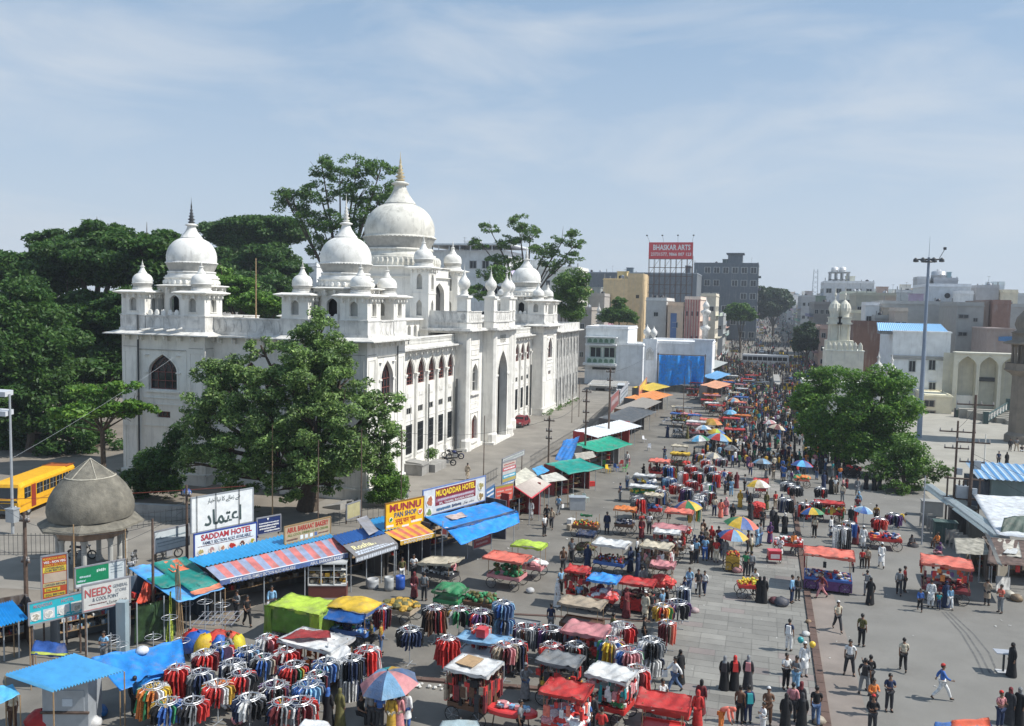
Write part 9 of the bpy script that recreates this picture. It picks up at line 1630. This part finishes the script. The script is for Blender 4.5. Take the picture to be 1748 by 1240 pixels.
# ------------------------------------------------------------------ people
Pq=[((-3.22,37.85),'stride','man','white','jeans',-60,1.7,'bag'),((-3.08,38.89),'stand','robe','black','black',40,1.62,''),((-1.08,38.95),'stand','robe','black','grey',170,1.6,'scarf backpack charcoal'),((-0.64,39.10),'stand','robe','black','red',190,1.62,'scarf backpack red'),((-0.05,39.37),'stand','robe','charcoal','grey',175,1.6,'scarf backpack pink'),((1.62,39.94),'hold','man','white','black',30,1.7,''),((2.05,39.78),'hold','man','grey','sky',-40,1.7,''),((2.48,41.59),'stand','kurta','white','white',20,1.7,'cap'),((1.87,44.54),'stand','man','navy','white',160,1.68,'backpack white'),((0.63,51.43),'stand','robe','black','black',180,1.62,''),((0.39,51.45),'stand','robe','black','black',150,1.58,''),((0.11,52.74),'hold','man','white','charcoal',-30,1.66,''),((2.23,52.01),'stand','man','sky','navy',70,1.7,''),((2.58,52.55),'stand','man','charcoal','charcoal',20,1.5,''),((-3.72,51.70),'walk','man','sky','jeans',0,1.6,''),((-3.17,51.35),'walk','man','charcoal','charcoal',10,1.66,'bag'),((-2.82,51.69),'walk','man','white','navy',-10,1.5,'backpack white'),((-4.81,46.94),'stand','man','sky','charcoal',60,1.7,'cap'),((-5.67,46.26),'stand','kurta','cream','cream',-20,1.66,'cap'),((-5.32,46.38),'stand','man','charcoal','charcoal',200,1.68,''),((-4.40,43.13),'hold','man','yellow','charcoal',160,1.66,''),((-5.23,42.60),'stand','man','black','black',100,1.66,''),((-1.99,35.02),'stand','saree','red','red',180,1.6,''),((-1.93,36.11),'stand','saree','maroon','red',170,1.58,'bare'),((-1.04,34.94),'bend','saree','coral','orange',70,1.6,''),((0.01,36.02),'stand','man','navy','navy',200,1.68,'backpack teal'),((-0.32,35.90),'stand','man','brown','black',160,1.66,''),((1.51,35.90),'stand','robe','black','black',180,1.6,''),((1.81,36.84),'stand','man','pink','charcoal',170,1.7,''),((2.16,36.13),'stand','robe','black','charcoal',190,1.62,'scarf'),((2.16,37.28),'stand','robe','charcoal','maroon',150,1.6,'scarf'),((2.74,36.73),'walk','man','black','jeans',180,1.75,''),((0.81,36.08),'hold','man','brown','brown',10,1.68,'cap'),((0.62,35.20),'hold','man','white','white',-60,1.4,''),((-3.64,35.41),'sit','man','white','white',60,1.7,''),((-3.59,36.31),'stool','man','white','charcoal',50,1.7,''),((4.48,48.24),'stride','man','cream','charcoal',15,1.68,'cap'),((5.51,46.43),'stand','man','olive','black',150,1.75,''),((4.57,42.51),'wide','man','white','charcoal',-5,1.75,''),((5.03,40.50),'wide','man','charcoal','grey',170,1.72,'backpack black'),((5.31,41.02),'reach','man','black','charcoal',200,1.7,'bag'),((5.16,38.52),'hold','man','orange','charcoal',20,1.66,''),((4.94,36.76),'hold','man','black','charcoal',0,1.68,'cap red'),((5.89,39.15),'hold','man','navy','charcoal',10,1.7,''),((7.12,43.81),'walk','man','cream','black',180,1.68,''),((8.33,41.08),'stride','man','blue','white',85,1.68,'cap red'),((12.08,44.97),'stand','robe','black','black',-70,1.66,''),((10.18,39.05),'hold','man','pink','navy',30,1.62,'cap red'),((10.67,39.63),'stand','robe','charcoal','maroon',-40,1.6,'scarf'),((11.03,39.65),'stand','robe','black','grey',-50,1.64,'scarf'),((6.70,53.40),'walk','robe','black','black',-30,1.62,''),((8.59,55.68),'walk','man','grey','charcoal',175,1.7,''),((9.36,53.13),'walk','man','blue','black',0,1.35,''),((10.07,53.98),'stand','kurta','white','white',175,1.72,''),((10.48,53.82),'walk','man','teal','navy',170,1.05,''),((10.96,54.40),'stand','robe','navy','navy',10,1.58,''),((11.11,54.05),'walk','man','sky','white',10,1.4,''),((13.84,54.42),'hold','man','coral','grey',-60,1.7,''),((3.99,53.48),'stride','man','maroon','pink',-70,1.6,''),((9.04,84.78),'stand','kurta','grey','grey',0,1.7,''),((10.13,87.89),'stand','robe','black','black',30,1.6,''),((10.84,87.62),'stand','robe','black','black',0,1.6,''),((11.40,88.39),'stand','robe','charcoal','grey',-30,1.6,'scarf'),((7.22,85.38),'stand','robe','black','red',0,1.6,'scarf'),((6.70,84.64),'stand','robe','black','black',20,1.6,''),((8.37,87.74),'walk','saree','maroon','red',0,1.1,'bare'),((7.61,66.02),'stand','kurta','white','white',180,1.66,'cap'),((6.99,60.70),'stand','man','red','black',180,1.35,''),((7.34,60.83),'stand','man','beige','brown',175,1.5,''),((8.27,61.30),'walk','kurta','white','white',185,1.75,'cap'),((8.23,76.50),'stand','man','maroon','charcoal',180,1.66,''),((10.93,73.13),'bend','man','yellow','navy',80,1.7,''),((9.06,70.60),'stand','robe','black','white',180,1.62,''),((9.38,73.69),'stand','man','mustard','black',180,1.68,'backpack brown'),((7.36,72.54),'stand','robe','black','white',-20,1.62,'scarf'),((5.55,68.22),'stand','kurta','white','navy',60,1.68,''),((6.68,73.45),'bend','man','beige','olive',150,1.66,''),((11.18,67.99),'sit','robe','charcoal','black',20,1.6,''),((12.92,68.00),'stool','man','orange','brown',-60,1.6,''),((12.79,66.40),'sit','saree','purple','pink',-60,1.6,''),((26.14,107.15),'stand','man','navy','charcoal',0,1.7,''),((27.06,107.52),'stand','robe','black','black',20,1.6,''),((30.25,119.08),'stand','man','charcoal','black',0,1.66,''),((31.06,119.43),'wide','man','grey','beige',180,1.74,''),((31.72,119.70),'sit','man','black','white',0,1.6,''),((-5.25,94.96),'stand','man','white','jeans',20,1.7,''),((-3.57,83.00),'stand','saree','red','red',0,1.6,''),((-3.09,84.31),'walk','kurta','white','white',175,1.7,'backpack blue'),((-2.26,79.83),'stand','man','sky','sky',180,1.7,''),((-2.62,82.29),'stand','robe','black','black',180,1.6,''),((-1.90,83.66),'stand','robe','maroon','charcoal',190,1.6,''),((-1.36,75.42),'stand','saree','mustard','yellow',170,1.6,''),((-0.51,74.86),'stand','robe','black','olive',0,1.55,''),((0.84,75.60),'stand','saree','olive','black',20,1.6,''),((-0.82,77.94),'stand','man','grey','navy',90,1.7,''),((-3.33,71.65),'stand','man','cream','navy',180,1.7,''),((-2.79,71.24),'stand','saree','coral','red',180,1.6,'bare'),((-2.41,72.21),'stand','saree','pink','red',175,1.58,''),((1.68,96.37),'walk','man','white','red',10,1.66,''),((2.15,99.49),'stand','kurta','beige','beige',180,1.68,''),((2.40,89.44),'walk','man','blue','navy',180,1.7,''),((3.08,87.34),'stand','kurta','white','charcoal',175,1.7,''),((1.53,68.29),'stand','robe','black','black',180,1.62,''),((2.18,68.18),'stand','robe','black','white',0,1.62,'scarf'),((1.07,64.87),'walk','saree','purple','red',175,1.6,''),((0.52,68.82),'stand','man','charcoal','charcoal',0,1.72,''),((1.28,69.85),'stand','robe','charcoal','black',20,1.62,''),((-3.78,57.98),'stand','man','sky','charcoal',170,1.74,''),((-3.24,58.73),'stand','man','sky','blue',180,1.74,''),((-2.49,58.59),'stand','man','red','cream',185,1.7,''),((-1.92,58.94),'stand','kurta','grey','grey',175,1.7,''),((-2.91,59.13),'stand','man','brown','brown',180,1.7,''),((-2.31,59.64),'stand','man','navy','navy',190,1.7,''),((-3.61,60.03),'stand','man','navy','charcoal',160,1.7,''),((-3.33,61.34),'stand','man','beige','brown',150,1.7,''),((-3.02,62.23),'stand','saree','red','red',170,1.6,''),((-2.51,61.95),'stand','man','maroon','black',180,1.7,''),((-3.69,63.58),'stand','man','brown','charcoal',150,1.7,''),((-0.21,60.70),'stand','man','cream','olive',90,1.7,''),((-0.46,61.64),'stand','man','maroon','charcoal',80,1.7,''),((0.36,63.96),'stand','man','grey','jeans',60,1.74,''),((0.16,63.57),'stand','man','sky','sky',60,1.7,''),((2.64,62.34),'walk','man','orange','grey',20,1.7,''),((1.71,60.84),'hold','kurta','white','beige',-20,1.68,'cap'),((-0.51,56.28),'stand','man','green','charcoal',150,1.68,''),((-0.15,56.28),'stand','man','grey','charcoal',190,1.7,''),((-1.79,69.64),'stand','man','black','charcoal',0,1.7,''),((-8.14,62.75),'stand','saree','maroon','red',0,1.62,''),((-7.77,64.26),'stand','man','white','charcoal',180,1.68,''),((-7.68,57.10),'stand','man','white','black',90,1.68,''),((-7.01,53.79),'hold','man','grey','white',60,1.7,'cap'),((-6.57,53.58),'stand','man','beige','grey',-60,1.7,''),((3.22,72.13),'stand','man','white','charcoal',0,1.7,''),((4.34,67.77),'stand','man','cream','black',-30,1.7,''),((-11.87,52.90),'walk','man','brown','charcoal',10,1.72,''),((-11.76,55.04),'walk','man','grey','charcoal',0,1.74,''),((-15.15,60.79),'stand','man','white','charcoal',60,1.7,''),((-15.13,62.90),'walk','man','beige','charcoal',10,1.72,''),((-15.72,63.78),'walk','man','black','black',0,1.72,''),((-17.36,65.07),'stand','kurta','white','white',-20,1.7,''),((-15.63,67.34),'walk','man','sky','grey',150,1.7,'bag'),((-27.19,77.55),'walk','kurta','beige','beige',170,1.7,''),((-29.02,66.95),'walk','kurta','grey','white',150,1.7,'cap backpack'),((-20.32,48.11),'hold','man','white','charcoal',20,1.7,''),((-20.86,47.56),'stand','man','olive','white',30,1.62,''),((-19.30,47.54),'stand','robe','white','white',10,1.4,''),((-19.05,45.22),'stand','saree','maroon','pink',180,1.6,''),((-18.35,45.06),'stand','man','grey','charcoal',185,1.72,''),((-18.30,49.68),'stool','saree','pink','pink',0,1.6,''),((-13.55,90.47),'stand','man','white','grey',0,1.66,''),((-25.29,40.04),'walk','man','sky','charcoal',30,1.7,'whitebag bag'),((-25.68,38.30),'walk','man','black','black',60,1.7,''),((-26.66,38.83),'hold','man','grey','charcoal',-20,1.7,''),((-23.59,33.66),'hold','man','grey','jeans',160,1.72,''),((-20.22,38.23),'stand','man','white','charcoal',180,1.7,''),((-19.61,37.96),'stand','man','navy','navy',175,1.7,''),((-18.09,37.57),'hold','man','olive','charcoal',-60,1.6,''),((-17.50,37.41),'stand','man','mustard','jeans',110,1.7,''),((-21.35,30.37),'sit','saree','white','white',40,1.7,'bare'),((-20.25,32.25),'stand','saree','white','navy',200,1.5,'bare'),((-16.47,30.22),'stand','robe','black','blue',180,1.62,'scarf'),((-16.01,30.37),'stand','robe','olive','black',170,1.6,''),((-15.29,30.82),'stool','man','black','black',70,1.75,''),((-14.71,30.61),'stand','man','grey','charcoal',20,1.7,''),((-14.31,30.55),'stand','man','blue','charcoal',180,1.68,''),((-13.82,30.61),'stand','saree','mustard','cream',190,1.6,'bare'),((-13.57,30.80),'stand','saree','pink','cream',180,1.58,'bare'),((-13.35,31.07),'stand','kurta','white','blue',170,1.66,''),((-28.20,25.94),'stand','man','cream','brown',10,1.7,''),((-24.37,28.36),'stand','man','black','black',190,1.74,''),((-20.06,29.41),'sit','saree','red','pink',20,1.7,''),((-8.65,39.68),'bend','man','jeans','black',100,1.7,''),((-29.21,31.98),'hold','man','sky','grey',10,1.66,''),((-11.05,48.73),'stand','man','sky','black',60,1.66,''),((-6.54,32.49),'stand','saree','red','red',180,1.6,''),((-6.21,32.60),'stand','man','blue','navy',180,1.66,''),((-6.09,33.23),'stand','man','charcoal','charcoal',170,1.66,''),((-11.00,30.98),'sit','man','navy','navy',180,1.7,'')]
for(p,kind,st_,top,bot,hd,h,ex)in Pq:person(p[0],p[1],kind,top,bot,R(hd),h,st_,ex)
rv=random.Random(8)
for(p,lab,c,L_,W_,zc,gd,rz,dk,hg)in LSTALLS:
 for sx in(-1,1):
  if rv.random()<.8:person(p[0]+sx*(L_/2+rv.uniform(.3,.7)),p[1]+rv.uniform(-.9,.5),rv.choice(['stand','hold','stand','reach']),rv.choice(['white','grey','maroon','beige','sky','navy','red','black','olive']),rv.choice(['charcoal','black','jeans','grey']),rv.uniform(0,6.28),rv.gauss(1.66,.06),rv.choice(['man','man','kurta','saree','robe']),'')
bl_=(2.39,41.97)
for k,(dx,z,c,n_)in enumerate(((-.12,1.75,'teal','teal'),(.42,1.6,'yellow','yellow'))):b_=tag(put('balloon',MB().lathe([(0,-.17),(.1,-.12),(.15,0),(.13,.09),(.07,.14),(0,.16)],14).mesh('b',PLAST,True),None,(bl_[0]+dx,bl_[1]-.3,z),color=C_[c]),f'{n_} balloon held by the white clad vendor at the kerb','balloon');put('string',MB().tube((0,0,-.17),(0,.1,-.8),.004,n=3).mesh('s',BLACKM),b_)
# the thick of the crowd: figures with their own clothes, thinning out with distance
TOPS=['black','black','white','white','red','maroon','navy','sky','charcoal','grey','beige','pink','blue','teal','brown','mustard','green','purple','orange','cream']
rr=random.Random(77);nP=len(Pq);TM={r:tiny_mesh(r).mesh('figure',[TINT,mat('dark_trousers',(.03,.033,.05),.8,.3,4),SKIN,HAIR])for r in(False,True)}
spots=[];
def free(x,y,d=.55):return all((x-a)**2+(y-b)**2>d*d for a,b in spots[-160:])
k=0
while k<120:
 y=70+54*rr.random()**.75;x=rr.uniform(-4.6,8.5)if y<120 else rr.uniform(-4.8,10);x+=max(0,(y-95))*.02
 if(x<-2 and y<96 and rr.random()<.5)or(y<84 and rr.random()<.4):continue
 if not free(x,y):continue
 spots.append((x,y));st_=rr.choice(['man','man','man','kurta','robe','robe','saree']);top=rr.choice(TOPS)if st_!='robe'else rr.choice(['black','black','black','charcoal','navy']);person(x,y,rr.choice(['stand','walk','stand','hold','stride'])if st_ in('man','kurta')else rr.choice(['stand','walk']),top,rr.choice(['charcoal','black','navy','jeans','beige','grey']),rr.uniform(0,6.28),rr.gauss(1.64,.07),st_,'');k+=1
mbs={}
def far_person(x,y,i):
 robe=rr.random()<.28;c=rr.choice(TOPS if rr.random()<(.95 if y<180 else.4)else['black','charcoal','grey','navy','brown'])if not robe else 'black'
 mb=mbs.setdefault((c,robe),MB());src=TINYS[robe];a=rr.uniform(0,6.28);s_=rr.gauss(.98,.05);ca,sa=math.cos(a)*s_,math.sin(a)*s_;b=len(mb.v);z0=gz(x,y)+.014
 mb.v+=[(x+vx*ca-vy*sa,y+vx*sa+vy*ca,z0+vz*s_)for vx,vy,vz in src.v];mb.f+=[tuple(b+q for q in f)for f in src.f];mb.m+=src.m
TINYS={r:tiny_mesh(r)for r in(False,True)}
for i in range(3300):
 t_=rr.random();y=94+192*t_**1.05 if i<2100 else 285+560*rr.random();x=rr.uniform(-6,10)if y<170 else rr.uniform(-14,15)
 if y<132 and(rr.random()<.3 or x>9.5):continue
 if i<2100 and abs(x-3.2)<1.2 and 190<y<222:continue
 far_person(x,y,i)
crowd_root=bpy.data.objects.new('crowd',None);col.objects.link(crowd_root);tag(crowd_root,'dense distant crowd filling the street toward the far crossing','crowd');stuff(crowd_root)
hz=MB().bx(-960,1010,-110,2760,-1.6,92);hzm=bpy.data.materials.new('thin_haze');hzm.use_nodes=True;hn=hzm.node_tree.nodes;hn.remove(hn['Principled BSDF']);hv=hn.new('ShaderNodeVolumePrincipled');hv.inputs['Color'].default_value=(.82,.9,1,1);hv.inputs['Density'].default_value=.00028;hv.inputs['Anisotropy'].default_value=.2;hzm.node_tree.links.new(hv.outputs[0],hn['Material Output'].inputs['Volume']);stuff(tag(hz.o('haze',hzm),'thin pale haze that softens the far street','haze'))
for(c,rb2),mb in mbs.items():o_=put('crowd_figures',mb.mesh('crowd',[TINT,MATS['dark_trousers'],SKIN,HAIR]),crowd_root,color=C_[c]);stuff(o_)
# ------------------------------------------------------------------ far traffic
bs=thing('city_bus','long white city bus crossing the road in the distance','bus',((0.85,262.00,4.37)[0],262,0),R(90));S0=13.2
put('body',MB().bx(-1.3,1.3,-S0/2,S0/2,.5,3.15).mesh('b',PLAST),bs,color=(.48,.50,.52));put('roof',MB().bx(-1.2,1.2,-S0/2+.2,S0/2-.2,3.15,3.4).mesh('b',PLAST),bs,color=(.75,.75,.75))
for i in range(9):put('window',MB().bx(-1.32,-1.3,-S0/2+.5+i*1.4,-S0/2+1.75+i*1.4,1.7,2.75).mesh('w',GLASS),bs)
addwheels(bs,[(sx*1.15,y)for sx in(-1,1)for y in(-4,3.5)],.5,.3)
def auto(label,x,y,rz,c=(.62,.42,.02)):
 def f():
  mb=MB();P_=[(-1.25,.35),(-1.25,.9),(-.95,1.2),(-.6,1.75),(1.2,1.78),(1.3,1.2),(1.3,.35)];n=len(P_)
  for s_ in(-.62,.62):mb.poly([(s_,yy,z)for yy,z in P_[:3]]+[(s_,-.6,1.0),(s_,1.3,1.0),(s_,1.3,.35)],0)
  for i in range(n):j=(i+1)%n;mb.poly([(-.62,*P_[i]),(.62,*P_[i]),(.62,*P_[j]),(-.62,*P_[j])],1 if 2<=i<=4 else 0)
  for s_ in(-.6,.6):
   for yy in(-.6,.25,1.2):mb.tube((s_,yy,1.0),(s_,yy,1.75),.03,n=4,mi=1)
  return mb.mesh('body',[PLAST,BLACKM])
 t=thing('auto_rickshaw',label,'auto rickshaw',(x,y,gz(x,y)),rz,'auto rickshaws in the far traffic');put('body',pm('auto',f),t,color=c)
 for(a,b)in((0,-.95),(-.5,.9),(.5,.9)):o_=put('wheel',pm(('vw',.25,.12),lambda:wheel3(.25,.12).mesh('tyre',RUBBER)),t,(a,b,.25));o_.rotation_euler=(0,R(90),0)
 return t
for k in range(52):
 y=178+(k//7)*7.5+rr.uniform(-2,2)if k<30 else rr.uniform(225,600);x=rr.uniform(-11,1.2)if k%3 else rr.uniform(5.5,13);AL_=where(x,y,f'{["yellow", "black and yellow", "dark"][k % 3]} auto rickshaw');auto(AL_ if isinstance(AL_,str)else f'{["yellow", "black and yellow", "dark"][k % 3]} auto rickshaw jammed in the distant traffic',x,y,R(rr.choice([0,180,90])+rr.uniform(-15,15)),[(.62,.42,.02),(.3,.22,.03),(.05,.05,.05)][k%3])
for k in range(60):
 y=rr.uniform(178,320);x=rr.uniform(-13,14)
 sl_=where(x,y,f'{["dark", "red", "silver"][k % 3]} scooter');t=thing('scooter',sl_ if isinstance(sl_,str)else f'{["dark", "red", "silver"][k % 3]} scooter among the far traffic','scooter',(x,y,gz(x,y)),rr.uniform(-.4,.4)+R(rr.choice([0,180])),'scooters in the far traffic');put('body',pm('scoot',lambda:MB().tube((0,-.6,.3),(0,-.4,1.0),.05,n=5).ob((0,.25,.35),(.26,.9,.4)).ob((0,-.1,.25),(.3,.5,.1)).tube((-.3,-.4,1.0),(.3,-.4,1.0),.02,n=4).mesh('s',PLAST)),t,color=[(.04,.04,.05),(.4,.03,.03),(.4,.42,.44)][k%3])
 for yy in(-.62,.55):put('wheel',pm('scw',lambda:MB().ring((0,0,0),.2,.06,12,5,0,'x').lathe([(0,-.02),(.15,0),(0,.02)],6).mesh('w',RUBBER)),t,(0,yy,.26))
for k in range(9):car(['white','grey','dark','silver','red','ivory','blue','black','cream'][k]+' car inching along the climbing far street',(rr.uniform(-10,12),330+k*52),[(.6,.6,.6),(.2,.2,.22),(.04,.04,.05),(.45,.46,.48),(.35,.04,.04),(.65,.65,.65),(.05,.1,.3),(.02,.02,.02),(.5,.45,.35)][k],R(180*(k%2)),4.0,1.7,1.5,name='car')
